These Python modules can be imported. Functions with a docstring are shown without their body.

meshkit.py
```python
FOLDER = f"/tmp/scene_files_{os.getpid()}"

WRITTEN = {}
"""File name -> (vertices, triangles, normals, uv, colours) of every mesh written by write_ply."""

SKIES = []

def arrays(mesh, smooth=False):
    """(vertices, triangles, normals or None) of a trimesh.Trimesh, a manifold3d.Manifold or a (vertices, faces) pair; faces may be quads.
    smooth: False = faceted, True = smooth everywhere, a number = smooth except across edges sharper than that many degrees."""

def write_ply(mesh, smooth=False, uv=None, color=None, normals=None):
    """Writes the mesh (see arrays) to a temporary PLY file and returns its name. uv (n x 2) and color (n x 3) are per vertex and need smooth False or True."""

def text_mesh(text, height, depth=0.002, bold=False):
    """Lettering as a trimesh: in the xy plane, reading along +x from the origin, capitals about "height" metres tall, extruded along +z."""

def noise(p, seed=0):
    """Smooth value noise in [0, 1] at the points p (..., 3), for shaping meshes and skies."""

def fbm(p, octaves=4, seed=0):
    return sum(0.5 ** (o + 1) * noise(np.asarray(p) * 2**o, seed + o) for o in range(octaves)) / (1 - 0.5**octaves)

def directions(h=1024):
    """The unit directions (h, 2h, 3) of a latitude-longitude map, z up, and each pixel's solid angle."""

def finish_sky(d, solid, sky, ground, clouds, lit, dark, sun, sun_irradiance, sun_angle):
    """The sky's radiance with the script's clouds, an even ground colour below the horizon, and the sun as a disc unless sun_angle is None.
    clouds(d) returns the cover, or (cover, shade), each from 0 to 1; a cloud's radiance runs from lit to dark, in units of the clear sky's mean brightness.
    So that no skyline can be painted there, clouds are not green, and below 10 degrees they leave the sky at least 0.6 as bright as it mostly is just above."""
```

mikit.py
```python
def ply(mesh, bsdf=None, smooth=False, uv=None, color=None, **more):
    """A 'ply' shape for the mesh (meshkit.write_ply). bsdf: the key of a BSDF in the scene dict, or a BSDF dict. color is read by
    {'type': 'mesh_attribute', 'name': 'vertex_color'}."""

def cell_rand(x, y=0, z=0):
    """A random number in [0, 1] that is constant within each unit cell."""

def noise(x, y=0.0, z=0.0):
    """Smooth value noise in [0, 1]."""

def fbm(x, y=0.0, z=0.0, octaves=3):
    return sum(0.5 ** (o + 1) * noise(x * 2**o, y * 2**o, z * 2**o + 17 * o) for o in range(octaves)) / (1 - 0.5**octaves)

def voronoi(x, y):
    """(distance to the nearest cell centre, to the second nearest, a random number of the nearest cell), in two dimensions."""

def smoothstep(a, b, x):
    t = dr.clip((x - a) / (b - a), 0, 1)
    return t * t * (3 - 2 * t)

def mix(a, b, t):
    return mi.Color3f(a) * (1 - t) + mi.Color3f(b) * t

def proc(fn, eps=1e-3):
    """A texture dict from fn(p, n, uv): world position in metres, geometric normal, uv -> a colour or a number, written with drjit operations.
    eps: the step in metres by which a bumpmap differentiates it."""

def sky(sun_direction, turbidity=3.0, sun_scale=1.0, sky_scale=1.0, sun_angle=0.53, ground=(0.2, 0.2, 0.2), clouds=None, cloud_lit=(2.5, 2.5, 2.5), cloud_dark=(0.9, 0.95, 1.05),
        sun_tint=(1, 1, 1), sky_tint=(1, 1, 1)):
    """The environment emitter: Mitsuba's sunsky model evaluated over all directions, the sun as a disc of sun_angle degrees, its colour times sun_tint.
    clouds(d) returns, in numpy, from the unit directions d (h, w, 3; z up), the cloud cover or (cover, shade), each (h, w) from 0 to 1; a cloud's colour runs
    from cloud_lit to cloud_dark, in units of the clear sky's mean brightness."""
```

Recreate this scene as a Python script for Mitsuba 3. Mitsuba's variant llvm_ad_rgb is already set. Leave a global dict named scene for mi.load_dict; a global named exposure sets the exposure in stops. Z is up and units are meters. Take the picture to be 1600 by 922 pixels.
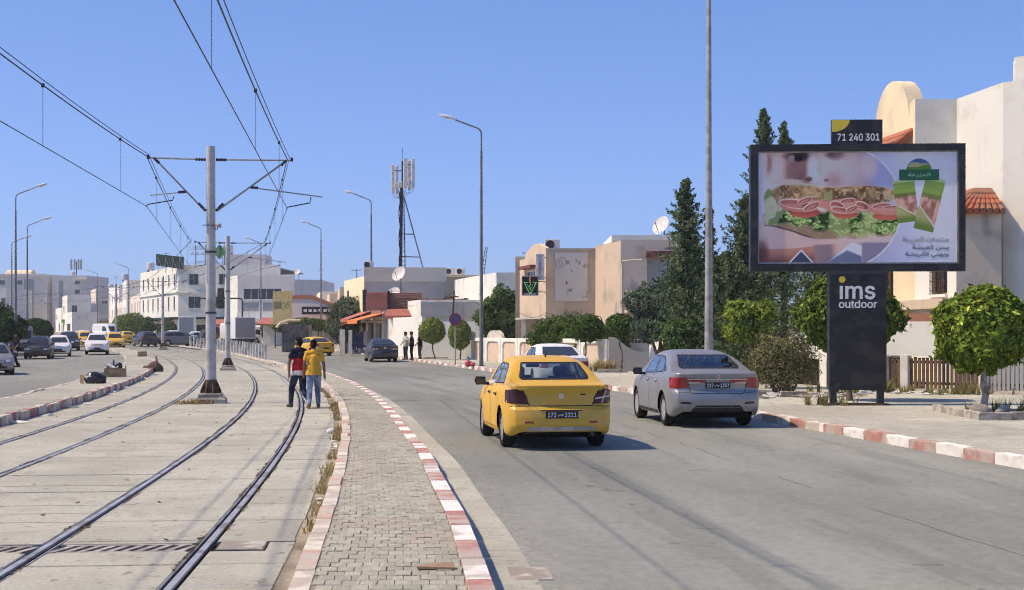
import math, random
import numpy as np, trimesh, drjit as dr, mitsuba as mi
import mikit, meshkit
from scipy.interpolate import PchipInterpolator as Pchip, LinearNDInterpolator, NearestNDInterpolator
from shapely.geometry import Polygon, LineString, Point, box as sbox
from shapely import affinity
import manifold3d as m3, shapely
from scipy.spatial import Delaunay

T = mi.ScalarTransform4f
rng = np.random.default_rng(7)
random.seed(7)

# ---------------------------------------------------------------- camera, sky, exposure
EYE = 1.75
scene = {'type': 'scene'}
labels = {}
scene['camera'] = {'type': 'perspective', 'fov': 2 * math.degrees(math.atan(800 / 2200)), 'fov_axis': 'x',
                   'principal_point_offset_y': (461 - 523) / 922.0,
                   'near_clip': 0.1, 'far_clip': 6000.0, 'medium': {'type': 'ref', 'id': 'air'},
                   'to_world': T().look_at(origin=[0, 0, EYE], target=[0, 10, EYE], up=[0, 0, 1])}
scene['air'] = {'type': 'homogeneous', 'albedo': {'type': 'rgb', 'value': [0.95, 0.96, 0.97]}, 'sigma_t': 0.00025}
scene['sky'] = mikit.sky((-0.62, -0.06, 0.78), turbidity=4.0, sun_tint=(1.0, 0.97, 0.92), sky_tint=(0.76, 0.91, 1.30), ground=(0.3, 0.28, 0.25))
exposure = 1.65

# ---------------------------------------------------------------- naming and writing helpers
used = {}
def num(path):
    n = used.get(path, 0)
    used[path] = n + 1
    return path if n == 0 else f'{path}_{n:03d}'

def tag(key, label=None, cat=None, group=None, kind=None):
    labels[key] = {k: v for k, v in (('label', label), ('category', cat), ('group', group), ('kind', kind)) if v}
    return key

def thing(name, label, cat, group=None):
    return tag(num(name), label, cat, group)

def put(parent, name, mesh, mat, smooth=False, label=None, **kw):
    key = num(parent + '__' + name if parent else name)
    if isinstance(mesh, list):
        mesh = join(mesh)
    if smooth and 'color' not in kw and 'uv' not in kw:
        v, f, n = creased(mesh, 180 if smooth is True else smooth)
        scene[key] = {'type': 'ply', 'filename': meshkit.write_ply((v, f), False, normals=n), 'face_normals': False, 'bsdf': {'type': 'ref', 'id': mat}}
    else:
        scene[key] = mikit.ply(mesh, mat, smooth=smooth, **kw)
    if label:
        labels[key] = {'label': label}
    return key

def creased(mesh, deg):
    """Corner normals averaged over the neighbouring faces that turn by less than deg."""
    v, f = (np.asarray(mesh[0], float), tri(mesh[1])) if isinstance(mesh, tuple) else (np.array(mesh.vertices), np.array(mesh.faces))
    _, inv = np.unique(np.round(v, 5), axis=0, return_inverse=True); inv = inv.ravel()
    fn = np.cross(v[f[:, 1]] - v[f[:, 0]], v[f[:, 2]] - v[f[:, 0]]); ar = np.linalg.norm(fn, axis=1, keepdims=True); un = fn / np.maximum(ar, 1e-20)
    vid = inv[f].ravel(); face = np.repeat(np.arange(len(f)), 3)
    o = np.argsort(vid, kind='stable'); vs, fs = vid[o], face[o]
    start = np.r_[0, np.nonzero(np.diff(vs))[0] + 1]; cnt = np.diff(np.r_[start, len(vs)]); per = np.repeat(cnt, cnt); st = np.repeat(start, cnt)
    a = np.repeat(np.arange(len(vs)), per); b = np.arange(len(a)) - np.repeat(np.r_[0, np.cumsum(per)[:-1]], per) + np.repeat(st, per)
    ok = (un[fs[a]] * un[fs[b]]).sum(1) >= math.cos(math.radians(min(deg, 179.9))) - 1e-9
    N = np.zeros((len(vs), 3)); np.add.at(N, a[ok], fn[fs[b[ok]]])
    N /= np.maximum(np.linalg.norm(N, axis=1, keepdims=True), 1e-20)
    out = np.empty_like(N); out[o] = N
    key = np.c_[vid, np.round(out * 500).astype(int)]
    _, first, back = np.unique(key, axis=0, return_index=True, return_inverse=True)
    return v[f.ravel()][first], back.reshape(-1, 3), out[first]

def single(name, mesh, mat, label, cat, group=None, smooth=False, kind=None, **kw):
    k = put(None, name, mesh, mat, smooth, **kw)
    return tag(k, label, cat, group, kind)

# ---------------------------------------------------------------- mesh helpers: every mesh is (vertices, triangles)
def tri(f):
    f = np.asarray(f, int)
    return np.vstack([f[:, [0, 1, 2]], f[:, [0, 2, 3]]]) if f.shape[1] == 4 else f

def join(ms):
    vs, fs, n = [], [], 0
    for m in ms:
        if m is None:
            continue
        v, f = (m if isinstance(m, tuple) else (np.array(m.vertices), np.array(m.faces)))
        v = np.asarray(v, float)
        vs.append(v); fs.append(tri(f) + n); n += len(v)
    return np.vstack(vs), np.vstack(fs)

def xf(m, R=None, t=(0, 0, 0), s=1.0):
    v, f = m if isinstance(m, tuple) else (np.array(m.vertices), np.array(m.faces))
    v = np.asarray(v) * s
    if R is not None:
        v = v @ np.asarray(R).T
    return v + np.asarray(t), f

def rotz(a):
    c, s = math.cos(a), math.sin(a)
    return np.array([[c, -s, 0], [s, c, 0], [0, 0, 1.0]])

def rotx(a):
    c, s = math.cos(a), math.sin(a)
    return np.array([[1.0, 0, 0], [0, c, -s], [0, s, c]])

def roty(a):
    c, s = math.cos(a), math.sin(a)
    return np.array([[c, 0, s], [0, 1.0, 0], [-s, 0, c]])

BOXF = np.array([[0, 3, 2, 1], [4, 5, 6, 7], [0, 1, 5, 4], [1, 2, 6, 5], [2, 3, 7, 6], [3, 0, 4, 7]])
def bx(x0, x1, y0, y1, z0, z1):
    v = np.array([[x0, y0, z0], [x1, y0, z0], [x1, y1, z0], [x0, y1, z0], [x0, y0, z1], [x1, y0, z1], [x1, y1, z1], [x0, y1, z1]], float)
    return v, tri(BOXF)

def cbox(c, size, yaw=0.0):
    sx, sy, sz = size
    return xf(bx(-sx / 2, sx / 2, -sy / 2, sy / 2, -sz / 2, sz / 2), rotz(yaw), c)

def block(q, z0, z1, c=0.008):
    """A stone: four plan corners (counter-clockwise), chamfered top."""
    q = np.asarray(q, float); m = q.mean(0)
    d = m - q; ins = q + d / np.maximum(np.linalg.norm(d, axis=1, keepdims=True), 1e-6) * c * 1.4
    z0 = np.broadcast_to(z0, 4); z1 = np.broadcast_to(z1, 4)
    v = np.vstack([np.c_[q, z0], np.c_[q, z1 - c], np.c_[ins, z1]])
    f = [[i, (i + 1) % 4, 4 + (i + 1) % 4, 4 + i] for i in range(4)] + [[4 + i, 4 + (i + 1) % 4, 8 + (i + 1) % 4, 8 + i] for i in range(4)] + [[8, 9, 10, 11]]
    return v, tri(f)

def rbox(c, size, r=0.02, yaw=0.0, R=None):
    """A box with chamfered edges."""
    h = np.asarray(size, float) / 2; r = min(r, h.min() * 0.95)
    pts = []
    for sx in (-1, 1):
        for sy in (-1, 1):
            for sz in (-1, 1):
                s = np.array([sx, sy, sz])
                for k in range(3):
                    p = h - r; p[k] = h[k]
                    pts.append(s * p)
    m = trimesh.convex.convex_hull(np.array(pts))
    return xf(m, R if R is not None else rotz(yaw), c)

def tube(pts, r, n=8, caps=True):
    p = np.asarray(pts, float); r = np.broadcast_to(r, len(p)).astype(float)
    t = np.gradient(p, axis=0) if len(p) > 2 else np.repeat((p[1] - p[0])[None], 2, 0)
    t /= np.linalg.norm(t, axis=1, keepdims=True) + 1e-12
    a = np.array([0, 0, 1.0]) if abs(t[0][2]) < 0.9 else np.array([1.0, 0, 0])
    u = np.cross(t[0], a); u /= np.linalg.norm(u)
    rings = []
    ang = np.arange(n) / n * 2 * math.pi
    for i in range(len(p)):
        u = u - t[i] * (u @ t[i]); u /= np.linalg.norm(u)
        w = np.cross(t[i], u)
        rings.append(p[i] + r[i] * (np.cos(ang)[:, None] * u + np.sin(ang)[:, None] * w))
    v = np.vstack(rings); f = []
    for i in range(len(p) - 1):
        for j in range(n):
            k = (j + 1) % n
            f.append([i * n + j, i * n + k, (i + 1) * n + k, (i + 1) * n + j])
    f = tri(f)
    if caps:
        v = np.vstack([v, p[0], p[-1]]); a, b = len(v) - 2, len(v) - 1; e = (len(p) - 1) * n
        f = np.vstack([f, [[a, (j + 1) % n, j] for j in range(n)], [[b, e + j, e + (j + 1) % n] for j in range(n)]])
    return v, f

def lathe(prof, n=24, c=(0, 0, 0), axis='z'):
    prof = np.asarray(prof, float); ang = np.arange(n) / n * 2 * math.pi
    v = np.concatenate([np.c_[r * np.cos(ang), r * np.sin(ang), np.full(n, z)] for r, z in prof])
    f = []
    for i in range(len(prof) - 1):
        for j in range(n):
            k = (j + 1) % n
            f.append([i * n + j, i * n + k, (i + 1) * n + k, (i + 1) * n + j])
    if axis == 'y':
        v = v @ rotx(-math.pi / 2).T
    if axis == 'x':
        v = v @ roty(math.pi / 2).T
    return v + np.asarray(c), tri(f)

def extrude(poly, h):
    ms = [trimesh.creation.extrude_polygon(g, h, engine='earcut') for g in getattr(poly, 'geoms', [poly]) if g.area > 1e-9]
    return join(ms)

def upright(poly, depth, origin, ux):
    """A polygon drawn in (along, up), standing at origin, running along the plan direction ux, its depth going to the left of ux (away from the front)."""
    v, f = extrude(poly, depth)
    ux = np.asarray(ux, float); ux = ux / np.linalg.norm(ux)
    n = np.array([-ux[1], ux[0]])
    o = np.asarray(origin, float)
    w = np.c_[o[0] + v[:, 0] * ux[0] + v[:, 2] * n[0], o[1] + v[:, 0] * ux[1] + v[:, 2] * n[1], o[2] + v[:, 1]]
    return w, f[:, ::-1]

def hull(pts):
    return xf(trimesh.convex.convex_hull(np.asarray(pts, float)))

def strip(A, B, zA, zB, cols=1):
    """Ground between two polylines of equal length, cols quads across."""
    A, B = np.asarray(A), np.asarray(B); n = len(A)
    t = np.linspace(0, 1, cols + 1)
    v = np.concatenate([np.c_[A + (B - A) * k, np.broadcast_to(zA, n) * (1 - k) + np.broadcast_to(zB, n) * k] for k in t])
    f = []
    for c in range(cols):
        i = np.arange(n - 1) + c * n
        f.append(np.c_[i, i + n, i + n + 1, i + 1])
    f = np.vstack(f)
    e1, e2 = v[f[0, 1]] - v[f[0, 0]], v[f[0, 3]] - v[f[0, 0]]
    if np.cross(e1, e2)[2] < 0:
        f = f[:, ::-1]
    return v, tri(f)

def text_at(txt, height, origin, ux, depth=0.004, bold=True, center=True, mirror=False, up=None):
    m = meshkit.text_mesh(txt, height, depth, bold)
    return letters((np.array(m.vertices), np.array(m.faces)), origin, ux, center)

def letters(m, origin, ux, center=True, out=0.0):
    """Lettering in its xy plane stood up at origin, reading along ux, facing to the right of ux."""
    v, f = m; v = v.copy()
    if center:
        v[:, 0] -= (v[:, 0].min() + v[:, 0].max()) / 2; v[:, 1] -= (v[:, 1].min() + v[:, 1].max()) / 2
    ux = np.asarray(ux, float) / np.linalg.norm(ux); n = np.array([ux[1], -ux[0]])
    o = np.asarray(origin, float)
    w = np.c_[o[0] + v[:, 0] * ux[0] + (v[:, 2] + out) * n[0], o[1] + v[:, 0] * ux[1] + (v[:, 2] + out) * n[1], o[2] + v[:, 1]]
    return w, f

ARABIC = {"brand":[[[[189,14],[188,61],[197,61],[198,14]]],[[[96,0],[94,8],[102,11],[108,17],[109,25],[105,35],[112,39],[121,23],[128,23],[134,34],[139,39],[145,41],[152,39],[155,36],[162,23],[170,23],[172,28],[170,61],[179,61],[181,25],[178,17],[171,14],[161,14],[155,16],[151,13],[145,13],[136,19],[130,14],[116,16],[114,10],[102,1]],[[141,26],[144,22],[150,22],[150,27],[146,32],[141,30]]],[[[105,48],[105,53],[107,55],[113,54],[114,48],[112,46],[107,46]]],[[[70,0],[68,8],[79,13],[83,19],[83,25],[79,35],[88,38],[92,27],[92,19],[89,11],[74,0]]],[[[0,27],[0,34],[4,41],[18,47],[18,52],[27,52],[28,27],[30,23],[42,23],[39,29],[39,36],[45,44],[59,46],[61,45],[60,37],[49,36],[48,30],[53,25],[65,29],[67,20],[53,15],[29,14],[22,17],[20,20],[7,20]],[[9,33],[13,28],[19,28],[19,37],[12,36]]],[[[18,65],[23,68],[27,65],[27,61],[25,59],[20,59]]],[[[7,65],[12,68],[16,65],[16,61],[14,59],[9,59]]]],"line_a":[[[[288,21],[286,61],[295,61],[296,33],[297,25],[300,23],[313,23],[326,27],[328,31],[321,33],[308,33],[307,41],[319,42],[335,35],[341,35],[342,26],[339,26],[340,23],[352,23],[356,29],[357,36],[365,35],[364,27],[368,23],[378,23],[381,28],[382,36],[387,36],[390,35],[390,24],[400,23],[410,38],[416,41],[422,41],[430,35],[432,23],[430,18],[424,14],[416,14],[409,17],[403,14],[391,14],[385,18],[378,14],[367,14],[360,18],[352,14],[340,14],[334,16],[329,21],[316,15],[296,14],[291,16]],[[416,32],[413,24],[416,23],[423,25],[419,32]]],[[[381,49],[384,52],[388,52],[390,50],[390,45],[388,43],[383,43]]],[[[362,45],[364,51],[369,51],[371,49],[371,45],[367,42]]],[[[351,45],[353,51],[358,51],[360,49],[360,45],[356,42]]],[[[317,6],[322,9],[326,6],[326,2],[324,0],[319,0]]],[[[220,24],[222,39],[230,38],[229,27],[238,22],[261,22],[269,24],[271,27],[269,41],[275,43],[278,41],[280,33],[280,24],[278,20],[266,14],[232,14],[225,17]]],[[[251,45],[252,50],[254,51],[260,49],[260,45],[256,42]]],[[[240,48],[243,51],[247,51],[249,45],[244,42],[240,45]]],[[[189,14],[188,61],[197,61],[198,14]]],[[[96,0],[94,8],[102,11],[108,17],[109,25],[105,35],[112,39],[121,23],[128,23],[134,34],[139,39],[145,41],[152,39],[155,36],[162,23],[170,23],[172,28],[170,61],[179,61],[181,25],[178,17],[171,14],[161,14],[155,16],[151,13],[145,13],[136,19],[130,14],[116,16],[114,10],[102,1]],[[141,26],[144,22],[150,22],[150,27],[146,32],[141,30]]],[[[105,53],[107,55],[113,54],[114,48],[112,46],[107,46],[105,48]]],[[[68,8],[81,15],[83,25],[79,35],[88,38],[92,27],[92,19],[89,11],[74,0],[70,0]]],[[[0,27],[0,34],[4,41],[18,47],[18,52],[27,52],[28,27],[30,23],[42,23],[39,29],[39,36],[45,44],[59,46],[61,45],[60,37],[49,36],[48,30],[53,25],[65,29],[67,20],[53,15],[29,14],[22,17],[20,20],[7,20]],[[9,33],[13,28],[19,28],[19,37],[12,36]]],[[[18,65],[23,68],[27,65],[27,61],[25,59],[20,59]]],[[[7,65],[12,68],[16,65],[16,61],[14,59],[9,59]]]],"line_b":[[[[329,3],[331,9],[336,9],[338,7],[338,3],[334,0]]],[[[219,8],[217,22],[221,31],[228,28],[226,16],[229,11],[246,11],[250,18],[247,35],[252,37],[257,36],[258,28],[262,24],[272,24],[275,29],[276,37],[284,36],[283,28],[287,24],[298,24],[302,37],[310,36],[309,27],[311,24],[325,24],[328,27],[328,32],[325,43],[331,45],[334,45],[337,34],[337,24],[335,20],[325,15],[311,15],[305,18],[298,15],[285,15],[279,19],[272,15],[260,16],[253,5],[243,1],[227,2]]],[[[318,3],[320,9],[325,9],[327,7],[327,3],[323,0]]],[[[299,3],[301,9],[306,9],[308,6],[308,3],[304,0]]],[[[275,50],[278,53],[282,53],[284,51],[284,46],[282,44],[277,44]]],[[[233,44],[233,49],[235,51],[241,50],[242,44],[240,42],[235,42]]],[[[186,15],[185,62],[194,62],[195,15]]],[[[0,28],[0,35],[4,42],[18,48],[18,53],[27,53],[28,28],[31,24],[40,24],[44,36],[52,35],[52,24],[60,24],[62,27],[64,37],[72,36],[71,27],[73,24],[80,24],[83,27],[82,41],[91,41],[92,30],[97,24],[107,25],[110,36],[114,37],[119,36],[118,27],[119,25],[135,24],[136,27],[131,31],[130,38],[135,43],[142,46],[150,46],[157,42],[158,33],[154,24],[166,24],[169,29],[167,62],[176,62],[177,60],[177,21],[175,18],[168,15],[154,15],[146,18],[133,15],[120,15],[114,19],[106,15],[95,15],[88,20],[82,15],[73,15],[68,18],[62,15],[52,15],[47,18],[40,15],[29,15],[22,18],[20,21],[7,21]],[[139,36],[146,29],[149,33],[146,38]],[[10,34],[10,30],[19,29],[19,38],[14,38]]],[[[113,3],[115,9],[120,9],[122,3],[117,0]]],[[[102,3],[104,9],[109,9],[111,3],[106,0]]],[[[58,48],[59,54],[65,55],[63,61],[69,63],[71,61],[69,54],[75,54],[76,48],[70,46],[68,48],[68,55],[65,55],[66,48],[64,46]]],[[[20,60],[18,66],[22,69],[27,66],[25,60]]],[[[7,66],[12,69],[16,66],[16,62],[14,60],[9,60]]]],"line_c":[[[[379,15],[378,24],[387,25],[392,28],[383,30],[380,33],[379,43],[381,48],[389,55],[398,54],[405,42],[403,26],[397,19],[388,15]],[[388,40],[390,38],[396,39],[392,46],[389,45]]],[[[364,17],[366,23],[371,23],[373,17],[368,14]]],[[[240,36],[243,44],[249,43],[251,42],[249,31],[252,26],[257,24],[272,24],[276,25],[278,29],[271,33],[272,42],[284,38],[294,38],[298,43],[299,51],[304,51],[307,50],[307,39],[319,38],[324,52],[330,58],[335,60],[342,58],[346,52],[344,38],[360,38],[363,40],[363,46],[360,55],[362,58],[369,59],[372,48],[372,38],[368,32],[360,29],[349,29],[348,20],[345,17],[338,15],[330,16],[325,19],[320,29],[308,29],[302,33],[295,29],[287,29],[286,23],[278,17],[255,15],[248,17],[242,22]],[[330,29],[335,24],[340,26],[337,31],[331,31]],[[329,39],[336,41],[337,49],[336,51],[332,49]]],[[[353,17],[355,23],[360,23],[362,17],[357,14]]],[[[298,60],[299,66],[305,67],[307,65],[307,60],[305,58],[300,58]]],[[[264,6],[269,9],[273,6],[273,2],[271,0],[266,0]]],[[[253,6],[258,9],[262,6],[262,2],[260,0],[255,0]]],[[[209,29],[208,76],[217,76],[218,29]]],[[[112,17],[114,23],[121,21],[122,23],[135,30],[137,40],[133,50],[139,53],[142,53],[148,38],[167,38],[167,43],[155,54],[154,61],[158,65],[176,74],[179,74],[182,67],[165,57],[181,38],[190,38],[192,43],[190,76],[199,76],[201,40],[198,32],[191,29],[181,29],[174,33],[167,29],[145,30],[137,20],[130,16],[124,15],[122,20],[117,14]]],[[[0,42],[0,49],[3,55],[18,62],[18,67],[27,67],[28,42],[31,38],[40,38],[44,50],[52,49],[52,38],[60,38],[62,41],[64,51],[72,50],[71,41],[73,38],[80,38],[83,41],[82,55],[91,55],[91,48],[94,39],[108,38],[111,41],[111,46],[108,57],[114,59],[117,59],[120,48],[120,38],[118,34],[108,29],[95,29],[88,34],[82,29],[73,29],[68,32],[62,29],[52,29],[47,32],[40,29],[29,29],[22,32],[20,35],[7,35]],[[10,48],[10,44],[19,43],[19,52],[14,52]]],[[[101,17],[103,23],[108,23],[110,21],[110,17],[106,14]]],[[[58,66],[61,69],[65,68],[63,75],[69,77],[71,75],[69,68],[75,68],[76,62],[70,60],[68,62],[69,69],[66,69],[66,62],[60,60]]],[[[18,80],[23,83],[27,80],[27,76],[25,74],[20,74]]],[[[7,80],[12,83],[16,80],[16,76],[14,74],[9,74]]]],"plate":[[[[160,51],[158,57],[162,60],[167,57],[165,51]]],[[[115,1],[113,10],[127,14],[117,17],[114,21],[114,29],[119,38],[124,41],[133,40],[139,32],[140,24],[152,24],[155,27],[155,32],[152,43],[161,46],[164,35],[164,24],[159,17],[138,15],[134,7],[121,1]],[[123,26],[126,23],[131,24],[131,28],[127,32],[124,31]]],[[[149,51],[147,57],[151,60],[156,57],[154,51]]],[[[0,13],[0,22],[3,30],[11,28],[9,16],[13,10],[24,9],[30,11],[33,17],[30,35],[39,37],[42,26],[45,24],[50,24],[54,28],[56,37],[63,36],[63,25],[71,24],[74,27],[74,41],[82,41],[85,25],[96,24],[99,27],[99,32],[96,43],[104,45],[107,38],[108,24],[103,17],[97,15],[87,15],[80,19],[74,15],[65,15],[59,18],[54,15],[43,16],[40,9],[35,4],[23,0],[7,3]]],[[[95,53],[97,60],[103,59],[104,53],[102,51],[97,51]]]]}
def arabic(name, height, depth=0.004):
    ps = [Polygon(g[0], g[1:]).buffer(0) for g in ARABIC[name]]
    top = max(p.bounds[3] for p in ps)
    m = join([extrude(p, depth * top / height) for p in ps if p.area > 1])
    return m[0] * (height / top), m[1]

# ---------------------------------------------------------------- materials
noise, fbm, vor, cell, smo, mix = mikit.noise, mikit.fbm, mikit.voronoi, mikit.cell_rand, mikit.smoothstep, mikit.mix
def C(r, g, b):
    return mi.Color3f(r, g, b)

def lin(r, g, b):
    return [((c / 255) / 12.92 if c <= 10 else ((c / 255 + 0.055) / 1.055) ** 2.4) for c in (r, g, b)]

def mat(key, col, rough=0.6, spec=0.4, metal=0.0, coat=0.0, bump=None, bscale=0.01, two=True, **kw):
    c = col if isinstance(col, dict) else {'type': 'rgb', 'value': list(map(float, col))}
    b = {'type': 'principled', 'base_color': c, 'roughness': rough, 'specular': spec, 'metallic': metal, 'clearcoat': coat, 'clearcoat_gloss': 0.95, **kw}
    if bump is not None:
        b = {'type': 'bumpmap', 'arbitrary': bump, 'scale': bscale, 'bsdf': b}
    scene[key] = {'type': 'twosided', 'bsdf': b} if two else b
    return key

def spots(p, s, lo, hi):
    return smo(lo, hi, fbm(p.x * s, p.y * s, p.z * s, 3))

def asphalt_fn(p, n, uv):
    y = dr.clip(p.y, 0, 82)
    lane = p.x - (0.616 - 0.07365 * y - 0.000838 * y * y - 5.2e-6 * y * y * y)     # metres from the island kerb
    g = noise(p.x * 85, p.y * 85); g2 = noise(p.x * 17, p.y * 13, 3.0)
    big = fbm(lane * 0.45, p.y * 0.10 + 3, 1.0, 4); mid = fbm(lane * 2.6, p.y * 0.8, 5.0, 4)
    c = mix((0.190, 0.196, 0.172), (0.242, 0.248, 0.218), smo(0.3, 0.7, big))
    c = c * (0.77 + 0.20 * mid + 0.14 * g + 0.16 * g2)
    wear = dr.maximum(smo(.55, .1, dr.abs(lane - 2.0)), dr.maximum(smo(.5, .1, dr.abs(lane - 3.5)), dr.maximum(smo(.5, .1, dr.abs(lane - 5.3)), smo(.5, .1, dr.abs(lane - 6.6)))))
    c = c * (1 - .16 * wear * smo(.42, .62, fbm(lane * 4, p.y * .35, 12.0, 4)))
    joint = dr.abs(lane - 4.35 - .10 * (noise(p.y * 1.3, 2.0) - .5) - .25 * (noise(p.y * .12, 5.0) - .5))
    c = mix(c, (.075, .072, .068), .75 * smo(.020, .006, joint) * smo(.35, .55, noise(p.y * .9, 8.0)))
    cross = dr.abs(p.y - 23.9 - .25 * (noise(lane * 1.1, 4.0) - .5) - .12 * lane) * smo(5.0, 4.6, lane)
    c = mix(c, (.08, .078, .072), .6 * smo(.035, .012, cross + (lane > 4.8) * 1.0) * smo(.3, .5, noise(lane * 2.1, 6.0)))
    drip = smo(.86, .90, noise(p.x * 6.5, p.y * 5.5, 9.0)) * smo(.3, .6, wear) * smo(.4, .6, noise(p.x * .8, p.y * .5, 3.0))
    c = mix(c, (.11, .105, .095), .5 * drip)
    grit = smo(.62, .70, noise(p.x * 42, p.y * 42, 2.0)) * smo(.9, .25, lane)
    c = mix(c, (.36, .33, .28), .6 * grit)
    patch = smo(.60, .62, noise(lane * .33 + 3.7, p.y * .07, 14.0))
    return c * (1 - .05 * patch)
mat('m_asphalt', mikit.proc(asphalt_fn), 0.75, 0.35, bump=mikit.proc(lambda p, n, uv: noise(p.x * 90, p.y * 90)), bscale=0.004)

def slab_fn(p, n, uv):
    k = fbm(p.x * 1.1, p.y * 1.1, 2.0, 4)
    c = mix((0.325, 0.318, 0.262), (0.40, 0.392, 0.325), smo(0.25, 0.75, k))
    c = c * (0.88 + 0.2 * noise(p.x * 40, p.y * 40))
    d = smo(0.63, 0.78, fbm(p.x * 3.5, p.y * 2.2, 11.0, 4))
    c = mix(c, (0.26, 0.225, 0.18), d * 0.32)
    pit = smo(0.88, 0.92, noise(p.x * 11, p.y * 14, 7.0))
    return mix(c, (0.14, 0.125, 0.105), pit * 0.55)
mat('m_slab', mikit.proc(slab_fn), 0.85, 0.25, bump=mikit.proc(lambda p, n, uv: fbm(p.x * 25, p.y * 25)), bscale=0.004)

def dirt_fn(p, n, uv):
    k = fbm(p.x * 2, p.y * 2, p.z * 2, 4); g = noise(p.x * 60, p.y * 60)
    return mix((0.16, 0.135, 0.105), (0.34, 0.30, 0.24), smo(0.2, 0.8, k)) * (0.8 + 0.35 * g)
mat('m_dirt', mikit.proc(dirt_fn), 0.95, 0.1)
mat('m_joint', (0.06, 0.052, 0.043), 0.95, 0.1)

def paver_fn(p, n, uv):
    k = fbm(p.x * 0.8, p.y * 0.5, 3.0, 3)
    c = mix((0.285, 0.278, 0.218), (0.345, 0.335, 0.265), smo(0.25, 0.75, k))
    c = c * (0.84 + 0.26 * cell(p.x * 8.9, p.y * 5.65)) * (0.9 + 0.2 * noise(p.x * 55, p.y * 55))
    return mix(c, (0.34, 0.26, 0.22), 0.35 * smo(0.6, 0.75, fbm(p.x * 1.6, p.y, 31.0, 3)))
mat('m_paver', mikit.proc(paver_fn), 0.85, 0.25, bump=mikit.proc(lambda p, n, uv: fbm(p.x * 60, p.y * 60)), bscale=0.003)

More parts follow.
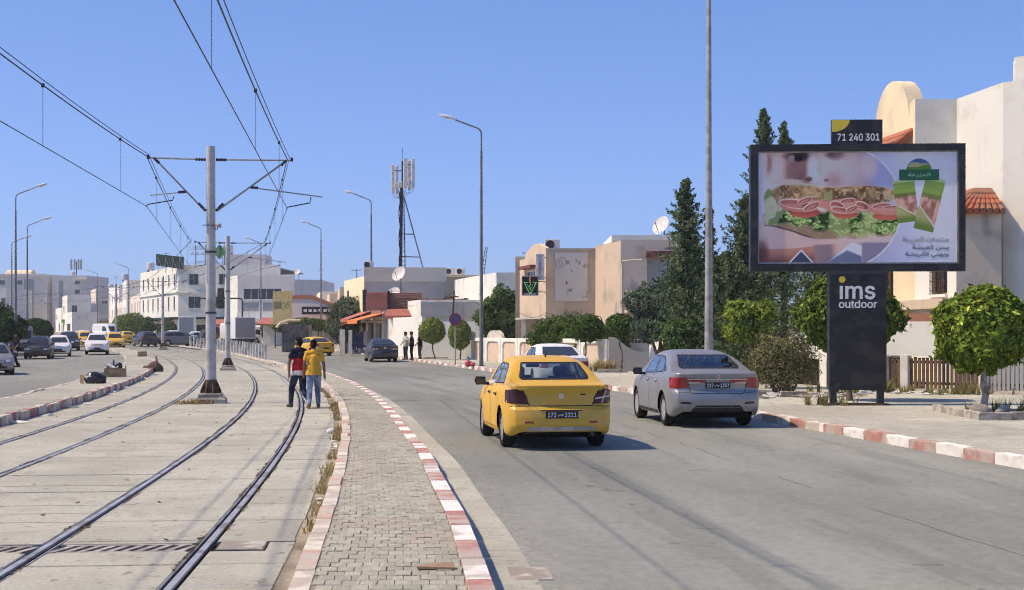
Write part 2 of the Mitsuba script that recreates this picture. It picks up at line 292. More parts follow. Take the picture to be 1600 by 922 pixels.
def walk_fn(p, n, uv):
    k = fbm(p.x * 0.5, p.y * 0.3, 3.0, 4)
    c = mix((0.29, 0.285, 0.235), (0.38, 0.372, 0.31), smo(0.25, 0.75, k))
    r = p.x * 0.985 + p.y * 0.17; s = p.y * 0.985 - p.x * 0.17
    row = dr.floor(s / 0.13); u = r / 0.24 + 0.5 * (row - 2 * dr.floor(row / 2))
    j = dr.minimum(dr.minimum(s / 0.13 - row, 1 - (s / 0.13 - row)), 2 * dr.minimum(u - dr.floor(u), 1 - (u - dr.floor(u))))
    c = c * (0.86 + 0.24 * cell(u, row))
    c = mix(c, (0.2, 0.175, 0.14), 0.6 * (1 - smo(0.03, 0.1, j)) * smo(0.2, 0.6, fbm(p.x * 1.5, p.y * 1.5, 8.0, 2)))
    return c * (0.9 + 0.2 * noise(p.x * 45, p.y * 45))
mat('m_walk', mikit.proc(walk_fn), 0.88, 0.2, bump=mikit.proc(lambda p, n, uv: fbm(p.x * 20, p.y * 20)), bscale=0.004)

def worn(base, under, s, amount):
    def fn(p, n, uv):
        k = fbm(p.x * s, p.y * s, p.z * s, 4)
        c = C(*base) * (0.86 + 0.22 * noise(p.x * 9, p.y * 9, p.z * 9))
        c = mix(c, under, smo(1 - amount - 0.12, 1 - amount + 0.06, k))
        return c * (0.92 + 0.16 * noise(p.x * 60, p.y * 60, p.z * 60))
    return mikit.proc(fn)
mat('m_bollard', worn((0.70, 0.67, 0.58), (0.45, 0.42, 0.36), 2.0, 0.4), 0.85, 0.2)
mat('m_kerb_white', worn((0.74, 0.71, 0.65), (0.45, 0.41, 0.35), 3.0, 0.42), 0.7, 0.3)
mat('m_kerb_red', worn((0.40, 0.20, 0.165), (0.43, 0.35, 0.30), 3.0, 0.48), 0.7, 0.3)
mat('m_kerb_old_white', worn((0.62, 0.57, 0.48), (0.44, 0.39, 0.32), 4.0, 0.5), 0.8, 0.2)
mat('m_kerb_old_red', worn((0.50, 0.33, 0.26), (0.46, 0.40, 0.33), 4.0, 0.5), 0.8, 0.2)
mat('m_kerb_far_red', worn((0.34, 0.15, 0.15), (0.42, 0.34, 0.30), 4.0, 0.45), 0.8, 0.2)

def plaster(base, dirt, s=0.35, lo=0.52, hi=0.78, streak=0.5):
    def fn(p, n, uv):
        c = C(*base) * (0.93 + 0.10 * fbm(p.x * 1.2, p.y * 1.2, p.z * 1.2, 3) + 0.03 * noise(p.x * 30, p.y * 30, p.z * 30))
        st = smo(0.55, 0.8, fbm((p.x + p.y) * 2.2, (p.x - p.y) * 2.2, p.z * 0.22, 4)) * smo(0.45, 0.7, fbm(p.x * 0.4, p.y * 0.4, p.z * 0.5 + 4, 3))
        bl = smo(lo, hi, fbm(p.x * s * 3, p.y * s * 3, p.z * s * 3 + 7, 4))
        return mix(c, dirt, dr.clip(st * streak + bl * 0.35, 0, 0.8))
    return mikit.proc(fn)
mat('m_white_wall', plaster((0.73, 0.725, 0.655), (0.44, 0.41, 0.34), streak=0.4), 0.85, 0.2)
mat('m_cream_wall', plaster((0.80, 0.68, 0.46), (0.50, 0.42, 0.30)), 0.85, 0.2)
mat('m_beige_wall', plaster((0.56, 0.46, 0.34), (0.30, 0.25, 0.19)), 0.88, 0.15)
mat('m_pink_wall', plaster((0.60, 0.48, 0.36), (0.30, 0.25, 0.19), streak=0.75), 0.88, 0.15)
mat('m_grey_wall', plaster((0.46, 0.44, 0.41), (0.24, 0.23, 0.21), streak=0.75), 0.88, 0.15)
mat('m_stained_wall', plaster((0.58, 0.52, 0.44), (0.16, 0.14, 0.12), s=0.5, streak=0.95), 0.88, 0.15)
mat('m_far_wall', plaster((0.66, 0.63, 0.60), (0.46, 0.43, 0.40)), 0.88, 0.15)
mat('m_far_cream', plaster((0.66, 0.60, 0.50), (0.44, 0.38, 0.31)), 0.88, 0.15)
mat('m_red_plaster', plaster((0.25, 0.14, 0.12), (0.16, 0.10, 0.085)), 0.85, 0.2)
mat('m_brick_wall', plaster((0.36, 0.17, 0.11), (0.22, 0.12, 0.09)), 0.88, 0.15)
mat('m_roof_tile', worn((0.43, 0.145, 0.08), (0.30, 0.15, 0.10), 3.0, 0.45), 0.8, 0.2)
mat('m_red_shutter', worn((0.16, 0.05, 0.045), (0.26, 0.14, 0.11), 3.0, 0.4), 0.7, 0.3)

def wood_fn(p, n, uv):
    k = fbm(p.x * 9, p.y * 9, p.z * 1.2, 3)
    return mix((0.085, 0.048, 0.03), (0.20, 0.125, 0.08), k) * (0.7 + 0.6 * cell(p.x * 7, p.y * 7))
mat('m_wood', mikit.proc(wood_fn), 0.75, 0.3)
mat('m_card', worn((0.36, 0.25, 0.16), (0.26, 0.18, 0.11), 6.0, 0.4), 0.85, 0.2)
mat('m_stone', worn((0.42, 0.39, 0.34), (0.26, 0.23, 0.2), 5.0, 0.5), 0.9, 0.2)

mat('m_galv', worn((0.42, 0.42, 0.41), (0.32, 0.31, 0.29), 4.0, 0.45), 0.5, 0.5, metal=0.3)
mat('m_pole_grey', worn((0.50, 0.49, 0.48), (0.36, 0.34, 0.31), 2.5, 0.35), 0.6, 0.4)
mat('m_steel', worn((0.44, 0.435, 0.44), (0.26, 0.23, 0.20), 3.0, 0.4), 0.40, 0.5, metal=0.35)
mat('m_rust', worn((0.14, 0.09, 0.065), (0.08, 0.06, 0.05), 6.0, 0.5), 0.85, 0.2)
mat('m_dark_steel', (0.05, 0.052, 0.058), 0.5, 0.4, metal=0.3)
mat('m_lamp_pole', worn((0.17, 0.185, 0.20), (0.24, 0.235, 0.22), 2.0, 0.4), 0.5, 0.5, metal=0.2)
mat('m_wire', (0.035, 0.04, 0.05), 0.5, 0.4)
mat('m_black', (0.014, 0.014, 0.017), 0.5, 0.4)
mat('m_frame_black', worn((0.018, 0.018, 0.022), (0.035, 0.033, 0.033), 4.0, 0.4), 0.45, 0.4)
mat('m_rubber', (0.022, 0.021, 0.02), 0.9, 0.2)
mat('m_white_paint', (0.75, 0.75, 0.74), 0.5, 0.4)
mat('m_white_plastic', worn((0.68, 0.67, 0.64), (0.5, 0.48, 0.44), 4.0, 0.35), 0.5, 0.4)
mat('m_grey_plastic', (0.34, 0.34, 0.34), 0.55, 0.4)
mat('m_pane', (0.025, 0.03, 0.036), 0.08, 0.6)
mat('m_lens', (0.7, 0.72, 0.74), 0.1, 0.6, clear=0) if False else mat('m_lens', (0.62, 0.64, 0.66), 0.12, 0.6)
mat('m_yellow_sign', (0.72, 0.55, 0.06), 0.5, 0.4)
mat('m_green_sign', (0.10, 0.32, 0.10), 0.5, 0.4)
mat('m_dark_green', (0.012, 0.035, 0.034), 0.5, 0.4)
mat('m_sign_red', (0.24, 0.035, 0.06), 0.45, 0.4)
mat('m_sign_blue', (0.08, 0.06, 0.22), 0.45, 0.4)
mat('m_orange_cloth', worn((0.72, 0.22, 0.07), (0.60, 0.20, 0.09), 2.0, 0.4), 0.8, 0.2)
mat('m_red_cloth', worn((0.40, 0.15, 0.115), (0.32, 0.14, 0.11), 2.0, 0.4), 0.8, 0.2)
mat('m_blue_cloth', (0.06, 0.07, 0.2), 0.9, 0.1)
mat('m_pink_bag', (0.5, 0.08, 0.12), 0.4, 0.4)
mat('m_bag_black', (0.012, 0.012, 0.014), 0.22, 0.6)
mat('m_paper', (0.72, 0.70, 0.66), 0.8, 0.2)
mat('m_skin', (0.21, 0.105, 0.065), 0.5, 0.35)
mat('m_hair', (0.010, 0.008, 0.007), 0.85, 0.15)

# ---------------------------------------------------------------- the lie of the land (metres; the camera stands at x = y = 0 looking along +y)
zg = Pchip([-80, 0, 60, 80, 107, 130, 155, 205, 300, 600, 4000], [0, 0, 0, 0.02, 0.2, 0.38, 0.7, 1.15, 2.0, 4.5, 14])
MIDP = np.array([(-12, -3.3), (0, -4.05), (10.45, -4.83), (18, -5.52), (23, -6.05), (29.3, -6.8), (37.3, -7.94), (52, -10.5), (74, -15.2), (92, -19.9), (108, -24.6),
                 (132, -32.7), (154, -42.5), (200, -66), (300, -118), (450, -196), (700, -326)])
_d = np.linspace(-12, 700, 3561)
_x = Pchip(MIDP[:, 0], MIDP[:, 1])(_d)
from scipy.ndimage import gaussian_filter1d
_x = gaussian_filter1d(_x, 18)
_s = np.r_[0, np.cumsum(np.hypot(np.diff(_x), np.diff(_d)))]
_t = np.gradient(np.c_[_x, _d], axis=0); _t /= np.linalg.norm(_t, axis=1, keepdims=True)
def mid(d, o=0.0):
    """Point(s) o metres to the right of the line between the two tracks, at distance(s) d."""
    x, tx, ty = np.interp(d, _d, _x), np.interp(d, _d, _t[:, 0]), np.interp(d, _d, _t[:, 1])
    return np.stack([x + ty * o, d - tx * o], -1)
def along(s, o=0.0):
    return mid(np.interp(s, _s, _d), o)
def s_of(d):
    return np.interp(d, _d, _s)
def heading(d):
    return math.atan2(-np.interp(d, _d, _t[:, 0]), np.interp(d, _d, _t[:, 1]))
def gz(P):
    return zg(np.asarray(P)[..., 1])

isl_right = Pchip([-8, 0, 8.8, 12, 14.85, 19.3, 23.3, 29.6, 38.3, 48.9, 61.8, 71.8, 82], [1.3, 0.6, -0.10, -0.36, -0.67, -1.13, -1.66, -2.47, -3.74, -5.57, -8.3, -11.0, -13.9])
isl_left = lambda d: np.minimum(mid(d, 3.25)[..., 0] + 0.05, isl_right(d) - 0.35)
kerb_right = Pchip([-8, 0, 10, 18.3, 20.6, 24, 26.6, 34, 41.9, 45.3, 63.1, 66.4, 81.9, 91.7, 110, 120, 140, 165, 205, 300, 450],
                   [11.4, 9.9, 8.1, 6.67, 6.3, 5.8, 5.4, 4.55, 3.5, 2.9, -0.29, -1.0, -4.4, -6.75, -11.25, -14.2, -21.0, -32.0, -51.5, -101, -178])

def xy(fn, d):
    return np.c_[fn(d), d]

# ground: one sheet reaching the horizon
gd = np.r_[-80, -30, np.arange(0, 160, 8), 180, 205, 240, 300, 400, 600, 1000, 2000, 4200]
gx = np.r_[-2400, -1500, -600, -250, -120, -60, -30, 0, 30, 60, 120, 250, 600, 1500, 2400]
gv = np.array([[x, d, zg(d) - 0.10] for d in gd for x in gx]); nx_ = len(gx)
gf = np.array([[i * nx_ + j, i * nx_ + j + 1, (i + 1) * nx_ + j + 1, (i + 1) * nx_ + j] for i in range(len(gd) - 1) for j in range(nx_ - 1)])
single('ground', (gv, gf), 'm_dirt', 'dusty bare ground under and beyond the streets', 'ground', kind='structure')

D0 = np.r_[np.arange(-8, 90, 1.0), np.arange(90, 460, 3.0)]
def road_left_edge(d):
    a = isl_right(np.minimum(d, 82)); b = mid(d, 3.75)[..., 0]
    w = np.clip((d - 76) / 8, 0, 1)
    return a * (1 - w) + b * w
L, R = xy(road_left_edge, D0), xy(kerb_right, D0)
single('main_road', strip(L - [0.02, 0], R + [0.02, 0], gz(L), gz(R), 4), 'm_asphalt', 'pale worn asphalt carriageway curving away to the left beside the tram tracks', 'road', kind='structure')
A, B = mid(D0, -14.5), mid(D0, -5.25)
single('left_road', strip(A, B, gz(A) - 0.0, gz(B) - 0.0, 3), 'm_asphalt', 'asphalt carriageway left of the tram tracks with oncoming traffic', 'road', kind='structure')

# ---------------------------------------------------------------- kerbs: every stone a part
def kerb(key, fn, d0, d1, ln, w, z0, z1, mats, side=1, gap=0.012, far=None, jit=0.006):
    """fn(d) -> plan point on the road-side edge; the stone lies w to the 'side' of it (+1 right)."""
    dd = np.linspace(d0, d1, 1600); P = np.array([fn(d) for d in dd]); s = np.r_[0, np.cumsum(np.linalg.norm(np.diff(P, axis=0), axis=1))]
    at = lambda q: np.array([np.interp(q, s, P[:, 0]), np.interp(q, s, P[:, 1])])
    n = int(s[-1] / ln); rest = {}
    for i in range(n):
        q0, q1 = i * ln, (i + 1) * ln - gap
        a, b = at(q0), at(q1); t = (b - a) / np.linalg.norm(b - a); r = np.array([t[1], -t[0]]) * side
        j = rng.normal(0, jit, 2)
        a, b = a + r * j[0], b + r * j[0]
        q = np.array([a, b, b + r * w, a + r * w]) if side < 0 else np.array([a, a + r * w, b + r * w, b])
        z = float(zg(a[1]))
        m = block(q, z + z0, z + z1 + j[1], 0.018)
        mm = mats[i % len(mats)]
        if far and a[1] > far:
            rest.setdefault(mm, []).append(m)
        else:
            put(key, 'kerb_stone', m, mm)
    for mm, ms in rest.items():
        k = put(key, 'far_kerb_stones', join(ms), mm); labels[k] = {'kind': 'stuff'}

def kerb_thing(name, label):
    return tag(num(name), label, 'kerb', kind='structure')

k = kerb_thing('kerb', 'red and white painted kerb along the road side of the paved island')
kerb(k, lambda d: np.array([isl_right(d), d]), 5.6, 81, 0.9, 0.17, -0.05, 0.155, ['m_kerb_white', 'm_kerb_red'], side=-1)
k = kerb_thing('kerb', 'faded pink and cream kerb along the tram side of the paved island')
kerb(k, lambda d: np.array([isl_left(d) - 0.0, d]), 6.0, 78, 0.9, 0.14, -0.12, 0.150, ['m_kerb_old_white', 'm_kerb_old_red', 'm_kerb_old_white'], side=1)
k = kerb_thing('kerb', 'red and white kerb edging the right hand pavement beside the parked silver car')
kerb(k, lambda d: np.array([kerb_right(d), d]), 4.0, 180, 0.9, 0.17, -0.05, 0.155, ['m_kerb_white', 'm_kerb_red'], side=1, far=130)
k = kerb_thing('kerb', 'worn kerb between the left tram track and the narrow median')
kerb(k, lambda d: mid(d, -3.42), 12, 140, 0.9, 0.16, -0.12, 0.145, ['m_kerb_old_white', 'm_kerb_far_red'], side=-1, far=120, jit=0.012)
k = kerb_thing('kerb', 'dusty pale kerb of the median along the left carriageway')
kerb(k, lambda d: mid(d, -5.22), 20, 140, 0.6, 0.15, -0.06, 0.135, ['m_kerb_old_white'], side=1, far=120, jit=0.012)
k = kerb_thing('kerb', 'low pale kerb under the row of concrete bollards')
kerb(k, lambda d: mid(d, 3.72), 80, 142, 0.7, 0.42, -0.08, 0.10, ['m_kerb_old_white'], side=-1)

# gutter of concrete slabs along the island, each slab a part of the road
ds = np.arange(7.5, 60, 1.3)
for a, b in zip(ds[:-1], ds[1:]):
    b2 = b - 0.012; w = lambda d: 0.02 + (0.36 if d < 40 else 0.30)
    q = [(isl_right(a) + 0.01, a), (isl_right(a) + w(a), a), (isl_right(b2) + w(b), b2), (isl_right(b2) + 0.01, b2)]
    put('main_road', 'gutter_slab', block(q, -0.03, 0.006 + rng.normal(0, 0.0012), 0.003), 'm_slab')

# ---------------------------------------------------------------- paved island: every paver a piece near the camera, one mass beyond
di = np.r_[np.arange(5, 83, 1.0)]
A, B = xy(lambda d: isl_left(d) + 0.1, di), xy(lambda d: isl_right(d) - 0.13, di)
isl = single('pavement', strip(A, B, np.full(len(di), 0.140), np.full(len(di), 0.140)), 'm_dirt', 'grey interlocking paver walkway on the island between tramway and road', 'pavement', kind='structure')
rest, bw, bl, count = [], 0.113, 0.177, 0
for r in range(0, 200):
    for c in range(-1, 19):
        d0 = 6.2 + r * bl; d1 = d0 + bl - 0.007 - abs(rng.normal(0, .005))
        if d0 > 40: break
        sh = .5 if r % 2 else 0
        x0 = isl_right(d0) - 0.178 - (c + 1 + sh) * bw + rng.normal(0, .003); x1 = isl_right(d1) - 0.178 - (c + 1 + sh) * bw + rng.normal(0, .003)
        hi0, lo0 = isl_right(d0) - 0.180, isl_left(d0) + 0.145
        q = np.array([(max(x0, lo0), d0), (min(x0 + bw - 0.0045, hi0), d0), (min(x1 + bw - 0.0045, hi0), d1), (max(x1, lo0), d1)])
        if q[1, 0] - q[0, 0] < 0.02 or q[2, 0] - q[3, 0] < 0.02: continue
        e = rng.normal(0, 0.0018) + 0.006 * (float(meshkit.noise([[x0 * 1.5, d0 * 1.2, 0]])[0]) - 0.5)
        tilt = rng.normal(0, 0.0012, 4)
        m = block(q, 0.10, 0.147 + e + tilt, 0.004)
        if count < 298 and d0 > 8.75:
            put(isl, 'brick', m, 'm_paver'); count += 1
        else:
            rest.append(m)
kk = put(isl, 'brick_mass', join(rest), 'm_paver'); labels[kk] = {'kind': 'stuff'}
d2 = np.arange(39.9, 83, 1.0)
A, B = xy(lambda d: isl_left(d) + 0.13, d2), xy(lambda d: isl_right(d) - 0.17, d2)
put(isl, 'far_paving', strip(A, B, np.full(len(d2), 0.145), np.full(len(d2), 0.145)), 'm_paver')

# median and pavements
dm = np.r_[np.arange(8, 110, 1.5), 115, 120, 125, 130, 135, 140]
A, B = mid(dm, -5.12), mid(dm, -3.54)
single('median', strip(A, B, gz(A) + 0.125, gz(B) + 0.135, 2), 'm_walk', 'narrow dusty median between the left carriageway and the tramway', 'median', kind='structure')
dp = np.r_[np.arange(4, 130, 1.5), np.arange(130, 240, 6)]
A = xy(lambda d: kerb_right(d) + 0.15, dp); B = A + [16, 0]
single('right_pavement', strip(A, B, gz(A) + 0.148, gz(B) + 0.15, 6), 'm_walk', 'sandy coloured pavement on the right below the billboard', 'pavement', kind='structure')
dl = np.r_[np.arange(20, 240, 5.0)]
A, B = mid(dl, -26), mid(dl, -14.4)
single('left_pavement', strip(A, B, gz(A) + 0.12, gz(B) + 0.12), 'm_walk', 'dusty pavement along the far left edge of the left carriageway', 'pavement', kind='structure')

# ---------------------------------------------------------------- tram bed: concrete panels between recessed joints, rails, drains
ZT = -0.05
db = np.r_[np.arange(4, 150, 1.0), np.arange(150, 460, 4.0)]
A, B = mid(db, -3.5), mid(db, 3.7)
bed = single('tram_bed', strip(A, B, gz(A) - 0.088, gz(B) - 0.088, 3), 'm_joint', 'concrete slab tram bed with two curving tracks', 'tramway', kind='structure')
BANDS = [(-3.40, -2.42), (-2.28, -1.09), (-0.95, 0.95), (1.09, 2.28), (2.42, 3.10)]
s0, pitch, nslab, rest = s_of(8.2), 1.32, 0, {}
drain_s = s_of(11.75)
def panel(sa, sb, o0, o1, dz=0.0, c=0.006):
    q = np.array([along(sa, o0), along(sa, o1), along(sb, o1), along(sb, o0)])
    q = q + rng.normal(0, 0.0025, q.shape)
    z = float(zg(q[0, 1]))
    return block(q, z - 0.14, z + ZT + dz, c)
for r in range(0, 420):
    sa = s0 + r * pitch
    if sa > s_of(430): break
    for b, (o0, o1) in enumerate(BANDS):
        cuts = [sa, sa + pitch] if b not in (2,) else [sa, sa + pitch / 2, sa + pitch]
        for u, v in zip(cuts[:-1], cuts[1:]):
            g = 0.010 + abs(rng.normal(0, 0.017)) * (1.0 if b != 2 else 0.6)
            ua, va = u + g / 2, v - g / 2
            parts_ = [(ua, va)]
            if b != 0 and ua < drain_s + 0.26 and va > drain_s - 0.26:
                parts_ = [(p, q) for p, q in ((ua, drain_s - 0.26), (drain_s + 0.26, va)) if q - p > 0.05]
            for p, q in parts_:
                m = panel(p, q, o0 + abs(rng.normal(0, 0.006)), o1 - abs(rng.normal(0, 0.006)), rng.normal(0, 0.0022), 0.004 + abs(rng.normal(0, 0.004)))
                if nslab < 298:
                    put(bed, 'slab', m, 'm_slab'); nslab += 1
                else:
                    rest.setdefault(0, []).append(m)
kk = put(bed, 'slab_mass', join(rest[0]), 'm_slab'); labels[kk] = {'kind': 'stuff'}
# rails: dark rubber filler, bright running head, groove and lip
ss = np.r_[np.arange(s_of(6.5), s_of(90), 0.7), np.arange(s_of(90), s_of(430), 3.0)]
def ribbon(o0, o1, z0, z1):
    A, B = along(ss, o0), along(ss, o1); za, zb = gz(A), gz(B)
    top = strip(A, B, za + z1, zb + z1)
    s1 = strip(A, A + 1e-6, za + z0, za + z1); n = len(A)
    def wall(P, z):
        v = np.vstack([np.c_[P, z + z0], np.c_[P, z + z1]]); i = np.arange(n - 1)
        return v, tri(np.c_[i, i + 1, i + n + 1, i + n])
    return join([top, wall(A, za), wall(B, zb)])
for o, sg in ((-2.35, -1), (-1.02, 1), (1.02, -1), (2.35, 1)):
    t = tag(num('tram_rail'), {-2.35: 'outer rail of the left tram track, dusty in its groove', -1.02: 'inner rail of the left tram track nearest the poles',
                               1.02: 'inner rail of the right tram track nearest the poles', 2.35: 'outer rail of the right tram track beside the paved island'}[o], 'rail', kind='structure')
    put(t, 'filler', ribbon(o - 0.062, o + 0.062, -0.12, ZT - 0.022), 'm_rubber')
    put(t, 'head', ribbon(o - 0.030 + sg * .012, o + 0.024 + sg * .012, -0.10, ZT + 0.003), 'm_steel')
    put(t, 'lip', ribbon(o - sg * 0.062 - 0.005, o - sg * 0.062 + 0.005, -0.10, ZT - 0.004), 'm_steel')
# slotted drain across the bed
def drain(o0, o1):
    t = put(bed, 'drain_channel', panel(drain_s - 0.25, drain_s + 0.25, o0, o1, -0.055), 'm_black')
    bars = []
    n = int((o1 - o0) / 0.115)
    for i in range(n + 1):
        o = o0 + (o1 - o0) * i / n
        q = np.array([along(drain_s - 0.16, o - 0.030 - 0.05), along(drain_s - 0.16, o + 0.030 - 0.05), along(drain_s + 0.16, o + 0.030 + 0.05), along(drain_s + 0.16, o - 0.030 + 0.05)])
        put(t, 'bar', block(q, -0.10, ZT - 0.006, 0.003), 'm_stone')
    for u, w_ in ((drain_s - 0.24, .08), (drain_s + 0.16, .065)):
        put(t, 'rim', panel(u, u + w_, o0, o1, -0.004, 0.003), 'm_stone')
for o0, o1 in ((1.16, 2.22), (-0.88, 0.88)): drain(o0, o1)
put(bed, 'drain_cover', panel(drain_s - 0.22, drain_s + 0.22, 2.47, 2.86, 0.012), 'm_stone', label='raised metal drain cover at the end of the grate')
put(bed, 'patch', panel(drain_s - 0.25, drain_s + 0.25, 2.88, 3.10, -0.004), 'm_slab')

# ---------------------------------------------------------------- tram poles with twin brackets, bollards, overhead lines
def tram_pole(d, label, arms=True, o=0.0):
    x, y = mid(d, o); z = float(zg(y)) + ZT
    h = heading(d); rt = np.array([math.cos(h), math.sin(h)])
    t = thing('tram_pole', label, 'pole', 'poles between the tram tracks')
    P = lambda o, zz: (x + rt[0] * o, y + rt[1] * o, z + zz)
    put(t, 'shaft', xf(lathe([(0.0, 0.5), (0.142, 0.5), (0.14, 0.55), (0.125, 3.0), (0.108, 6.75), (0.0, 6.75)], 20), None, (x, y, z)), 'm_pole_grey', 40)
    put(t, 'plinth', [xf(block(np.array([(-.40, -.38), (.40, -.38), (.40, .38), (-.40, .38)]), -0.02, 0.16, 0.05), rotz(h), (x, y, z)),
                      xf(block(np.array([(-.31, -.3), (.31, -.3), (.31, .3), (-.31, .3)]), 0.15, 0.27, 0.03), rotz(h), (x, y, z))], 'm_stone')
    fins = [lathe([(0.0, .24), (0.22, .24), (0.22, .30), (0.155, .31), (0.155, .50), (0.16, .62), (0.0, .62)], 20)]
    for a in range(8):
        fin = extrude(Polygon([(0.12, 0), (0.28, 0), (0.28, .06), (0.165, .32), (0.12, .34)]), 0.022)
        v, f = fin; v = np.c_[v[:, 0], v[:, 2] - 0.011, v[:, 1] + 0.27]
        fins.append(xf((v, f), rotz(a * math.pi / 4 + .3)))
    put(t, 'base', xf(join(fins), rotz(h), (x, y, z)), 'm_rust')
    put(t, 'band', xf(join([lathe([(.12, z_), (.146, z_), (.146, z_ + .05), (.12, z_ + .05)], 20) for z_ in (2.35, 3.95)]), None, (x, y, z)), 'm_dark_steel')
    if arms:
        for sg in (-1, 1):
            tip = 1.62 if sg < 0 else 2.12; zl = 5.5 if sg < 0 else 5.6
            put(t, 'bracket_tube', tube([P(sg * .15, 6.4), P(sg * tip, 6.42)], 0.022, 8), 'm_galv', True)
            put(t, 'strut_tube', tube([P(sg * .15, 5.05), P(sg * (tip - .22), 6.36)], 0.026 if sg > 0 else .022, 8), 'm_galv', True)
            b0 = 0.62 if sg < 0 else 1.0
            zb = 5.05 + (b0 - .15) / (tip - .37) * 1.31
            e = 1.85 if sg < 0 else 2.9
            if sg > 0:
                put(t, 'registration_tube', tube([P(b0, zb), P(e, 5.46)], 0.017, 8), 'm_galv', True)
                put(t, 'steady_arm', tube([P(e - .3, 5.45), P(e - .32, 5.30), P(2.0, 5.18), P(1.96, 5.12)], 0.016, 6), 'm_wire')
            else:
                put(t, 'registration_tube', tube([P(-b0, zb), P(-1.55, 5.44)], 0.015, 8), 'm_galv', True)
                put(t, 'steady_arm', tube([P(-.95, 5.42), P(-.98, 5.32), P(-1.62, 5.20), P(-1.66, 5.14)], 0.016, 6), 'm_wire')
            for (o, zz, o2, z2) in ((.13, 6.4, .40, 6.4), (.13, 5.05, .32, 5.25), (b0 + .02, zb, b0 + .22, zb - .01), (tip - .3, 6.28, tip - .16, 6.42)):
                pts = [P(sg * (o + (o2 - o) * k), zz + (z2 - zz) * k) for k in np.linspace(0, 1, 9)]
                put(t, 'insulator', tube(pts, [.03, .045, .025, .048, .025, .048, .025, .045, .03], 8), 'm_wire')
            put(t, 'clamp', cbox(P(sg * (tip - .02), 6.44), (.07, .07, .10), h), 'm_wire')
    return x, y, z, rt
POLES = [(37.0, 'tram pole nearest the camera, with a finned rusty base, twin brackets and two black bands', True),
         (70.7, 'second tram pole, behind and right of the nearest one, carrying both overhead lines', True),
         (132.0, 'third tram pole, standing in front of the white corner building', True),
         (158.0, 'fourth tram pole, left of the yellow taxi beyond the median', True),
         (200.0, 'distant tram pole in front of the beige terrace on the left', True)]
for d, l, a in POLES: tram_pole(d, l, a, .17 if 60 < d < 80 else 0)
for k_, d in enumerate((165, 225)):
    x, y = mid(d, -16 + k_ * 3); z = float(zg(d))
    t = thing('signal_post', ['white post with a dark round sign above the cars on the left', 'second white signal post beyond the parked cars on the left'][k_], 'post')
    put(t, 'shaft', tube([(x, y, z), (x, y, z + 7.6)], 0.16, 10), 'm_pole_grey', True)
    put(t, 'sign_disc', xf(lathe([(0, -.03), (.5, -.03), (.5, .03), (0, .03)], 20, axis='y'), None, (x + .3, y - .25, z + 5.6)), 'm_dark_steel')
# camera box and diamond track sign on the first poles
x, y = mid(37.0); zc = ZT
t = thing('camera', 'small grey camera box strapped to the nearest tram pole', 'camera')
put(t, 'arm', tube([(x - .2, y - .1, 4.62), (x + .13, y - .12, 4.62), (x + .15, y - .13, 4.5), (x + .19, y - .13, 4.5), (x + .21, y - .13, 4.56)], .012, 6), 'm_wire')
put(t, 'housing', rbox((x + .23, y - .15, 4.61), (.11, .20, .10), .015, R=rotz(.5) @ rotx(.2)), 'm_galv')

ROW = np.arange(s_of(88.6), s_of(137), 1.95)
for i, s in enumerate(ROW):
    x, y = along(s, 3.42); z = float(zg(y)) + 0.08; a = heading(y)
    w, dpt, hh = .16, .19, 1.0 + rng.normal(0, .03)
    lean = rng.normal(0, .012)
    prof = Polygon([(-w / 2, 0), (w / 2, 0), (w / 2, hh - .08), (w / 2 - .03, hh), (-w / 2 + .03, hh), (-w / 2, hh - .08)])
    v, f = extrude(prof, dpt); v = np.c_[v[:, 0], v[:, 2] - dpt / 2, v[:, 1]]
    sd = ('first' if i == 0 else 'last') if i in (0, len(ROW) - 1) else None
    k = put(None, 'bollard', xf((v, f), rotz(a) @ roty(lean), (x, y, z)), 'm_bollard')
    tag(k, {'first': 'concrete bollard nearest the two pedestrians, at the right end of its row', 'last': 'farthest concrete bollard of the row, at its left end'}.get(sd, 'square concrete bollard in the long row between tramway and road'),
        'bollard', 'concrete bollards along the tramway' if sd is None else None)

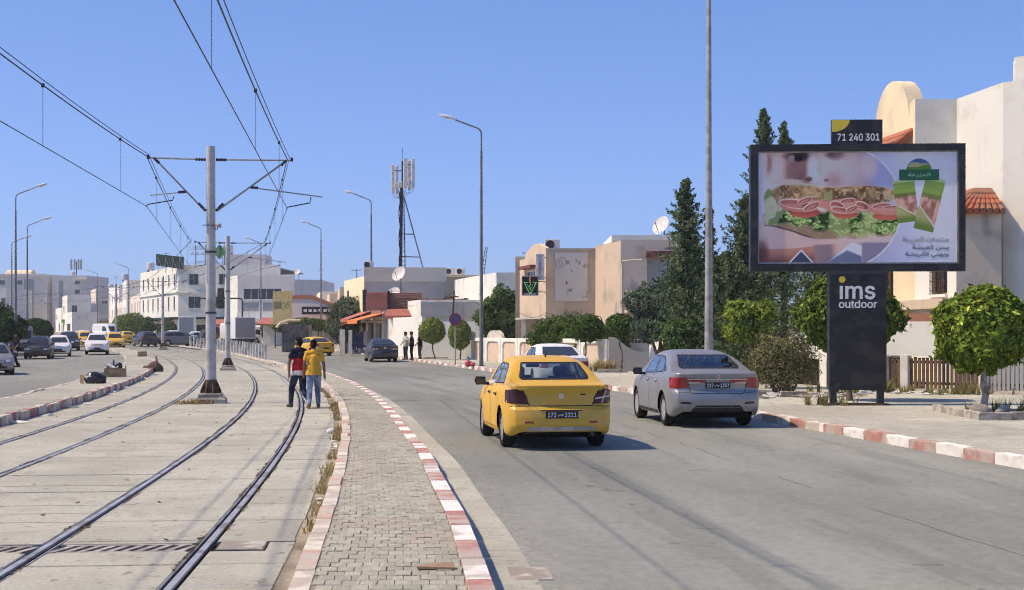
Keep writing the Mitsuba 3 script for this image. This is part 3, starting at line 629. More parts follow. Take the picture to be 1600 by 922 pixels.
def wire(pts, r, sag=0.0, n=14):
    P = np.asarray(pts, float); out = []
    for a, b in zip(P[:-1], P[1:]):
        k = np.linspace(0, 1, n)[:, None]; q = a + (b - a) * k; q[:, 2] -= sag * (4 * k * (1 - k))[:, 0]
        out.append(q)
    return tube(np.vstack([o[:-1] for o in out] + [out[-1][-1:]]), r, 5)
for side, o, label in ((-1, -1.64, 'overhead line above the left tram track'), (1, 1.98, 'overhead line above the right tram track')):
    t = thing('overhead_line', label, 'cable')
    def pt(d, z, oo=o):
        x, y = mid(d, oo); return np.array([x, y, z + float(zg(y)) + ZT])
    p1 = pt(37, 6.46); dirn = np.array([-0.100, 1.0]) if side < 0 else np.array([-0.110, 1.0])
    back = -31.0
    first = np.array([p1[0] + dirn[0] * back, p1[1] + back, 6.40])
    knots = [first, p1] + [pt(d, 6.46) for d in (70.7, 132, 158, 200, 280)]
    low = [np.array([k_[0] + (0.0), k_[1], (k_[2] - 1.31)]) for k_ in knots]
    low[0][2] = 5.15
    put(t, 'messenger_wire', wire(knots, [.014] * 0 or .0135, .22), 'm_wire')
    q = [k_ + [0.06, 0, .035] for k_ in knots]
    put(t, 'feeder_wire', wire(q, .0085, .20), 'm_wire')
    put(t, 'contact_wire', wire(low, .009, .0), 'm_wire')
    for a, b, la, lb in zip(knots[:3], knots[1:4], low[:3], low[1:4]):
        m_ = 4
        for k_ in (np.arange(m_) + .5) / m_:
            hi = a + (b - a) * k_; hi[2] -= .22 * 4 * k_ * (1 - k_); lo_ = la + (lb - la) * k_
            put(t, 'dropper', tube([hi, lo_], .0045, 4), 'm_wire')
            put(t, 'clip', cbox(hi, (.05, .05, .07)), 'm_wire')

# ---------------------------------------------------------------- buildings
class House:
    def __init__(self, name, label, wall='m_white_wall', cat='building', group=None):
        self.k = thing(name, label, cat, group); self.w = {}; self.wall = wall
    def add(self, mesh, mat=None): self.w.setdefault(mat or self.wall, []).append(mesh)
    def face(self, p0, p1, z0, z1, holes=(), th=0.25, poly=None, mat=None):
        """A wall seen with p0 at its left end; holes = (s0, s1, za, zb, kind)."""
        p0, p1 = np.asarray(p0, float), np.asarray(p1, float); L = np.linalg.norm(p1 - p0); u = (p1 - p0) / L
        pg = poly if poly is not None else Polygon([(0, z0), (L, z0), (L, z1), (0, z1)])
        for h in holes: pg = pg.difference(sbox(h[0], h[2], h[1], h[3]))
        self.add(upright(pg, th, (p0[0], p0[1], 0), u), mat)
        for h in holes: self.opening(p0, u, *h)
        return u
    def opening(self, p0, u, s0, s1, za, zb, kind='glass'):
        n = np.array([-u[1], u[0]])
        def slab(a, b, c, d, d0, d1):
            return upright(sbox(a, c, b, d), d1 - d0, (*(p0 + n * d0), 0), u)
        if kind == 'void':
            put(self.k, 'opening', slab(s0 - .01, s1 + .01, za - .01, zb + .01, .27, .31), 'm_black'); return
        if kind == 'shutter':
            w = put(self.k, 'shutter', slab(s0 + .01, s1 - .01, za + .01, zb - .01, .08, .14), 'm_grey_plastic')
            n_ = max(3, int((zb - za) / .16)); 
            put(w, 'slat', join([slab(s0 + .02, s1 - .02, za + .02 + i * (zb - za) / n_, za + (i + .7) * (zb - za) / n_, .065, .078) for i in range(n_)]), 'm_grey_plastic'); return
        if kind in ('door', 'wood'):
            put(self.k, 'door', slab(s0 + .01, s1 - .01, za + .01, zb - .01, .10, .16), 'm_wood'); return
        w = put(self.k, 'window', slab(s0 + .01, s1 - .01, za + .01, zb - .01, .14, .16), 'm_pane')
        f = .055 if s1 - s0 < 2.5 else .08
        fr = [slab(s0 + .005, s0 + f, za, zb, .09, .137), slab(s1 - f, s1 - .005, za, zb, .09, .137), slab(s0 + f, s1 - f, za + .005, za + f, .09, .137), slab(s0 + f, s1 - f, zb - f, zb - .005, .09, .137)]
        c = (s0 + s1) / 2; nm = 1 if s1 - s0 < 2.2 else int((s1 - s0) / 1.1)
        for i in range(nm):
            c = s0 + (s1 - s0) * (i + 1) / (nm + 1); fr.append(slab(c - .03, c + .03, za + f, zb - f, .1, .135))
        put(w, 'frame', join(fr), {'glass': 'm_white_paint', 'dark': 'm_grey_plastic', 'grille': 'm_wood', 'orange': 'm_orange_cloth'}[kind])
        if kind == 'grille':
            g = [slab(s0 + .03, s1 - .03, z, z + .025, -.06, -.035) for z in np.arange(za + .1, zb, .28)] + [slab(s, s + .025, za, zb, -.085, -.062) for s in np.arange(s0 + .06, s1, .15)]
            put(w, 'grille', join(g), 'm_rust')
        if kind in ('glass', 'dark', 'grille') and zb - za < 2.2:
            put(w, 'sill', slab(s0 - .06, s1 + .06, za - .09, za - .005, -.09, .085), self.wall)
    def shell(self, pts, z0, z1, holes=None, skip=(), th=0.25, top=True, parapet=.35):
        """Walls round a plan polygon given counter-clockwise; holes = {side: [...]}."""
        pts = [np.asarray(p, float) for p in pts]; n = len(pts)
        for i in range(n):
            if i in skip: continue
            self.face(pts[i], pts[(i + 1) % n], z0, z1, (holes or {}).get(i, ()), th)
        if top:
            pg = Polygon(pts).buffer(-.12)
            v, f = extrude(pg, .12); put(self.k, 'roof', (v + [0, 0, z1 - parapet], f), 'm_grey_wall')
    def ledge(self, p0, p1, z0, z1, out, mat=None, name='ledge', s0=0, s1=None):
        p0, p1 = np.asarray(p0, float), np.asarray(p1, float); L = np.linalg.norm(p1 - p0); u = (p1 - p0) / L; n = np.array([-u[1], u[0]])
        put(self.k, name, upright(sbox(s0, z0, L if s1 is None else s1, z1), out - .003, (*(p0 - n * out), 0), u), mat or self.wall)
    def done(self):
        for m, ms in self.w.items():
            for q in ms: put(self.k, 'wall', q, m)
        return self.k

def rows(s0, step, n, w, za, zb, kind='glass'):
    return [(s0 + i * step, s0 + i * step + w, za, zb, kind) for i in range(n)]

# -- white house with the arched gable, right edge
h = House('white_house', 'tall white house with a cream arched gable and red tiled canopies behind the billboard')
K1, K2, K3, K4, K5 = (14.3, 41.0), (13.87, 43.9), (12.57, 43.9), (12.1, 47.0), (11.4, 52.0)
h.face(K1, (18.2, 37.5), .1, 9.1, [(.75, 1.9, 6.2, 8.2, 'orange'), (.8, 1.9, 2.6, 4.4, 'grille')])
h.face(K2, K1, .1, 9.1)
h.face(K3, K2, .1, 9.1)
arch = Polygon([(0, .1), (3.13, .1), (3.13, 9.1), (2.72, 9.02), (2.72, 8.5)] + [(1.38 + 1.34 * math.cos(a), 8.45 + 1.5 * math.sin(a)) for a in np.linspace(0.02, math.pi - .02, 24)] + [(0, 8.45)])
h.face(K4, K3, 0, 9, [(.5, 1.5, 2.95, 4.5, 'grille')], th=.55, poly=arch, mat='m_cream_wall')
h.face(K5, K4, .1, 8.2)
h.face((18.2, 37.5), (20, 52), .1, 9.1); h.face((20, 52), K5, .1, 8.2)
put(h.k, 'roof', xf(extrude(Polygon([K1, (18.2, 37.5), (20, 52), K5, K4, K3, K2]).buffer(-.3), .12), None, (0, 0, 8.0)), 'm_grey_wall')
put(h.k, 'stair_block', hull([(x, y, z) for x, y in ((14.75, 41.35), (17.8, 38.6), (18.6, 39.4), (15.1, 42.4)) for z in (8.2, 9.9)]), 'm_white_wall')
BAY0, BAY1 = (12.78, 40.5), (12.50, 43.7)
h.face(BAY0, (14.08, 40.5), .1, 5.3, mat='m_stained_wall')
h.face(BAY1, BAY0, .1, 5.3, [(1.35, 2.55, 2.95, 4.5, 'grille')])
h.ledge((12.3, 45.6), BAY0, 2.52, 2.8, .42, 'm_pink_wall')
def tiled(parent, corners, name='tile_course', step=.17):
    """Rounded tiles on a sloping quad: eave left, eave right, ridge right, ridge left."""
    a, b, c, d = [np.asarray(p, float) for p in corners]; n = max(3, int(np.linalg.norm(b - a) / step)); nr = max(2, int(np.linalg.norm(d - a) / .32))
    nn = np.cross(b - a, d - a); nn /= np.linalg.norm(nn)
    put(parent, 'canopy', hull([p + nn * e for p in (a, b, c, d) for e in (-.1, -.02)]), 'm_roof_tile')
    for i in range(n):
        t = (i + .5) / n; p, q = a + (b - a) * t, d + (c - d) * t
        ms = [tube([p + (q - p) * (r / nr) + nn * .035, p + (q - p) * ((r + 1.1) / nr) + nn * .008], step * .47, 7) for r in range(nr)]
        for m in ms: put(parent, 'tile', m, 'm_roof_tile')
tiled(h.k, [(12.6, 40.25, 5.28), (14.12, 40.25, 5.28), (13.98, 41.1, 5.95), (13.5, 41.1, 5.95)])
tiled(h.k, [(12.4, 43.8, 5.28), (12.6, 40.25, 5.28), (13.5, 41.1, 5.95), (13.45, 43.8, 5.95)])
tiled(h.k, [(11.62, 46.9, 7.72), (12.02, 44.0, 7.72), (12.55, 44.05, 8.15), (12.15, 46.9, 8.15)])
h.done()

# -- boundary wall with wooden slat fence under a white band
t = thing('boundary_wall', 'white banded boundary wall with square posts right of the billboard', 'wall')
def wall_band(parent, p0, p1, z0, z1, th=.22, mat_='m_white_wall', name='band', poly=None):
    p0, p1 = np.asarray(p0, float), np.asarray(p1, float); L = np.linalg.norm(p1 - p0)
    put(parent, name, upright(poly or sbox(0, z0, L, z1), th, (p0[0], p0[1], 0), p1 - p0), mat_); return L
W0, W1 = np.array((10.45, 40.0)), np.array((15.2, 36.1))
u = (W1 - W0) / np.linalg.norm(W1 - W0); Lw = np.linalg.norm(W1 - W0)
wall_band(t, W0, W0 + u * 3.05, 1.16, 2.12)
wall_band(t, W0 + u * 3.05, W1, 1.16, 1.28)
wall_band(t, W0 - u * .0, W1, .05, .24, .24, 'm_stained_wall', 'footing')
for s in (0.0, .62, 2.86, 5.4):
    wall_band(t, W0 + u * s - [u[1] * -.03, u[0] * .03], W0 + u * (s + .22) - [u[1] * -.03, u[0] * .03], .05, 1.18 if s < 5 else 1.3, .28, 'm_white_wall', 'post')
put(t, 'planter', upright(sbox(.35, 2.12, 2.2, 2.34), .2, (*(W0 + [0, 0]), 0), u), 'm_brick_wall')
for i, (s0, s1, lb) in enumerate(((.24, .60, 'narrow'), (.86, 2.84, 'wide'), (3.1, 5.38, 'long'))):
    fk = thing('slat_fence', ['narrow brown slat fence panel beside the billboard post', 'wide brown slat fence panel between two white posts', 'greyish slat fence panel behind the round tree on the right'][i], 'fence', None)
    nsl = int((s1 - s0) / .115)
    for j in range(nsl):
        a = s0 + (s1 - s0) * (j + .12) / nsl; b = s0 + (s1 - s0) * (j + .80) / nsl
        put(fk, 'slat', upright(sbox(a, .25, b, 1.10 + rng.normal(0, .012)), .03, (*(W0 - np.array([-u[1], u[0]]) * -.06), 0), u), 'm_wood' if i < 2 else 'm_grey_plastic')
    for z in (.36, .95):
        put(fk, 'rail', upright(sbox(s0, z, s1, z + .07), .035, (*(W0 + np.array([-u[1], u[0]]) * .10), 0), u), 'm_wood')

# -- long white garden wall, left of the billboard
t = thing('garden_wall', 'white garden wall with a wavy top behind the dry bush', 'wall')
G0, G1 = np.array((5.95, 61.0)), np.array((10.4, 40.3)); Lg = np.linalg.norm(G1 - G0)
top = [(0, 1.45), (2, 1.45), (2.01, 1.25), (9, 1.25)] + [(s, 1.42 + .42 * math.sin((s - 9) / (Lg - 9) * math.pi * 2.5) ** 2) for s in np.linspace(9.01, Lg, 40)]
pg = Polygon([(0, .05)] + top + [(Lg, .05)])
holes = [(1.0, 4.2, .1, 1.12), (6.2, 9.0, .1, 1.12), (10.5, 13.4, .12, .98), (14.2, 17.4, .12, .98), (17.9, 20.6, .12, .98)]
for q in holes: pg = pg.difference(sbox(q[0], q[2], q[1], q[3]))
put(t, 'wall', upright(pg, .25, (*G0, 0), G1 - G0), 'm_white_wall')
ug = (G1 - G0) / Lg; ng = np.array([-ug[1], ug[0]])
for a, b, z0, z1 in holes:
    gk = put(t, 'gate_panel', upright(sbox(a - .02, z0 - .02, b + .02, z1 + .02), .03, (*(G0 + ng * .13), 0), ug), 'm_dark_steel')
    put(gk, 'bar', join([upright(sbox(s, z0, s + .03, z1), .03, (*(G0 + ng * .07), 0), ug) for s in np.arange(a + .1, b, .18)]), 'm_rust')

# -- pharmacy building
h = House('pharmacy', 'pinkish two storey building with an overhanging upper floor and green pharmacy sign', 'm_pink_wall')
P0, P1, P2, P3 = (0.45, 81.4), (1.83, 76.0), (4.49, 76.0), (5.56, 72.0)
Lp = math.hypot(P1[0] - P0[0], P1[1] - P0[1])
gab = Polygon([(0, 2.72), (Lp, 2.72), (Lp, 6.4), (Lp - .6, 6.55), (Lp - 1.6, 6.78), (Lp - 2.6, 6.75), (Lp - 4.3, 6.35), (Lp - 4.4, 6.05), (0, 6.05)])
h.face(P0, P1, 0, 0, [(1.2, 3.4, 4.5, 5.35, 'glass')], poly=gab)
h.ledge(P0, P1, 5.45, 5.62, .35, 'm_red_shutter', 'hood', 1.0, 3.6); h.ledge(P0, P1, 4.22, 4.40, .18, None, 'sill_band', 1.0, 3.6)
h.face(P1, P2, 2.72, 6.35)
h.ledge(P1, P2, 6.34, 6.42, .06, 'm_grey_wall', 'coping')
h.ledge(P1, P2, 2.66, 2.78, .05, 'm_grey_wall', 'band')
put(h.k, 'soffit', xf(extrude(Polygon([P0, P1, P2, (4.49, 83), (.2, 83)]), .1), None, (0, 0, 2.63)), 'm_grey_wall')
h.face((1.3, 82.0), (2.2, 78.2), .1, 2.7); h.face((2.2, 78.2), (4.6, 78.2), .1, 2.7, [(.5, 1.5, .2, 2.2, 'void')])
for p in ((1.72, 76.25), (0.55, 81.0)): put(h.k, 'column', bx(p[0], p[0] + .24, p[1], p[1] + .24, .1, 2.64), 'm_white_wall')
h.face(P2, P3, .1, 6.55)
h.face(P3, (9.4, 72), .1, 6.6, [(1.35, 2.9, 4.05, 5.65, 'shutter'), (.5, 1.5, .2, 2.4, 'door'), (1.7, 2.5, 2.9, 3.2, 'glass')], mat='m_stained_wall')
h.ledge(P3, (9.4, 72), 5.68, 6.0, .45, 'm_red_shutter', 'awning_box', 1.25, 3.0)
h.face((9.4, 72), (9.4, 84), .1, 6.6); h.face((9.4, 84), (.2, 84), .1, 6.4)
put(h.k, 'roof', xf(extrude(Polygon([P1, P2, P3, (9.4, 72), (9.4, 84), (.2, 84), P0]).buffer(-.25), .12), None, (0, 0, 5.9)), 'm_grey_wall')
put(h.k, 'roof_slab', bx(5.2, 9.6, 73.5, 80, 6.62, 6.95), 'm_white_wall')
put(h.k, 'drainpipe', tube([(5.62, 71.9, 5.3), (5.62, 71.9, .2)], .05, 8), 'm_stained_wall', True)
put(h.k, 'lamp_arm', tube([(5.62, 71.9, 5.3), (5.65, 71.8, 5.5), (6.2, 71.5, 5.55), (6.6, 71.4, 5.56)], .035, 6), 'm_stained_wall', True)
h.done()
# balcony with balusters, sloping view along the street side
bal = put(h.k, 'balcony', bx(5.75, 8.3, 70.6, 71.98, 2.86, 3.02), 'm_pink_wall')
put(bal, 'handrail', bx(5.72, 8.33, 70.55, 70.75, 3.86, 3.98), 'm_cream_wall')
for i in range(15):
    put(bal, 'baluster', lathe([(.0, 3.02), (.055, 3.02), (.04, 3.1), (.075, 3.3), (.035, 3.55), (.05, 3.8), (.06, 3.86), (0, 3.86)], 8, (5.82 + i * .171, 70.65, 0)), 'm_cream_wall', 40)
put(bal, 'finial', lathe([(.0, 3.98), (.07, 3.98), (.05, 4.05), (.09, 4.15), (.03, 4.3), (.0, 4.42)], 10, (8.28, 70.65, 0)), 'm_cream_wall', 40)
# faded banner on the front: the print is worn through
def banner_fn(p, n, uv):
    c = C(.60, .57, .535) * (0.93 + .12 * fbm(p.x * 2, p.z * 2, 1.0, 3))
    dx, dz = p.x - 2.62, p.z - 5.62
    r = dr.sqrt(dx * dx + dz * dz); a = dr.atan2(dz, dx)
    sw = smo(.05, 0, dr.abs(r - .26 - .05 * dr.sin(a * 2))) * smo(-.2, .35, dr.abs(a))
    c = mix(c, (.36, .14, .2), .75 * sw)
    d1 = smo(.10, 0, dr.abs(dr.sqrt(dr.square((p.x - 2.62) / .7) + dr.square(dz)) - .13))
    c = mix(c, (.34, .2, .28), .5 * d1)
    for (x, z, w, hh, col, k) in ((3.55, 5.6, .22, .35, (.10, .11, .16), .60), (4.0, 5.35, .26, .3, (.30, .12, .12), .52), (4.0, 3.9, .3, .28, (.2, .16, .14), .55), (3.2, 4.05, .3, .3, (.12, .13, .19), .6), (2.8, 3.95, .18, .16, (.16, .16, .17), .58), (2.95, 4.55, .09, .14, (.05, .05, .06), .45), (3.2, 5.2, .13, .11, (.1, .1, .1), .5), (3.0, 5.65, .14, .16, (.2, .2, .22), .58)):
        m = smo(1.1, .3, dr.sqrt(dr.square((p.x - x) / w) + dr.square((p.z - z) / hh))) * smo(k - .06, k + .04, fbm(p.x * 7, p.z * 7, x, 3))
        c = mix(c, col, .85 * m)
    return c
mat('m_banner', mikit.proc(banner_fn), .7, .2)
single('banner', bx(2.32, 4.08, 75.93, 75.95, 3.55, 6.18), 'm_banner', 'faded white banner with traces of a red swirl on the pharmacy front', 'banner')
# lit green pharmacy sign and the vertical white sign, both on arms off the corner
t = thing('pharmacy_sign', 'square black pharmacy sign with a green snake and cup emblem', 'sign')
sx, sy = 0.55, 75.3
put(t, 'panel', rbox((sx + .42, sy, 4.36), (.86, .2, 1.02), .03), 'm_black')
put(t, 'rim', [bx(sx - .03, sx + .87, sy - .125, sy - .095, 3.83, 3.88), bx(sx - .03, sx + .87, sy - .125, sy - .095, 4.84, 4.89), bx(sx - .03, sx + .01, sy - .125, sy - .095, 3.88, 4.84), bx(sx + .83, sx + .87, sy - .125, sy - .095, 3.88, 4.84)], 'm_galv')
scene['m_led_green'] = {'type': 'principled', 'base_color': {'type': 'rgb', 'value': [.25, .75, .2]}, 'roughness': .4}
scene['m_led_orange'] = {'type': 'principled', 'base_color': {'type': 'rgb', 'value': [.85, .35, .12]}, 'roughness': .4}
yy = sy - .115
def line2(pts, r, y): return tube([(sx + a, y, 3.86 + b) for a, b in pts], r, 6)
put(t, 'emblem', [line2([(.12, .66), (.36, .16), (.42, .10), (.48, .16), (.74, .66)], .03, yy), line2([(.08, .68), (.32, .68)], .022, yy), line2([(.54, .68), (.78, .68)], .022, yy),
                  line2([(.26, .6), (.42, .26), (.58, .6)], .018, yy), line2([(.42, .28), (.47, .38), (.38, .48), (.46, .58), (.40, .70)], .022, yy - .03)], 'm_led_green')
put(t, 'flame', line2([(.40, .66), (.44, .76), (.40, .84), (.42, .95)], .035, yy - .02), 'm_led_orange')
put(t, 'caption', [bx(sx + .1, sx + .74, yy - .005, yy + .01, 3.90, 3.945)], 'm_white_plastic')
put(t, 'arm', [tube([(sx + .85, sy, z), (1.84, 76.1, z)], .025, 6) for z in (4.05, 4.6)], 'm_dark_steel')
t = thing('pharmacy_blade_sign', 'tall narrow white sign with vertical lettering above the pharmacy sign', 'sign')
put(t, 'panel', rbox((1.5, 75.4, 5.38), (.46, .16, 1.42), .02), 'm_white_plastic')
m = meshkit.text_mesh('PHARMACIE', .15, .006, True); v, f = np.array(m.vertices), np.array(m.faces)
v[:, 0] -= v[:, 0].mean(); v[:, :2] = np.c_[-v[:, 1], v[:, 0]]; v[:, 0] += .075; v[:, 0] *= 1; v[:, 1] *= 1.05 / np.ptp(v[:, 1])
put(t, 'lettering', letters((v, f), (1.5, 75.318, 5.5), (1, 0)), 'm_sign_blue')
put(t, 'mark', tube([(1.42, 75.31, 4.92), (1.5, 75.31, 4.76), (1.62, 75.31, 4.95)], .02, 5), 'm_dark_steel')
put(t, 'arm', [tube([(1.7, 75.45, z), (1.86, 76.05, z)], .02, 6) for z in (4.8, 5.9)], 'm_dark_steel')

def ac_unit(x, y, z, label, yaw=0.0, s=1.0):
    t = thing('air_conditioner', label, 'air conditioner')
    put(t, 'case', xf(rbox((0, 0, .31), (.82, .32, .6), .02), rotz(yaw), (x, y, z), 1) if s == 1 else xf(rbox((0, 0, .31), (.82, .32, .6), .02), rotz(yaw) * s, (x, y, z)), 'm_white_plastic')
    R = rotz(yaw) * s
    put(t, 'fan_guard', xf(lathe([(0, -.175), (.22, -.175), (.24, -.165), (.24, -.155)], 18, (-.12, 0, .31), axis='y') if False else xf(lathe([(0, 0), (.22, 0), (.24, .012), (.24, .02)], 18), rotx(math.pi / 2), (-.12, -.165, .31)), R, (x, y, z)), 'm_dark_steel')
    put(t, 'foot', xf(join([bx(-.3, -.25, -.16, .16, -.06, .01), bx(.25, .3, -.16, .16, -.06, .01)]), R, (x, y, z)), 'm_galv')
def dish(c, r, aim, label, mount=None, mat_='m_white_plastic'):
    t = thing('satellite_dish', label, 'satellite dish')
    a = np.asarray(aim, float); a /= np.linalg.norm(a)
    X = np.cross([0, 0, 1], a); X /= np.linalg.norm(X); Y = np.cross(a, X); R = np.c_[X, Y, a]
    put(t, 'reflector', xf(join([lathe([(0, 0), (r * .35, r * .03), (r * .7, r * .12), (r, r * .25), (r * .99, r * .22), (r * .7, r * .09), (r * .35, 0), (0, -.03)], 24)]), R, c), mat_, 50)
    c = np.asarray(c, float); foc = c + a * r * .95 - Y * r * .15
    put(t, 'arm', tube([c - Y * r * .8 + a * r * .18, foc], .02, 5), 'm_dark_steel'); put(t, 'receiver', xf(lathe([(0, 0), (.05, 0), (.06, .1), (0, .1)], 10), R, foc), 'm_grey_plastic')
    if mount is not None: put(t, 'mast', tube([c - a * .05, c - a * .18, (c[0] - a[0] * .18, c[1] - a[1] * .18, mount)], .035, 6), 'm_dark_steel')
ac_unit(2.2, 77.0, 6.35, 'small air conditioner on the pharmacy roof edge')
dish((8.1, 76, 7.6), .55, (-.75, -.62, .45), 'white satellite dish on the roof behind the cypress trees', 6.9)

# -- arched panel garden wall in front of the pharmacy
t = thing('panelled_wall', 'cream street wall of arched panels in front of the pharmacy', 'wall')
A0, A1 = np.array((-2.5, 88.3)), np.array((4.23, 61.75)); La = np.linalg.norm(A1 - A0); ua = (A1 - A0) / La; na = np.array([-ua[1], ua[0]])
wall_band(t, A0, A1, .05, 1.5, .2, 'm_pink_wall', 'wall')
npan = 7; pl = La / npan
for i in range(npan):
    s = i * pl
    fr = sbox(.04, .1, pl - .04, 1.56).difference(Polygon([(.42, .05), (pl - .42, .05), (pl - .42, 1.12), (pl - .55, 1.28), (pl - .85, 1.36), (.85, 1.36), (.55, 1.28), (.42, 1.12)]))
    put(t, 'panel_frame', upright(fr, .09, (*(A0 + ua * s - na * .09), 0), ua), 'm_white_wall')
    if i == 1:
        put(t, 'arch_top', upright(Polygon([(.1, 1.56), (pl - .1, 1.56), (pl - .5, 1.85), (pl - 1.2, 2.0), (1.2, 2.0), (.5, 1.85)]), .2, (*(A0 + ua * s), 0), ua), 'm_stained_wall')
t = thing('low_wall', 'grey rendered low wall stepping down right of the cream panelled wall', 'wall')
pg = Polygon([(0, .05), (1.75, .05), (1.75, .98), (1.2, 1.0), (.75, 1.25), (.3, 1.62), (0, 1.66)])
put(t, 'wall', upright(pg, .2, (4.25, 61.7, 0), (1, -.02)), 'm_grey_wall')
t = thing('side_wall', 'grey block wall in the yard left of the white gate frame', 'wall')
put(t, 'wall', upright(sbox(0, .05, 2.4, 1.35), .2, (4.6, 66, 0), (1, 0)), 'm_grey_wall')
single('lattice_gate', [bx(5.5 + i * .16, 5.53 + i * .16, 67, 67.03, .2, 2.4) for i in range(9)] + [bx(5.5, 6.85, 66.98, 67.05, z, z + .03) for z in np.arange(.3, 2.5, .2)], 'm_white_plastic', 'white lattice gate beside the pharmacy', 'gate')

# -- white flat roofed block, long grey house, shops
h = House('white_block', 'plain white flat roofed block left of the pharmacy')
Q0, Q1 = (-3.3, 103.6), (-1.05, 95.0)
h.shell([Q1, (3.5, 95), (3.5, 108), (-4.4, 108), Q0], .1, 5.95, {})
h.face((Q1[0] - .1, 94.9), (3.4, 94.9), .1, 3.2, mat='m_grey_wall')
h.done() if False else None
h.done()
h = House('grey_house', 'low grey and white house with an unfinished parapet behind the no entry sign')
h.shell([(-6.3, 97), (-1.7, 97), (-1.7, 104), (-8.3, 104)], .1, 4.15, {})
h.face((-6.25, 96.72), (-1.75, 96.72), 3.0, 4.0, mat='m_grey_wall')
h.done()
t = thing('white_street_wall', 'bright white street wall behind the two small round trees', 'wall')
wall_band(t, (-9.0, 101.5), (-5.9, 92.5), .1, 2.95, .2, 'm_white_wall', 'wall'); wall_band(t, (-5.85, 92.5), (-1.9, 91.5), .1, 2.6, .2, 'm_white_wall', 'wall')
wall_band(t, (-3.0, 89.2), (-2.55, 88.4), .1, 1.9, .3, 'm_grey_wall', 'pier')
h = House('long_beige_house', 'long beige flat roofed building carrying the antenna mast', 'm_beige_wall')
h.shell([(-9.0, 116), (-2.5, 116), (-2.5, 128), (-12.0, 128)], .1, 6.55, {0: [(3.2, 4.2, 4.2, 4.9, 'dark')]})
put(h.k, 'roof_edge', xf(extrude(Polygon([(-9.2, 115.8), (-2.4, 115.8), (-2.4, 128), (-12.3, 128)]), .16), None, (0, 0, 6.5)), 'm_cream_wall')
put(h.k, 'rubble_parapet', [cbox((-6.0 + i * .36 + rng.normal(0, .05), 98.3, 4.16 + rng.uniform(0, .05)), (.34, .4, .12 + rng.uniform(0, .12)), rng.normal(0, .2)) for i in range(9)], 'm_brick_wall')
h.done()
ac_unit(-5.2, 118, 6.75, 'left one of two air conditioner cases on the long beige roof', 0, .95)
ac_unit(-4.3, 118, 6.75, 'right one of two air conditioner cases on the long beige roof', 0.05, .95)
t = thing('roof_aerial', 'thin lattice aerial leaning on the roof right of the antenna mast', 'antenna')
put(t, 'mast', [tube([(-2.6, 117, 6.6), (-2.2, 117, 9.0)], .03, 5), tube([(-2.35, 117, 6.6), (-2.05, 117, 9.0)], .03, 5)] + [tube([(-2.6 + .4 * k, 117, 6.6 + 2.4 * k), (-2.32 + .28 * k, 117, 6.7 + 2.3 * k)], .02, 4) for k in np.linspace(.1, 1, 7)], 'm_dark_steel')

h = House('corner_shop', 'row of small shops with red plaster front and orange awnings behind the dark blue car', 'm_stained_wall')
S0, S1 = np.array((-14.2, 119.0)), np.array((-9.3, 101.8)); Ls = np.linalg.norm(S1 - S0)
h.face(S0, S1, .15, 3.3, [(1.0, 3.6, .3, 2.6, 'void'), (4.6, 7.0, .3, 2.6, 'void'), (8.0, 10.6, .3, 2.7, 'void'), (11.6, 14.0, .3, 2.7, 'void'), (14.8, 17.2, .3, 2.6, 'void')])
h.face(S1, (-6.2, 101.6), .15, 3.3, [(.4, 1.4, .3, 2.4, 'void')])
h.face(S0 + [0, .1], S0 + (S1 - S0) * .55, 3.3, 6.3, [(1.5, 2.6, 4.2, 5.4, 'dark')], mat='m_cream_wall')
mid_ = S0 + (S1 - S0) * .55
h.face(mid_, mid_ + [6.2, 0.6], 3.0, 5.9, mat='m_grey_wall')
h.face(mid_ + [0, -.05], mid_ + [6.4, .5], 5.9, 7.0, mat='m_far_cream')
h.face((-9.1, 101.4), (-6.5, 101.2), 2.6, 4.75, mat='m_red_plaster')
put(h.k, 'sign_box', rbox((-9.7, 101.3, 4.15), (1.5, .5, 1.3), .03), 'm_red_cloth')
put(h.k, 'roof', xf(extrude(Polygon([S0, S1, (-6.2, 101.6), (-6.2, 112), (-10, 121)]), .15), None, (0, 0, 3.25)), 'm_grey_wall')
put(h.k, 'dark_panel', [bx(-10.75, -10.45, 101.2, 101.4, 3.4, 5.0)], 'm_dark_steel'); put(h.k, 'dark_slot', [bx(-8.93, -8.75, 101.05, 101.35, 3.4, 4.9)], 'm_black')
for i in range(6): put(h.k, 'roof_batten', hull([(-8.7 + .0, 101.25 - .02, 3.75 + i * .22), (-6.6, 101.05, 3.75 + i * .22), (-8.7, 101.3, 3.80 + i * .22), (-6.6, 101.12, 3.80 + i * .22)]), 'm_red_plaster')
put(h.k, 'drainpipe', tube([(-8.95, 101.2, 5.0), (-8.95, 101.2, .3)], .05, 6), 'm_grey_plastic'); put(h.k, 'fascia', upright(sbox(0, 0, Ls * .5, .5), .08, (*(S0 + (S1 - S0) * .46 + [.0, -.12]), 3.05), S1 - S0), 'm_red_plaster')
h.done()
def awning(p0, p1, z_in, z_out, out, mat_, label, drop=.25):
    p0, p1 = np.asarray(p0, float), np.asarray(p1, float); u = (p1 - p0) / np.linalg.norm(p1 - p0); n = np.array([u[1], -u[0]])
    t = thing('awning', label, 'awning'); a, b = p0 + n * out, p1 + n * out
    put(t, 'cloth', hull([(*p0, z_in), (*p1, z_in), (*a, z_out), (*b, z_out), (*p0, z_in - .04), (*p1, z_in - .04), (*a, z_out - .04), (*b, z_out - .04)]), mat_)
    put(t, 'valance', [upright(sbox(i * .4, z_out - drop, i * .4 + .37, z_out - .045), .03, (*a, 0), u) for i in range(int(np.linalg.norm(p1 - p0) / .4))], mat_)
    put(t, 'strut', [tube([(*p, z_in - .5), (*q, z_out - .05)], .02, 5) for p, q in ((p0, a), (p1, b))], 'm_dark_steel')
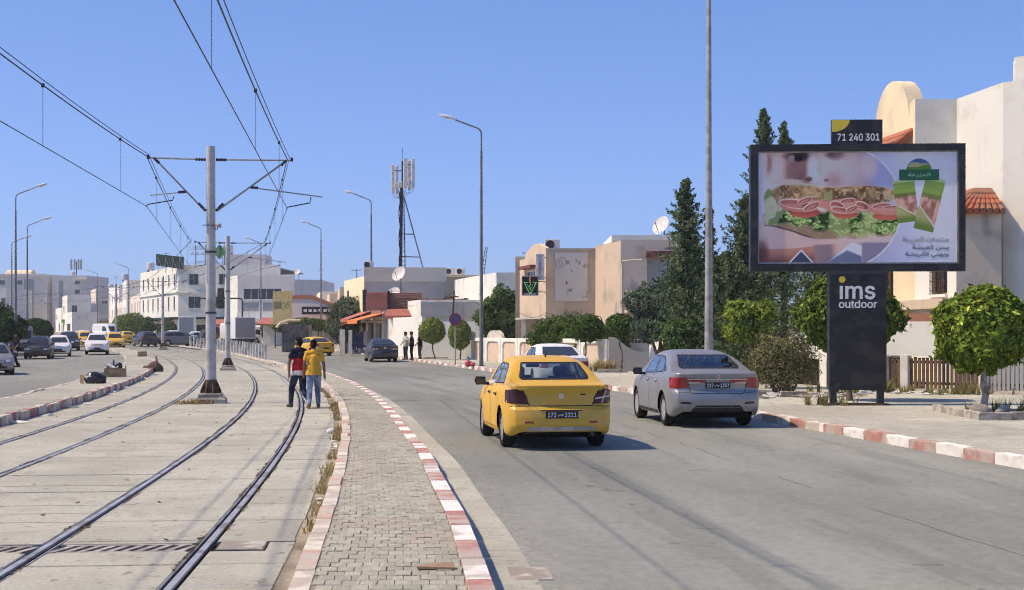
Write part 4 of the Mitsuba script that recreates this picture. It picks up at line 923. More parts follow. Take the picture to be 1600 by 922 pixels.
us = (S1 - S0) / Ls
awning(S0 + us * 1.0, S0 + us * 8.6, 3.1, 2.55, 1.5, 'm_orange_cloth', 'long orange awning over the shop fronts behind the lamp post', .5)
awning(S0 + us * 8.8, S0 + us * 13.0, 3.55, 2.95, 1.7, 'm_red_cloth', 'red tinted awning in the middle of the shop row')
awning(S0 + us * 13.3, S1 + us * .2, 3.3, 2.8, 1.9, 'm_orange_cloth', 'faded salmon awning above the standing men')
awning((-9.0, 101.1), (-6.4, 101.0), 3.6, 3.1, 1.2, 'm_red_cloth', 'dark red awning at the end of the shops by the white wall')
dish((-8.3, 104, 6.2), .58, (-.55, -.8, .45), 'large cream satellite dish above the red shop front', 3.3, 'm_white_plastic')
dish((-8.6, 102.6, 4.75), .5, (-.3, -.75, .62), 'second cream dish, lying lower above the red shop front', 3.3, 'm_white_plastic')
for i, (x, w, z0, z1, c) in enumerate(((-12.9, .36, .2, 2.15, 'm_white_wall'), (-12.2, .26, .2, 2.1, 'm_white_wall'), (-11.0, .26, .2, 2.0, 'm_grey_wall'))):
    single('shop_pier', bx(x, x + w, 105.4 - .4 * i, 105.8 - .4 * i, z0, z1), c, ['white masonry pier at the left end of the shop terrace', 'white pier beside hanging blue clothes', 'grey pier nearest the orange awning'][i], 'pier')
t = thing('hanging_clothes', 'dark blue clothes hanging between the white piers', 'clothes')
put(t, 'garment', [cbox((-11.85 + i * .15, 105.3, 1.25 + .06 * (i % 3)), (.12, .22, 1.2 - .2 * (i % 2)), .2 * i) for i in range(5)], 'm_blue_cloth')
put(t, 'rail', tube([(-12.1, 105.3, 1.95), (-10.9, 105.2, 1.95)], .02, 5), 'm_dark_steel')
ac_unit(-11.4, 112, 7.0, 'air conditioner case on top of the shops behind the lamp post', 0, .95)

h = House('beige_terrace', 'pale beige terrace of flat roofed houses behind the feathery tree', 'm_beige_wall')
h.shell([(-16.4, 134), (-10, 133), (-10, 145), (-18.2, 147)], .4, 6.3, {0: [(.6, 1.5, 3.6, 4.8, 'dark')]})
h.shell([(-19.6, 158), (-14, 158), (-14, 168), (-21.5, 168)], .6, 6.0, {})
h.shell([(-17.4, 150), (-12, 150), (-12, 156), (-18.6, 157)], .6, 7.0, {})
h.done()


t = thing('utility_post', 'dark knotted post with loose cable ends rising behind the no parking sign', 'post')
put(t, 'shaft', tube([(-4.05, 95.2, .1), (-4.0, 95.2, 3.2), (-3.9, 95.2, 4.7)], [.07, .07, .05], 7), 'm_rust'); put(t, 'crossarm', tube([(-4.5, 95.2, 4.25), (-3.95, 95.15, 4.35), (-3.6, 95.2, 4.3)], .05, 6), 'm_rust'); put(t, 'cable', wire([(-3.9, 95.2, 4.6), (-8.3, 101, 3.9), (-13, 118, 5.8)], .012, .4), 'm_wire')
t = thing('wall_cable', 'loose black cable strung from the white block to the pharmacy wall', 'cable'); put(t, 'strand', wire([(-1.0, 94.8, 3.4), (.5, 81.2, 3.0), (1.85, 75.9, 2.95), (4.45, 75.8, 2.92)], .014, .25), 'm_wire')
h = House('flat_house', 'plain tan flat roofed house filling the gap right of the brick house', 'm_far_cream')
h.shell([(-22.8, 168), (-18.3, 167), (-18.3, 176), (-24.5, 177)], .7, 6.9, {0: [(1.2, 2.4, 4.2, 5.4, 'dark')]}); h.done()
h = House('flat_house', 'low beige house with a small window in front of the tan flat roofed house', 'm_beige_wall')
h.shell([(-20.2, 156), (-17.3, 155.5), (-17.3, 163), (-21.6, 164)], .6, 6.3, {0: [(.8, 1.7, 4.0, 5.1, 'dark')]}); h.done()
# -- brick red house, poster wall, kiosk behind the pedestrians
h = House('brick_house', 'brick red gabled house with a dark signboard', 'm_brick_wall')
z = .5
h.face((-25.2, 150), (-17.8, 149), z, 5.2, poly=Polygon([(0, z), (7.4, z), (7.4, 4.6), (4.0, 5.9), (0, 5.9)]), mat='m_far_wall')
h.face((-17.8, 149), (-16.6, 156), z, 4.7); put(h.k, 'roof', hull([(-26.5, 145.5, 2.9), (-16.6, 145.0, 2.5), (-16.6, 149, 3.3), (-26.5, 149.8, 3.6), (-26.5, 145.5, 2.75), (-16.6, 145, 2.35)]), 'm_red_cloth')
put(h.k, 'gable_trim', [upright(Polygon([(0, 5.55), (4.0, 5.55), (7.45, 4.25), (7.45, 4.62), (4.0, 5.95), (0, 5.95)]), .3, (-25.2, 149.9, 0), (7.4, -1.0)), upright(sbox(5.6, .6, 7.4, 4.3), .1, (-25.2, 149.93, 0), (7.4, -1.0))], 'm_brick_wall')
put(h.k, 'shopfront', bx(-26, -17.5, 147.0, 147.3, .4, 2.7), 'm_white_wall')
sg = put(h.k, 'signboard', bx(-22.2, -18.9, 148.7, 148.9, 3.9, 4.7), 'm_black')
put(sg, 'lettering', [bx(-22.0 + i * .52, -21.65 + i * .52, 148.66, 148.7, 4.15, 4.45) for i in range(6)], 'm_white_paint')
h.done()
def poster2_fn(p, n, uv):
    s, t_ = uv.x, uv.y
    c = C(.62, .50, .22) * (.9 + .2 * noise(s * 12, t_ * 18, 2.0))
    for k in range(4):
        b = smo(.018, .006, dr.abs(t_ - (.93 - .055 * k))) * smo(.35, .6, noise(s * 30, k * 3.0, 1.0)) * smo(.05, .1, s) * smo(.95, .9, s)
        c = mix(c, (.45, .22, .06), .7 * b)
    c = mix(c, (.22, .17, .12), smo(.03, .0, dr.maximum(dr.abs(s - .26) - .2, dr.abs(t_ - .58) - .1)) * .9)
    c = mix(c, (.34, .32, .12), smo(.03, .0, dr.maximum(dr.abs(s - .72) - .2, dr.abs(t_ - .56) - .12)) * smo(.3, .6, noise(s * 18, t_ * 25, 9.0)))
    return mix(c, (.6, .42, .24), smo(.3, .05, t_) * .6)
mat('m_poster2', mikit.proc(poster2_fn), .6, .2)
t = thing('poster_panel', 'tall yellow poster panel standing above the street left of the brick house', 'poster')
v, f = upright(sbox(0, 0, 1.9, 3.2), .12, (-23.1, 136, 2.7), (1, -.12)); uvs = np.c_[(v[:, 0] + 23.1) / 1.88, (v[:, 2] - 2.7) / 3.2]
v = v + np.c_[np.zeros(len(v)), np.zeros(len(v)), .06 * (v[:, 0] + 23.1)]
put(t, 'print', (v, f), 'm_poster2', uv=uvs); put(t, 'post', [tube([(x, 136.2, .4), (x, 136.2, 5.5)], .06, 6) for x in (-22.9, -21.4)], 'm_dark_steel')
mat('m_kiosk', worn((.10, .11, .125), (.18, .17, .16), 2.5, .5), .6, .4)
t = thing('kiosk', 'dark corrugated kiosk with a curved roof behind the pedestrians', 'kiosk')
put(t, 'body', [bx(-19.3 + i * .14, -19.22 + i * .14, 118 + .03 * (i % 2), 118.1, .3, 2.6) for i in range(16)] + [bx(-19.3, -17.05, 118.09, 120, .3, 2.6)], 'm_kiosk')
put(t, 'roof', tube([(-19.75, 118, 2.35), (-19.4, 118, 2.75), (-18.8, 118.2, 2.95), (-17.8, 118.4, 2.95)], .12, 6), 'm_cream_wall')
t = thing('motorbikes', '', '') if False else None

# -- white corner building with the roof signs, and its street side
h = House('corner_building', 'large white three storey corner building below the roof billboard', 'm_white_wall')
B0 = np.array((-48.6, 205.0)); zb = 1.0
B1 = np.array((-33.6, 204.0))
h.face(B0, B1, zb, 11.9, [(1.5, 3.3, 5.6, 7.3, 'dark'), (5.2, 7.0, 5.6, 7.3, 'dark'), (1.6, 3.0, 9.0, 10.6, 'dark'), (6.0, 7.4, 9.0, 10.6, 'dark'), (10.5, 11.9, 5.6, 7.3, 'dark'),
                          (0.8, 4.0, 1.2, 3.2, 'void'), (5.2, 8.4, 1.2, 3.2, 'void'), (9.6, 13.2, 1.2, 3.2, 'void')])
Bs = mid(250, 4.0) + [10.5, 0]
far1 = np.array((-61.5, 233.0)); Lb = np.linalg.norm(B0 - far1)
hs = []
for i in range(7):
    s = 2.2 + i * 4.2
    hs += [(s, s + 1.1, 5.4, 7.4, 'dark'), (s + .2, s + 1.2, 8.9, 10.7, 'dark')]
hs += [(3 + i * 5, 6 + i * 5, 1.6, 3.5, 'void') for i in range(5)]
h.face(far1, B0, zb, 11.9, hs)
h.ledge(far1, B0, 7.9, 8.15, .25); h.ledge(B0, B1, 4.0, 4.3, 1.3, 'm_dark_green', 'canopy'); h.ledge(far1, B0, 4.0, 4.3, 1.3, 'm_dark_green', 'canopy', 12, None)
h.ledge(B0, B1, 7.75, 8.0, .25)
put(h.k, 'roof', xf(extrude(Polygon([B0, B1, (-33, 225), (-52, 236), far1]).buffer(-.3), .15), None, (0, 0, 11.4)), 'm_grey_wall')
put(h.k, 'roof_room', bx(-42.5, -36.5, 208, 214, 11.4, 13.6), 'm_far_wall')
# lower right wing
C0, C1 = np.array((-38.2, 196.0)), np.array((-30.2, 195.4))
h.face(C0, C1, zb, 10.0, [(.8, 6.2, 6.6, 8.2, 'glass'), (.7, 3.0, 5.0, 6.2, 'shutter'), (3.6, 6.0, 5.0, 6.2, 'shutter'), (1, 3.6, 1.2, 3.3, 'void'), (4.4, 7.2, 1.2, 3.3, 'shutter')], mat='m_far_wall')
h.face((-41.5, 203.5), C0, zb, 10.0, mat='m_white_wall')
h.ledge(C0, C1, 4.0, 4.9, .2, 'm_white_wall', 'shop_fascia'); h.ledge(C0, C1, 3.55, 3.8, 1.2, 'm_white_paint', 'canopy', 0, 7)
h.face(C1, C1 + [3.6, 1.5], zb, 9.4, [(.5, 3.0, 5.6, 7.0, 'dark'), (.3, 3.2, 1.3, 3.2, 'shutter')], mat='m_far_wall')
h.ledge(C1, C1 + [3.6, 1.5], 3.4, 4.3, .2, 'm_dark_steel', 'shop_fascia'); h.ledge(C1, C1 + [3.6, 1.5], 4.7, 5.3, .15, 'm_dark_steel', 'upper_fascia')
h.face(C1 + [3.6, 1.5], (-26.5, 210), zb, 9.4, mat='m_far_wall')
put(h.k, 'roof', xf(extrude(Polygon([C0, C1, C1 + [3.6, 1.5], (-26.5, 210), (-40, 210)]).buffer(-.3), .15), None, (0, 0, 9.2)), 'm_grey_wall')
h.done()
awning((-43.9, 203.9), (-39.6, 203.6), 4.3, 3.3, 1.6, 'm_red_cloth', 'red shop awning under the corner building', .5)
dish((-30.3, 199, 10.6), .45, (-.4, -.8, .45), 'small white dish on the roof of the corner building wing', 9.3)

h = House('street_terrace', 'continuous cream and white terrace running back from the corner building', 'm_far_cream')
def run(p, q, zt, wallm, n, z_lo=1.5, two=True, kind='dark'):
    p, q = np.asarray(p, float), np.asarray(q, float); L = np.linalg.norm(q - p); hs = []
    for i in range(n):
        s = L * (i + .35) / n; w = min(1.3, L / n * .35)
        hs += [(s, s + w, 5.6, 7.4, kind)] + ([(s, s + w, 9.0, 10.8, kind)] if two else []) + [(s - w * .3, s + w * 1.3, z_lo + .1, 3.8, 'void')]
    h.face(p, q, z_lo - .4, zt, hs, mat=wallm)
run((-71.0, 262), far1 + [-.1, .2], 8.6, 'm_far_cream', 6, 1.7, False)
run((-80.2, 290), (-75.3, 275), 12.4, 'm_white_wall', 3, 1.9)
h.face((-75.3, 275), (-67, 273), 1.5, 12.4, mat='m_far_wall')
run((-94.5, 330), (-86, 308), 12.6, 'm_white_wall', 4, 2.0)
h.face((-86, 308), (-80, 307), 1.5, 12.6, mat='m_far_wall'); run((-86.5, 309), (-80.5, 291), 8.6, 'm_far_cream', 4, 1.9, False)
h.face(far1, far1 + [8, -1], 8, 11.9, mat='m_far_wall')
h.done()
h = House('balcony_house', 'beige house with stepped balconies at the far bend of the street', 'm_far_cream')
zf = 2.4
h.shell([(-118.5, 396), (-112.3, 380), (-106.5, 381), (-108, 398)], zf, 14.2, {0: [(5, 7, 9.5, 11, 'dark'), (11, 13, 9.5, 11, 'dark')], 1: [(1.5, 3.0, 9.5, 10.8, 'dark')]})
h.shell([(-113.5, 369), (-105.2, 352), (-99.5, 353), (-106, 371)], zf, 9.6, {0: [(3, 6, 6, 7.5, 'dark'), (10, 13, 6, 7.5, 'dark'), (3, 15, 2.6, 4.0, 'void')]})
b_ = ((-113.5, 369), (-105.2, 352)); h.ledge(*b_, 5.2, 5.9, 1.2, 'm_white_wall', 'balcony'); h.ledge(*b_, 8.2, 8.9, 1.2, 'm_white_wall', 'balcony'); h.ledge((-105.3, 351.9), (-99.4, 352.9), 5.2, 5.9, .8, 'm_white_wall', 'balcony')
h.ledge((-105.3, 351.9), (-99.4, 352.9), 4.0, 5.0, .5, 'm_yellow_sign', 'shop_sign'); h.ledge((-100, 340), (-90, 322), 3.6, 4.2, 1.6, 'm_red_cloth', 'awning')
h.done()
h = House('blue_white_house', 'narrow white house with a green sign among the distant shops', 'm_white_wall')
h.shell([(-110.5, 346), (-103.6, 328), (-99.0, 329), (-104, 348)], 2.2, 11.0, {0: [(3, 5, 7, 8.8, 'dark'), (9, 11, 7, 8.8, 'dark'), (3, 7, 2.6, 4.5, 'void')], 1: [(1.0, 2.2, 7, 8.6, 'dark')]})
h.ledge((-110.5, 346), (-103.6, 328), 4.6, 5.4, .5, 'm_green_sign', 'shop_sign', 4, 10)
h.shell([(-117, 361), (-111, 347), (-105, 349), (-111, 364)], 2.2, 8.4, {0: [(2, 4, 5.4, 6.8, 'dark'), (8, 11, 2.6, 4.6, 'void')]})
h.shell([(-102, 322), (-97.5, 312), (-92, 313), (-96, 325)], 2.2, 6.8, {0: [(2, 8, 2.6, 4.2, 'void')]})
h.done()
def slab_block(name, label, x0, x1, d, zt, wall, cols, rows_, z0=3.2, stair=None, side=None):
    h = House(name, label, wall); L = x1 - x0; hs = []
    for c in range(cols):
        for r in range(rows_):
            s = L * (c + .3) / cols; z = z0 + 1.4 + r * 3.0
            if z + 1.5 < zt - .4 and not (stair and stair[0] - 2 < s < stair[1] + 1): hs.append((s, s + 1.5, z, z + 1.4, 'dark'))
    if stair: hs.append((stair[0], stair[1], z0 + 1, zt - 1.5, 'shutter'))
    h.face((x0, d), (x1, d), z0 - 1, zt, hs, th=.4)
    h.face((x0 - 4, d + 16), (x0, d), z0 - 1, zt); h.face((x1, d), (x1 + 2, d + 16), z0 - 1, zt); h.face((x1 + 2, d + 16), (x0 - 4, d + 16), z0 - 1, zt)
    put(h.k, 'roof', bx(x0 + .4, x1 - .2, d + .5, d + 15, zt - .5, zt - .3), 'm_grey_wall')
    return h
h = slab_block('apartment_block', 'pale apartment block with a brown stair window strip at far left', -158, -142, 430, 20.2, 'm_far_wall', 3, 5, 3.6, (9, 12)); h.ledge((-158, 430), (-142, 430), 19.6, 20.3, .5); h.done()
h = slab_block('apartment_block', 'low white apartment house with small square windows behind the left trees', -153, -146.5, 408, 15.2, 'm_white_wall', 3, 4, 3.6)
put(h.k, 'vault', xf(lathe([(0, -4), (3.2, -4), (3.2, 4), (0, 4)], 24, axis='x'), None, (-153.5, 440, 18.8)), 'm_cream_wall', 30); h.done()
h = slab_block('apartment_block', 'tall grey white apartment block topped by a small antenna', -138.8, -128.3, 425, 19.6, 'm_far_wall', 2, 5, 3.6, (2.0, 3.4))
h.ledge((-138.8, 425), (-128.3, 425), 18.0, 18.5, .6, 'm_far_cream', 'cornice', 7, 10.5); h.done()
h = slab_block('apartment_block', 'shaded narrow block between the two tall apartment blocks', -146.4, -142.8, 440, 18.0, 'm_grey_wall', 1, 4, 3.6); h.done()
t = thing('roof_antenna', 'cluster of panel antennas on the tall grey white block', 'antenna')
put(t, 'mast', tube([(-132.4, 428, 19.5), (-132.4, 428, 24)], .14, 6), 'm_dark_steel')
put(t, 'panel', [bx(-132.4 + x - .25, -132.4 + x + .25, 427.6, 427.9, 21.5, 24.6) for x in (-1.5, -.5, .7, 1.5)], 'm_grey_plastic')

# rooftop billboard, lattice letters and the green diamond
t = thing('rooftop_billboard', 'dark green backed billboard on struts above the corner building', 'billboard')
a, b = np.array((-52.2, 206.5)), np.array((-47.6, 203.9)); ub = (b - a) / np.linalg.norm(b - a); Lr = np.linalg.norm(b - a)
put(t, 'panel', upright(Polygon([(0, 11.9), (Lr, 11.2), (Lr, 13.0), (0, 13.6)]), .12, (*a, 0), ub), 'm_dark_green')
nb = np.array([ub[1], -ub[0]])
for s in np.linspace(.5, Lr - .6, 4):
    p = a + ub * s + nb * .1
    put(t, 'strut', [tube([(*p, 10.8), (*p, 13.2)], .04, 5), tube([(*p, 13.0), (*(p + ub * .75), 11.5)], .04, 5)], 'm_galv')
t = thing('lattice_letters', 'two rows of open rooftop letters on poles behind the nearest tram pole', 'sign')
lx0, ld = -47.4, 207.0
for i, x in enumerate((-46.2, -44.9, -43.2, -41.8)):
    put(t, 'pole', tube([(lx0 + 1.4 * i + .9, ld, 11.6), (lx0 + 1.4 * i + .9, ld, 14.9)], .07, 5), 'm_lamp_pole')
r_ = np.random.default_rng(3); ms = []
for row, (zl, hh) in enumerate(((14.35, .55), (13.55, .42))):
    x = lx0 + .1 + .15 * row
    while x < lx0 + 5.9:
        k_ = r_.integers(0, 4); w = r_.uniform(.2, .36)
        if k_ == 0: ms.append(tube([(x, ld - .15, zl), (x + w / 2, ld - .15, zl + hh), (x + w, ld - .15, zl)], .035, 4))
        elif k_ == 1: ms.append(tube([(x, ld - .15, zl + hh), (x, ld - .15, zl + .05), (x + w, ld - .15, zl)], .035, 4))
        elif k_ == 2: ms.append(tube([(x + w / 2 + w / 2 * math.cos(q), ld - .15, zl + hh * .4 + hh * .35 * math.sin(q)) for q in np.linspace(0, 6.1, 8)], .035, 4))
        else: ms.append(tube([(x, ld - .15, zl), (x, ld - .15, zl + hh * .9)], .035, 4))
        x += w + .1
put(t, 'letter_frame', ms, 'm_lamp_pole')
put(t, 'rail', [tube([(lx0, ld, z_), (lx0 + 6, ld, z_)], .03, 4) for z_ in (13.5, 14.3, 12.3)], 'm_lamp_pole')
t = thing('diamond_sign', 'green diamond shaped sign with a dark knob on top, beside the second tram pole', 'sign')
q = np.array([(-1.0, 0), (0, -1.1), (1.0, 0), (0, 1.1)]); 
put(t, 'panel', upright(Polygon(q), .12, (-42.8, 206, 13.85), (1, 0)), 'm_green_sign')
put(t, 'stripe', upright(Polygon([(.0, 1.0), (.25, .7), (.3, .1), (.1, -.6), (-.2, -.85), (.1, -.3), (.1, .3)]), .03, (-42.8, 205.96, 13.85), (1, 0)), 'm_dark_green')
put(t, 'knob', xf(trimesh.creation.icosphere(2, .2), None, (-42.8, 206, 15.2)), 'm_dark_steel', True)
put(t, 'post', [tube([(x, 206.1, 11.5), (x, 206.1, 13.2)], .06, 5) for x in (-43.2, -42.4)], 'm_galv')

# antenna mast
t = thing('antenna_mast', 'tall mobile phone mast with a slanting brace on the long beige roof', 'antenna')
mx, my = -9.2, 118.0
put(t, 'mast', [tube([(mx - .14, my, 5.9), (mx - .05, my, 14.2)], .13, 8), tube([(mx + .26, my + .2, 5.9), (mx + .12, my + .1, 13.4)], .05, 6)], 'm_dark_steel')
for z_ in np.arange(6.4, 13.6, .38): put(t, 'ladder_rung', tube([(mx - .2, my - .14, z_), (mx + .2, my - .14, z_)], .018, 4), 'm_dark_steel')
put(t, 'cable_run', [tube([(mx - .22 + .05 * math.sin(z_ * 3 + j), my - .16, z_) for z_ in np.arange(6, 13.8, .3)], .03, 5) for j in range(2)], 'm_black')
put(t, 'brace', tube([(mx + .1, my, 13.5), (mx + 1.95, my, 6.55)], .06, 6), 'm_lamp_pole')
put(t, 'tie', [tube([(mx, my, 10.2), (mx + .95, my, 10.15)], .05, 5), tube([(mx, my, 8.3), (mx + 1.45, my, 8.25)], .05, 5)], 'm_lamp_pole')
put(t, 'lightning_rod', tube([(mx, my, 14.2), (mx, my, 17.4)], .02, 5), 'm_dark_steel'); put(t, 'top_pole', tube([(mx, my, 14), (mx, my, 16.3)], .07, 6), 'm_dark_steel')
for i, (dx, dy, z0, z1, w) in enumerate(((-.78, -.1, 13.6, 16.0, .26), (.30, -.35, 14.0, 16.5, .34), (.92, .0, 14.0, 16.5, .26), (.55, .5, 13.9, 16.4, .26), (-.5, .5, 13.6, 16.0, .26))):
    pk = put(t, 'antenna_panel', rbox((mx + dx, my + dy, (z0 + z1) / 2), (w, .2, z1 - z0), .04), 'm_white_plastic')
    put(pk, 'bracket', [tube([(mx, my, z_), (mx + dx, my + dy, z_)], .03, 5) for z_ in (z0 + .5, z1 - .5)], 'm_dark_steel')
    put(pk, 'cable', tube([(mx + dx, my + dy, z0), (mx + dx * .9, my + dy, z0 - .3), (mx + dx * .5, my + dy, z0 - .42), (mx, my, z0 - .1)], .025, 5), 'm_grey_plastic')
for c_, z_ in (((mx - .45, my - .2, 14.2), (.36, .25, .5)), ((mx - .12, my - .3, 14.3), (.3, .2, .5)), ((mx + .62, my - .1, 14.5), (.2, .2, .6))): put(t, 'radio_unit', rbox(c_, z_, .03), 'm_white_plastic')

# roof and street clutter of the distant houses
g3 = np.random.default_rng(21)
for i, (x, d, z, lb) in enumerate(((-42, 209, 13.6, 'round white water tank on the stair room of the corner building'), (-58, 226, 11.9, 'white water tank on the street side roof of the corner building'), (-77, 280, 12.4, 'small water tank on the tall white terrace house'), (-110, 386, 14.2, 'water tank on the beige balcony house'), (-134, 430, 19.6, 'square water tank on the tall grey white block'), (2.4, 100, 5.95, 'white water tank on the flat white block'))):
    t = thing('water_tank', lb, 'water tank'); put(t, 'tank', lathe([(0, 0), (.6, 0), (.62, .1), (.62, 1.0), (.5, 1.15), (.15, 1.2), (0, 1.2)], 16, (x, d, z + .25)), 'm_white_plastic', 40); put(t, 'stand', [cbox((x + a, d + b, z + .1), (.12, .12, .34)) for a in (-.4, .4) for b in (-.3, .3)], 'm_rust')
for i, (x, d, z, h_, lb) in enumerate(((-52, 212, 11.9, 2.2, 'thin television aerial above the rooftop billboard building'), (-66, 243, 8.6, 2.0, 'television aerial on the cream terrace'), (-90, 320, 12.6, 2.4, 'television aerial on the striped white house'), (-15, 136, 6.3, 1.8, 'television aerial on the pale beige terrace'), (1.2, 98, 5.95, 1.6, 'television aerial on the white block left of the pharmacy'), (-27.5, 203, 9.4, 1.8, 'television aerial on the low end of the corner building wing'))):
    t = thing('television_aerial', lb, 'antenna'); put(t, 'mast', tube([(x, d, z - .4), (x, d, z + h_)], .035, 5), 'm_dark_steel'); put(t, 'boom', tube([(x - .5, d, z + h_ * .92), (x + .5, d, z + h_ * .95)], .025, 4), 'm_dark_steel')
    for k_ in np.linspace(-.45, .45, 6): put(t, 'element', tube([(x + k_, d - .35, z + h_ * .94), (x + k_, d + .35, z + h_ * .94)], .015, 4), 'm_dark_steel')
for i, (p, q, z, out, mt, lb) in enumerate((((-59.5, 229), (-57.2, 224), 4.3, 1.5, 'm_green_sign', 'green shop awning on the street side of the corner building'), ((-55.5, 220.4), (-53.2, 215.4), 4.3, 1.5, 'm_white_plastic', 'white shop awning on the street side of the corner building'), ((-51.8, 212.5), (-49.6, 207.5), 4.2, 1.4, 'm_orange_cloth', 'orange shop awning beside the corner of the white building'), ((-69, 257.5), (-66, 249.5), 3.9, 1.5, 'm_red_cloth', 'red awning under the cream terrace'), ((-36.6, 195.6), (-32.8, 195.3), 3.5, 1.3, 'm_white_plastic', 'white awning under the corner building wing'), ((-18.9, 146.8), (-17.6, 146.8), 2.6, .9, 'm_orange_cloth', 'small orange awning at the end of the brick house'))): awning(p, q, z, z - .7, out, mt, lb, .35)

# ---------------------------------------------------------------- street lamps
def lamp(x, y, zb, hgt, ang, label, big=False, arm=1.9):
    t = thing('street_lamp', label, 'street lamp', 'tall street lamps along the two roads')
    d = np.array([math.cos(ang), math.sin(ang), 0]); p = np.array([x, y, zb]); r0, r1 = (.115 if big else .10, .055)
    put(t, 'pole', tube([p + [0, 0, z] for z in (0, 1.2, 1.25, hgt * .6, hgt - 1.2)], [r0 + .012, r0 + .01, r0, .078, r1 + .005], 12), 'm_galv' if big else 'm_lamp_pole', True)
    k = [p + [0, 0, hgt - 1.3]] + [p + d * (.35 * (1 - math.cos(a))) + [0, 0, hgt - .35 + .35 * math.sin(a)] for a in np.linspace(0, 1.2, 6)] + [p + d * (arm - .55) + [0, 0, hgt + .42]]
    put(t, 'arm', tube(k, .042, 8), 'm_galv' if big else 'm_lamp_pole', True)
    e = p + d * (arm - .6) + [0, 0, hgt + .42]; up = np.array([0, 0, 1.0]); side = np.cross(up, d); ax = d * .95 + up * .28; ax /= np.linalg.norm(ax); nn = np.cross(ax, side) * -1
    R = np.c_[ax, side, np.cross(ax, side)]
    if R[2, 2] < 0: R[:, 1:] *= -1
    out = [(0, .05), (.2, .09), (.45, .15), (.75, .15), (.92, .08)]
    pts = [(xx, s * w, zz) for xx, w in out for s in (-1, 1) for zz in (-.03, .05)] + [(.55, 0, .12), (.75, 0, .1)]
    hk = put(t, 'lamp_head', xf(hull(pts), R, e), 'm_white_plastic', 35)
    put(hk, 'lens', xf(hull([(xx, s * w, zz) for xx, w in ((.42, .11), (.85, .08)) for s in (-1, 1) for zz in (-.03, -.10 if xx < .6 else -.05)]), R, e), 'm_lens', 35)
    put(t, 'foot_plate', [cbox((x, y, zb + .01), (.36, .36, .03))], 'm_dark_steel')
lamp(5.34, 38.2, .15, 12.2, math.pi - .3, 'tall galvanised lamp post behind the silver car, its top out of the picture', True)
lamp(-1.57, 72.0, .15, 12.2, math.pi - .15, 'tall street lamp beside the round no entry sign')
lamp(-11.2, 112, .33, 12.2, math.pi - .15, 'tall street lamp in front of the orange awnings')
lamp(-19.4, 143, .65, 12.0, math.pi - .15, 'street lamp rising behind the two pedestrians')
lamp(-30.5, 171, .95, 12.0, math.pi - .2, 'street lamp in front of the corner building wing')
lamp(-35.6, 101, .2, 11.7, .1, 'tallest street lamp at the left edge of the picture')
lamp(-45.1, 131, .4, 11.6, .1, 'second street lamp on the left pavement')
lamp(-57.2, 161, .8, 11.6, .1, 'third street lamp at the left edge, half hidden in the trees')
lamp(-64.0, 235, 1.5, 11.5, math.pi, 'distant street lamp above the cream terrace')
lamp(-78.0, 265, 1.8, 11.5, math.pi, 'farthest street lamp above the flat roofed houses on the left')

# traffic signals on a gantry arm
t = thing('traffic_light', 'traffic light hanging from a bent mast arm by the second tram pole', 'traffic light')
x0, y0 = -31.6, 165.0; z0 = .8
put(t, 'mast', tube([(x0, y0, z0), (x0, y0, z0 + 4.9), (x0 - .1, y0, z0 + 5.15), (x0 - .3, y0, z0 + 5.2), (x0 - 5.2, y0, z0 + 5.2)], .09, 8), 'm_dark_steel')
put(t, 'signal_head', rbox((x0 - 2.5, y0 - .15, z0 + 5.2), (.75, .3, 2.4), .06), 'm_black')
for i in range(3): put(t, 'signal_lens', xf(lathe([(0, 0), (.24, 0), (.24, .05), (0, .05)], 14, axis='y'), None, (x0 - 2.5, y0 - .36, z0 + 4.5 + i * .7)), ['m_dark_green', 'm_rust', 'm_rust'][i])

# no entry style round sign
def round_sign(x, y, z, r, zc, label):
    t = thing('round_sign', label, 'traffic sign')
    put(t, 'post', tube([(x, y, z), (x, y, zc + r * .6)], .035, 8), 'm_galv', True)
    put(t, 'disc', xf(lathe([(0, -.012), (r, -.012), (r, .012), (0, .012)], 32, axis='y'), None, (x, y - .055, zc)), 'm_sign_red')
    put(t, 'face', xf(lathe([(0, 0), (r * .74, 0), (r * .74, .004), (0, .004)], 32, axis='y'), None, (x, y - .073, zc)), 'm_sign_blue')
    put(t, 'bar', upright(Polygon([(-r * .62, r * .46), (-r * .46, r * .62), (r * .62, -r * .46), (r * .46, -r * .62)]), .004, (x, y - .081, zc), (1, 0)), 'm_sign_red')
round_sign(-3.0, 74.5, .15, .33, 2.56, 'round red and blue no parking sign on a post by a small tree')

# ---------------------------------------------------------------- the billboard
BB = np.array([7.83, 32.0]); byaw = -0.05; bu = np.array([math.cos(byaw), math.sin(byaw)]); bn = np.array([-bu[1], bu[0]])
def bp(a, z, out=0.0):
    p = BB + bu * a - bn * out; return (p[0], p[1], z)
def bslab(a0, a1, z0, z1, o0, o1):
    return upright(sbox(a0, z0, a1, z1), o1 - o0, bp(0, 0, o1), bu)
t = thing('billboard', 'large black framed billboard showing a sandwich, on a wide black column', 'billboard')
put(t, 'column', bslab(-.64, .64, .50, 3.16, -.17, .17), 'm_frame_black')
put(t, 'foot', [bslab(-.6, -.46, .1, .52, -.08, .08), bslab(.46, .6, .1, .52, -.08, .08)], 'm_dark_steel'); put(t, 'base_plate', [bslab(-.72, .72, .14, .19, -.2, .2)], 'm_rust')
put(t, 'neck', bslab(-.66, .66, 3.12, 3.2, -.19, .19), 'm_dark_steel')
W2, ZA, ZB = 2.41, 3.19, 6.07; fr = .17
put(t, 'back_box', bslab(-W2, W2, ZA, ZB, -.18, .02), 'm_frame_black')
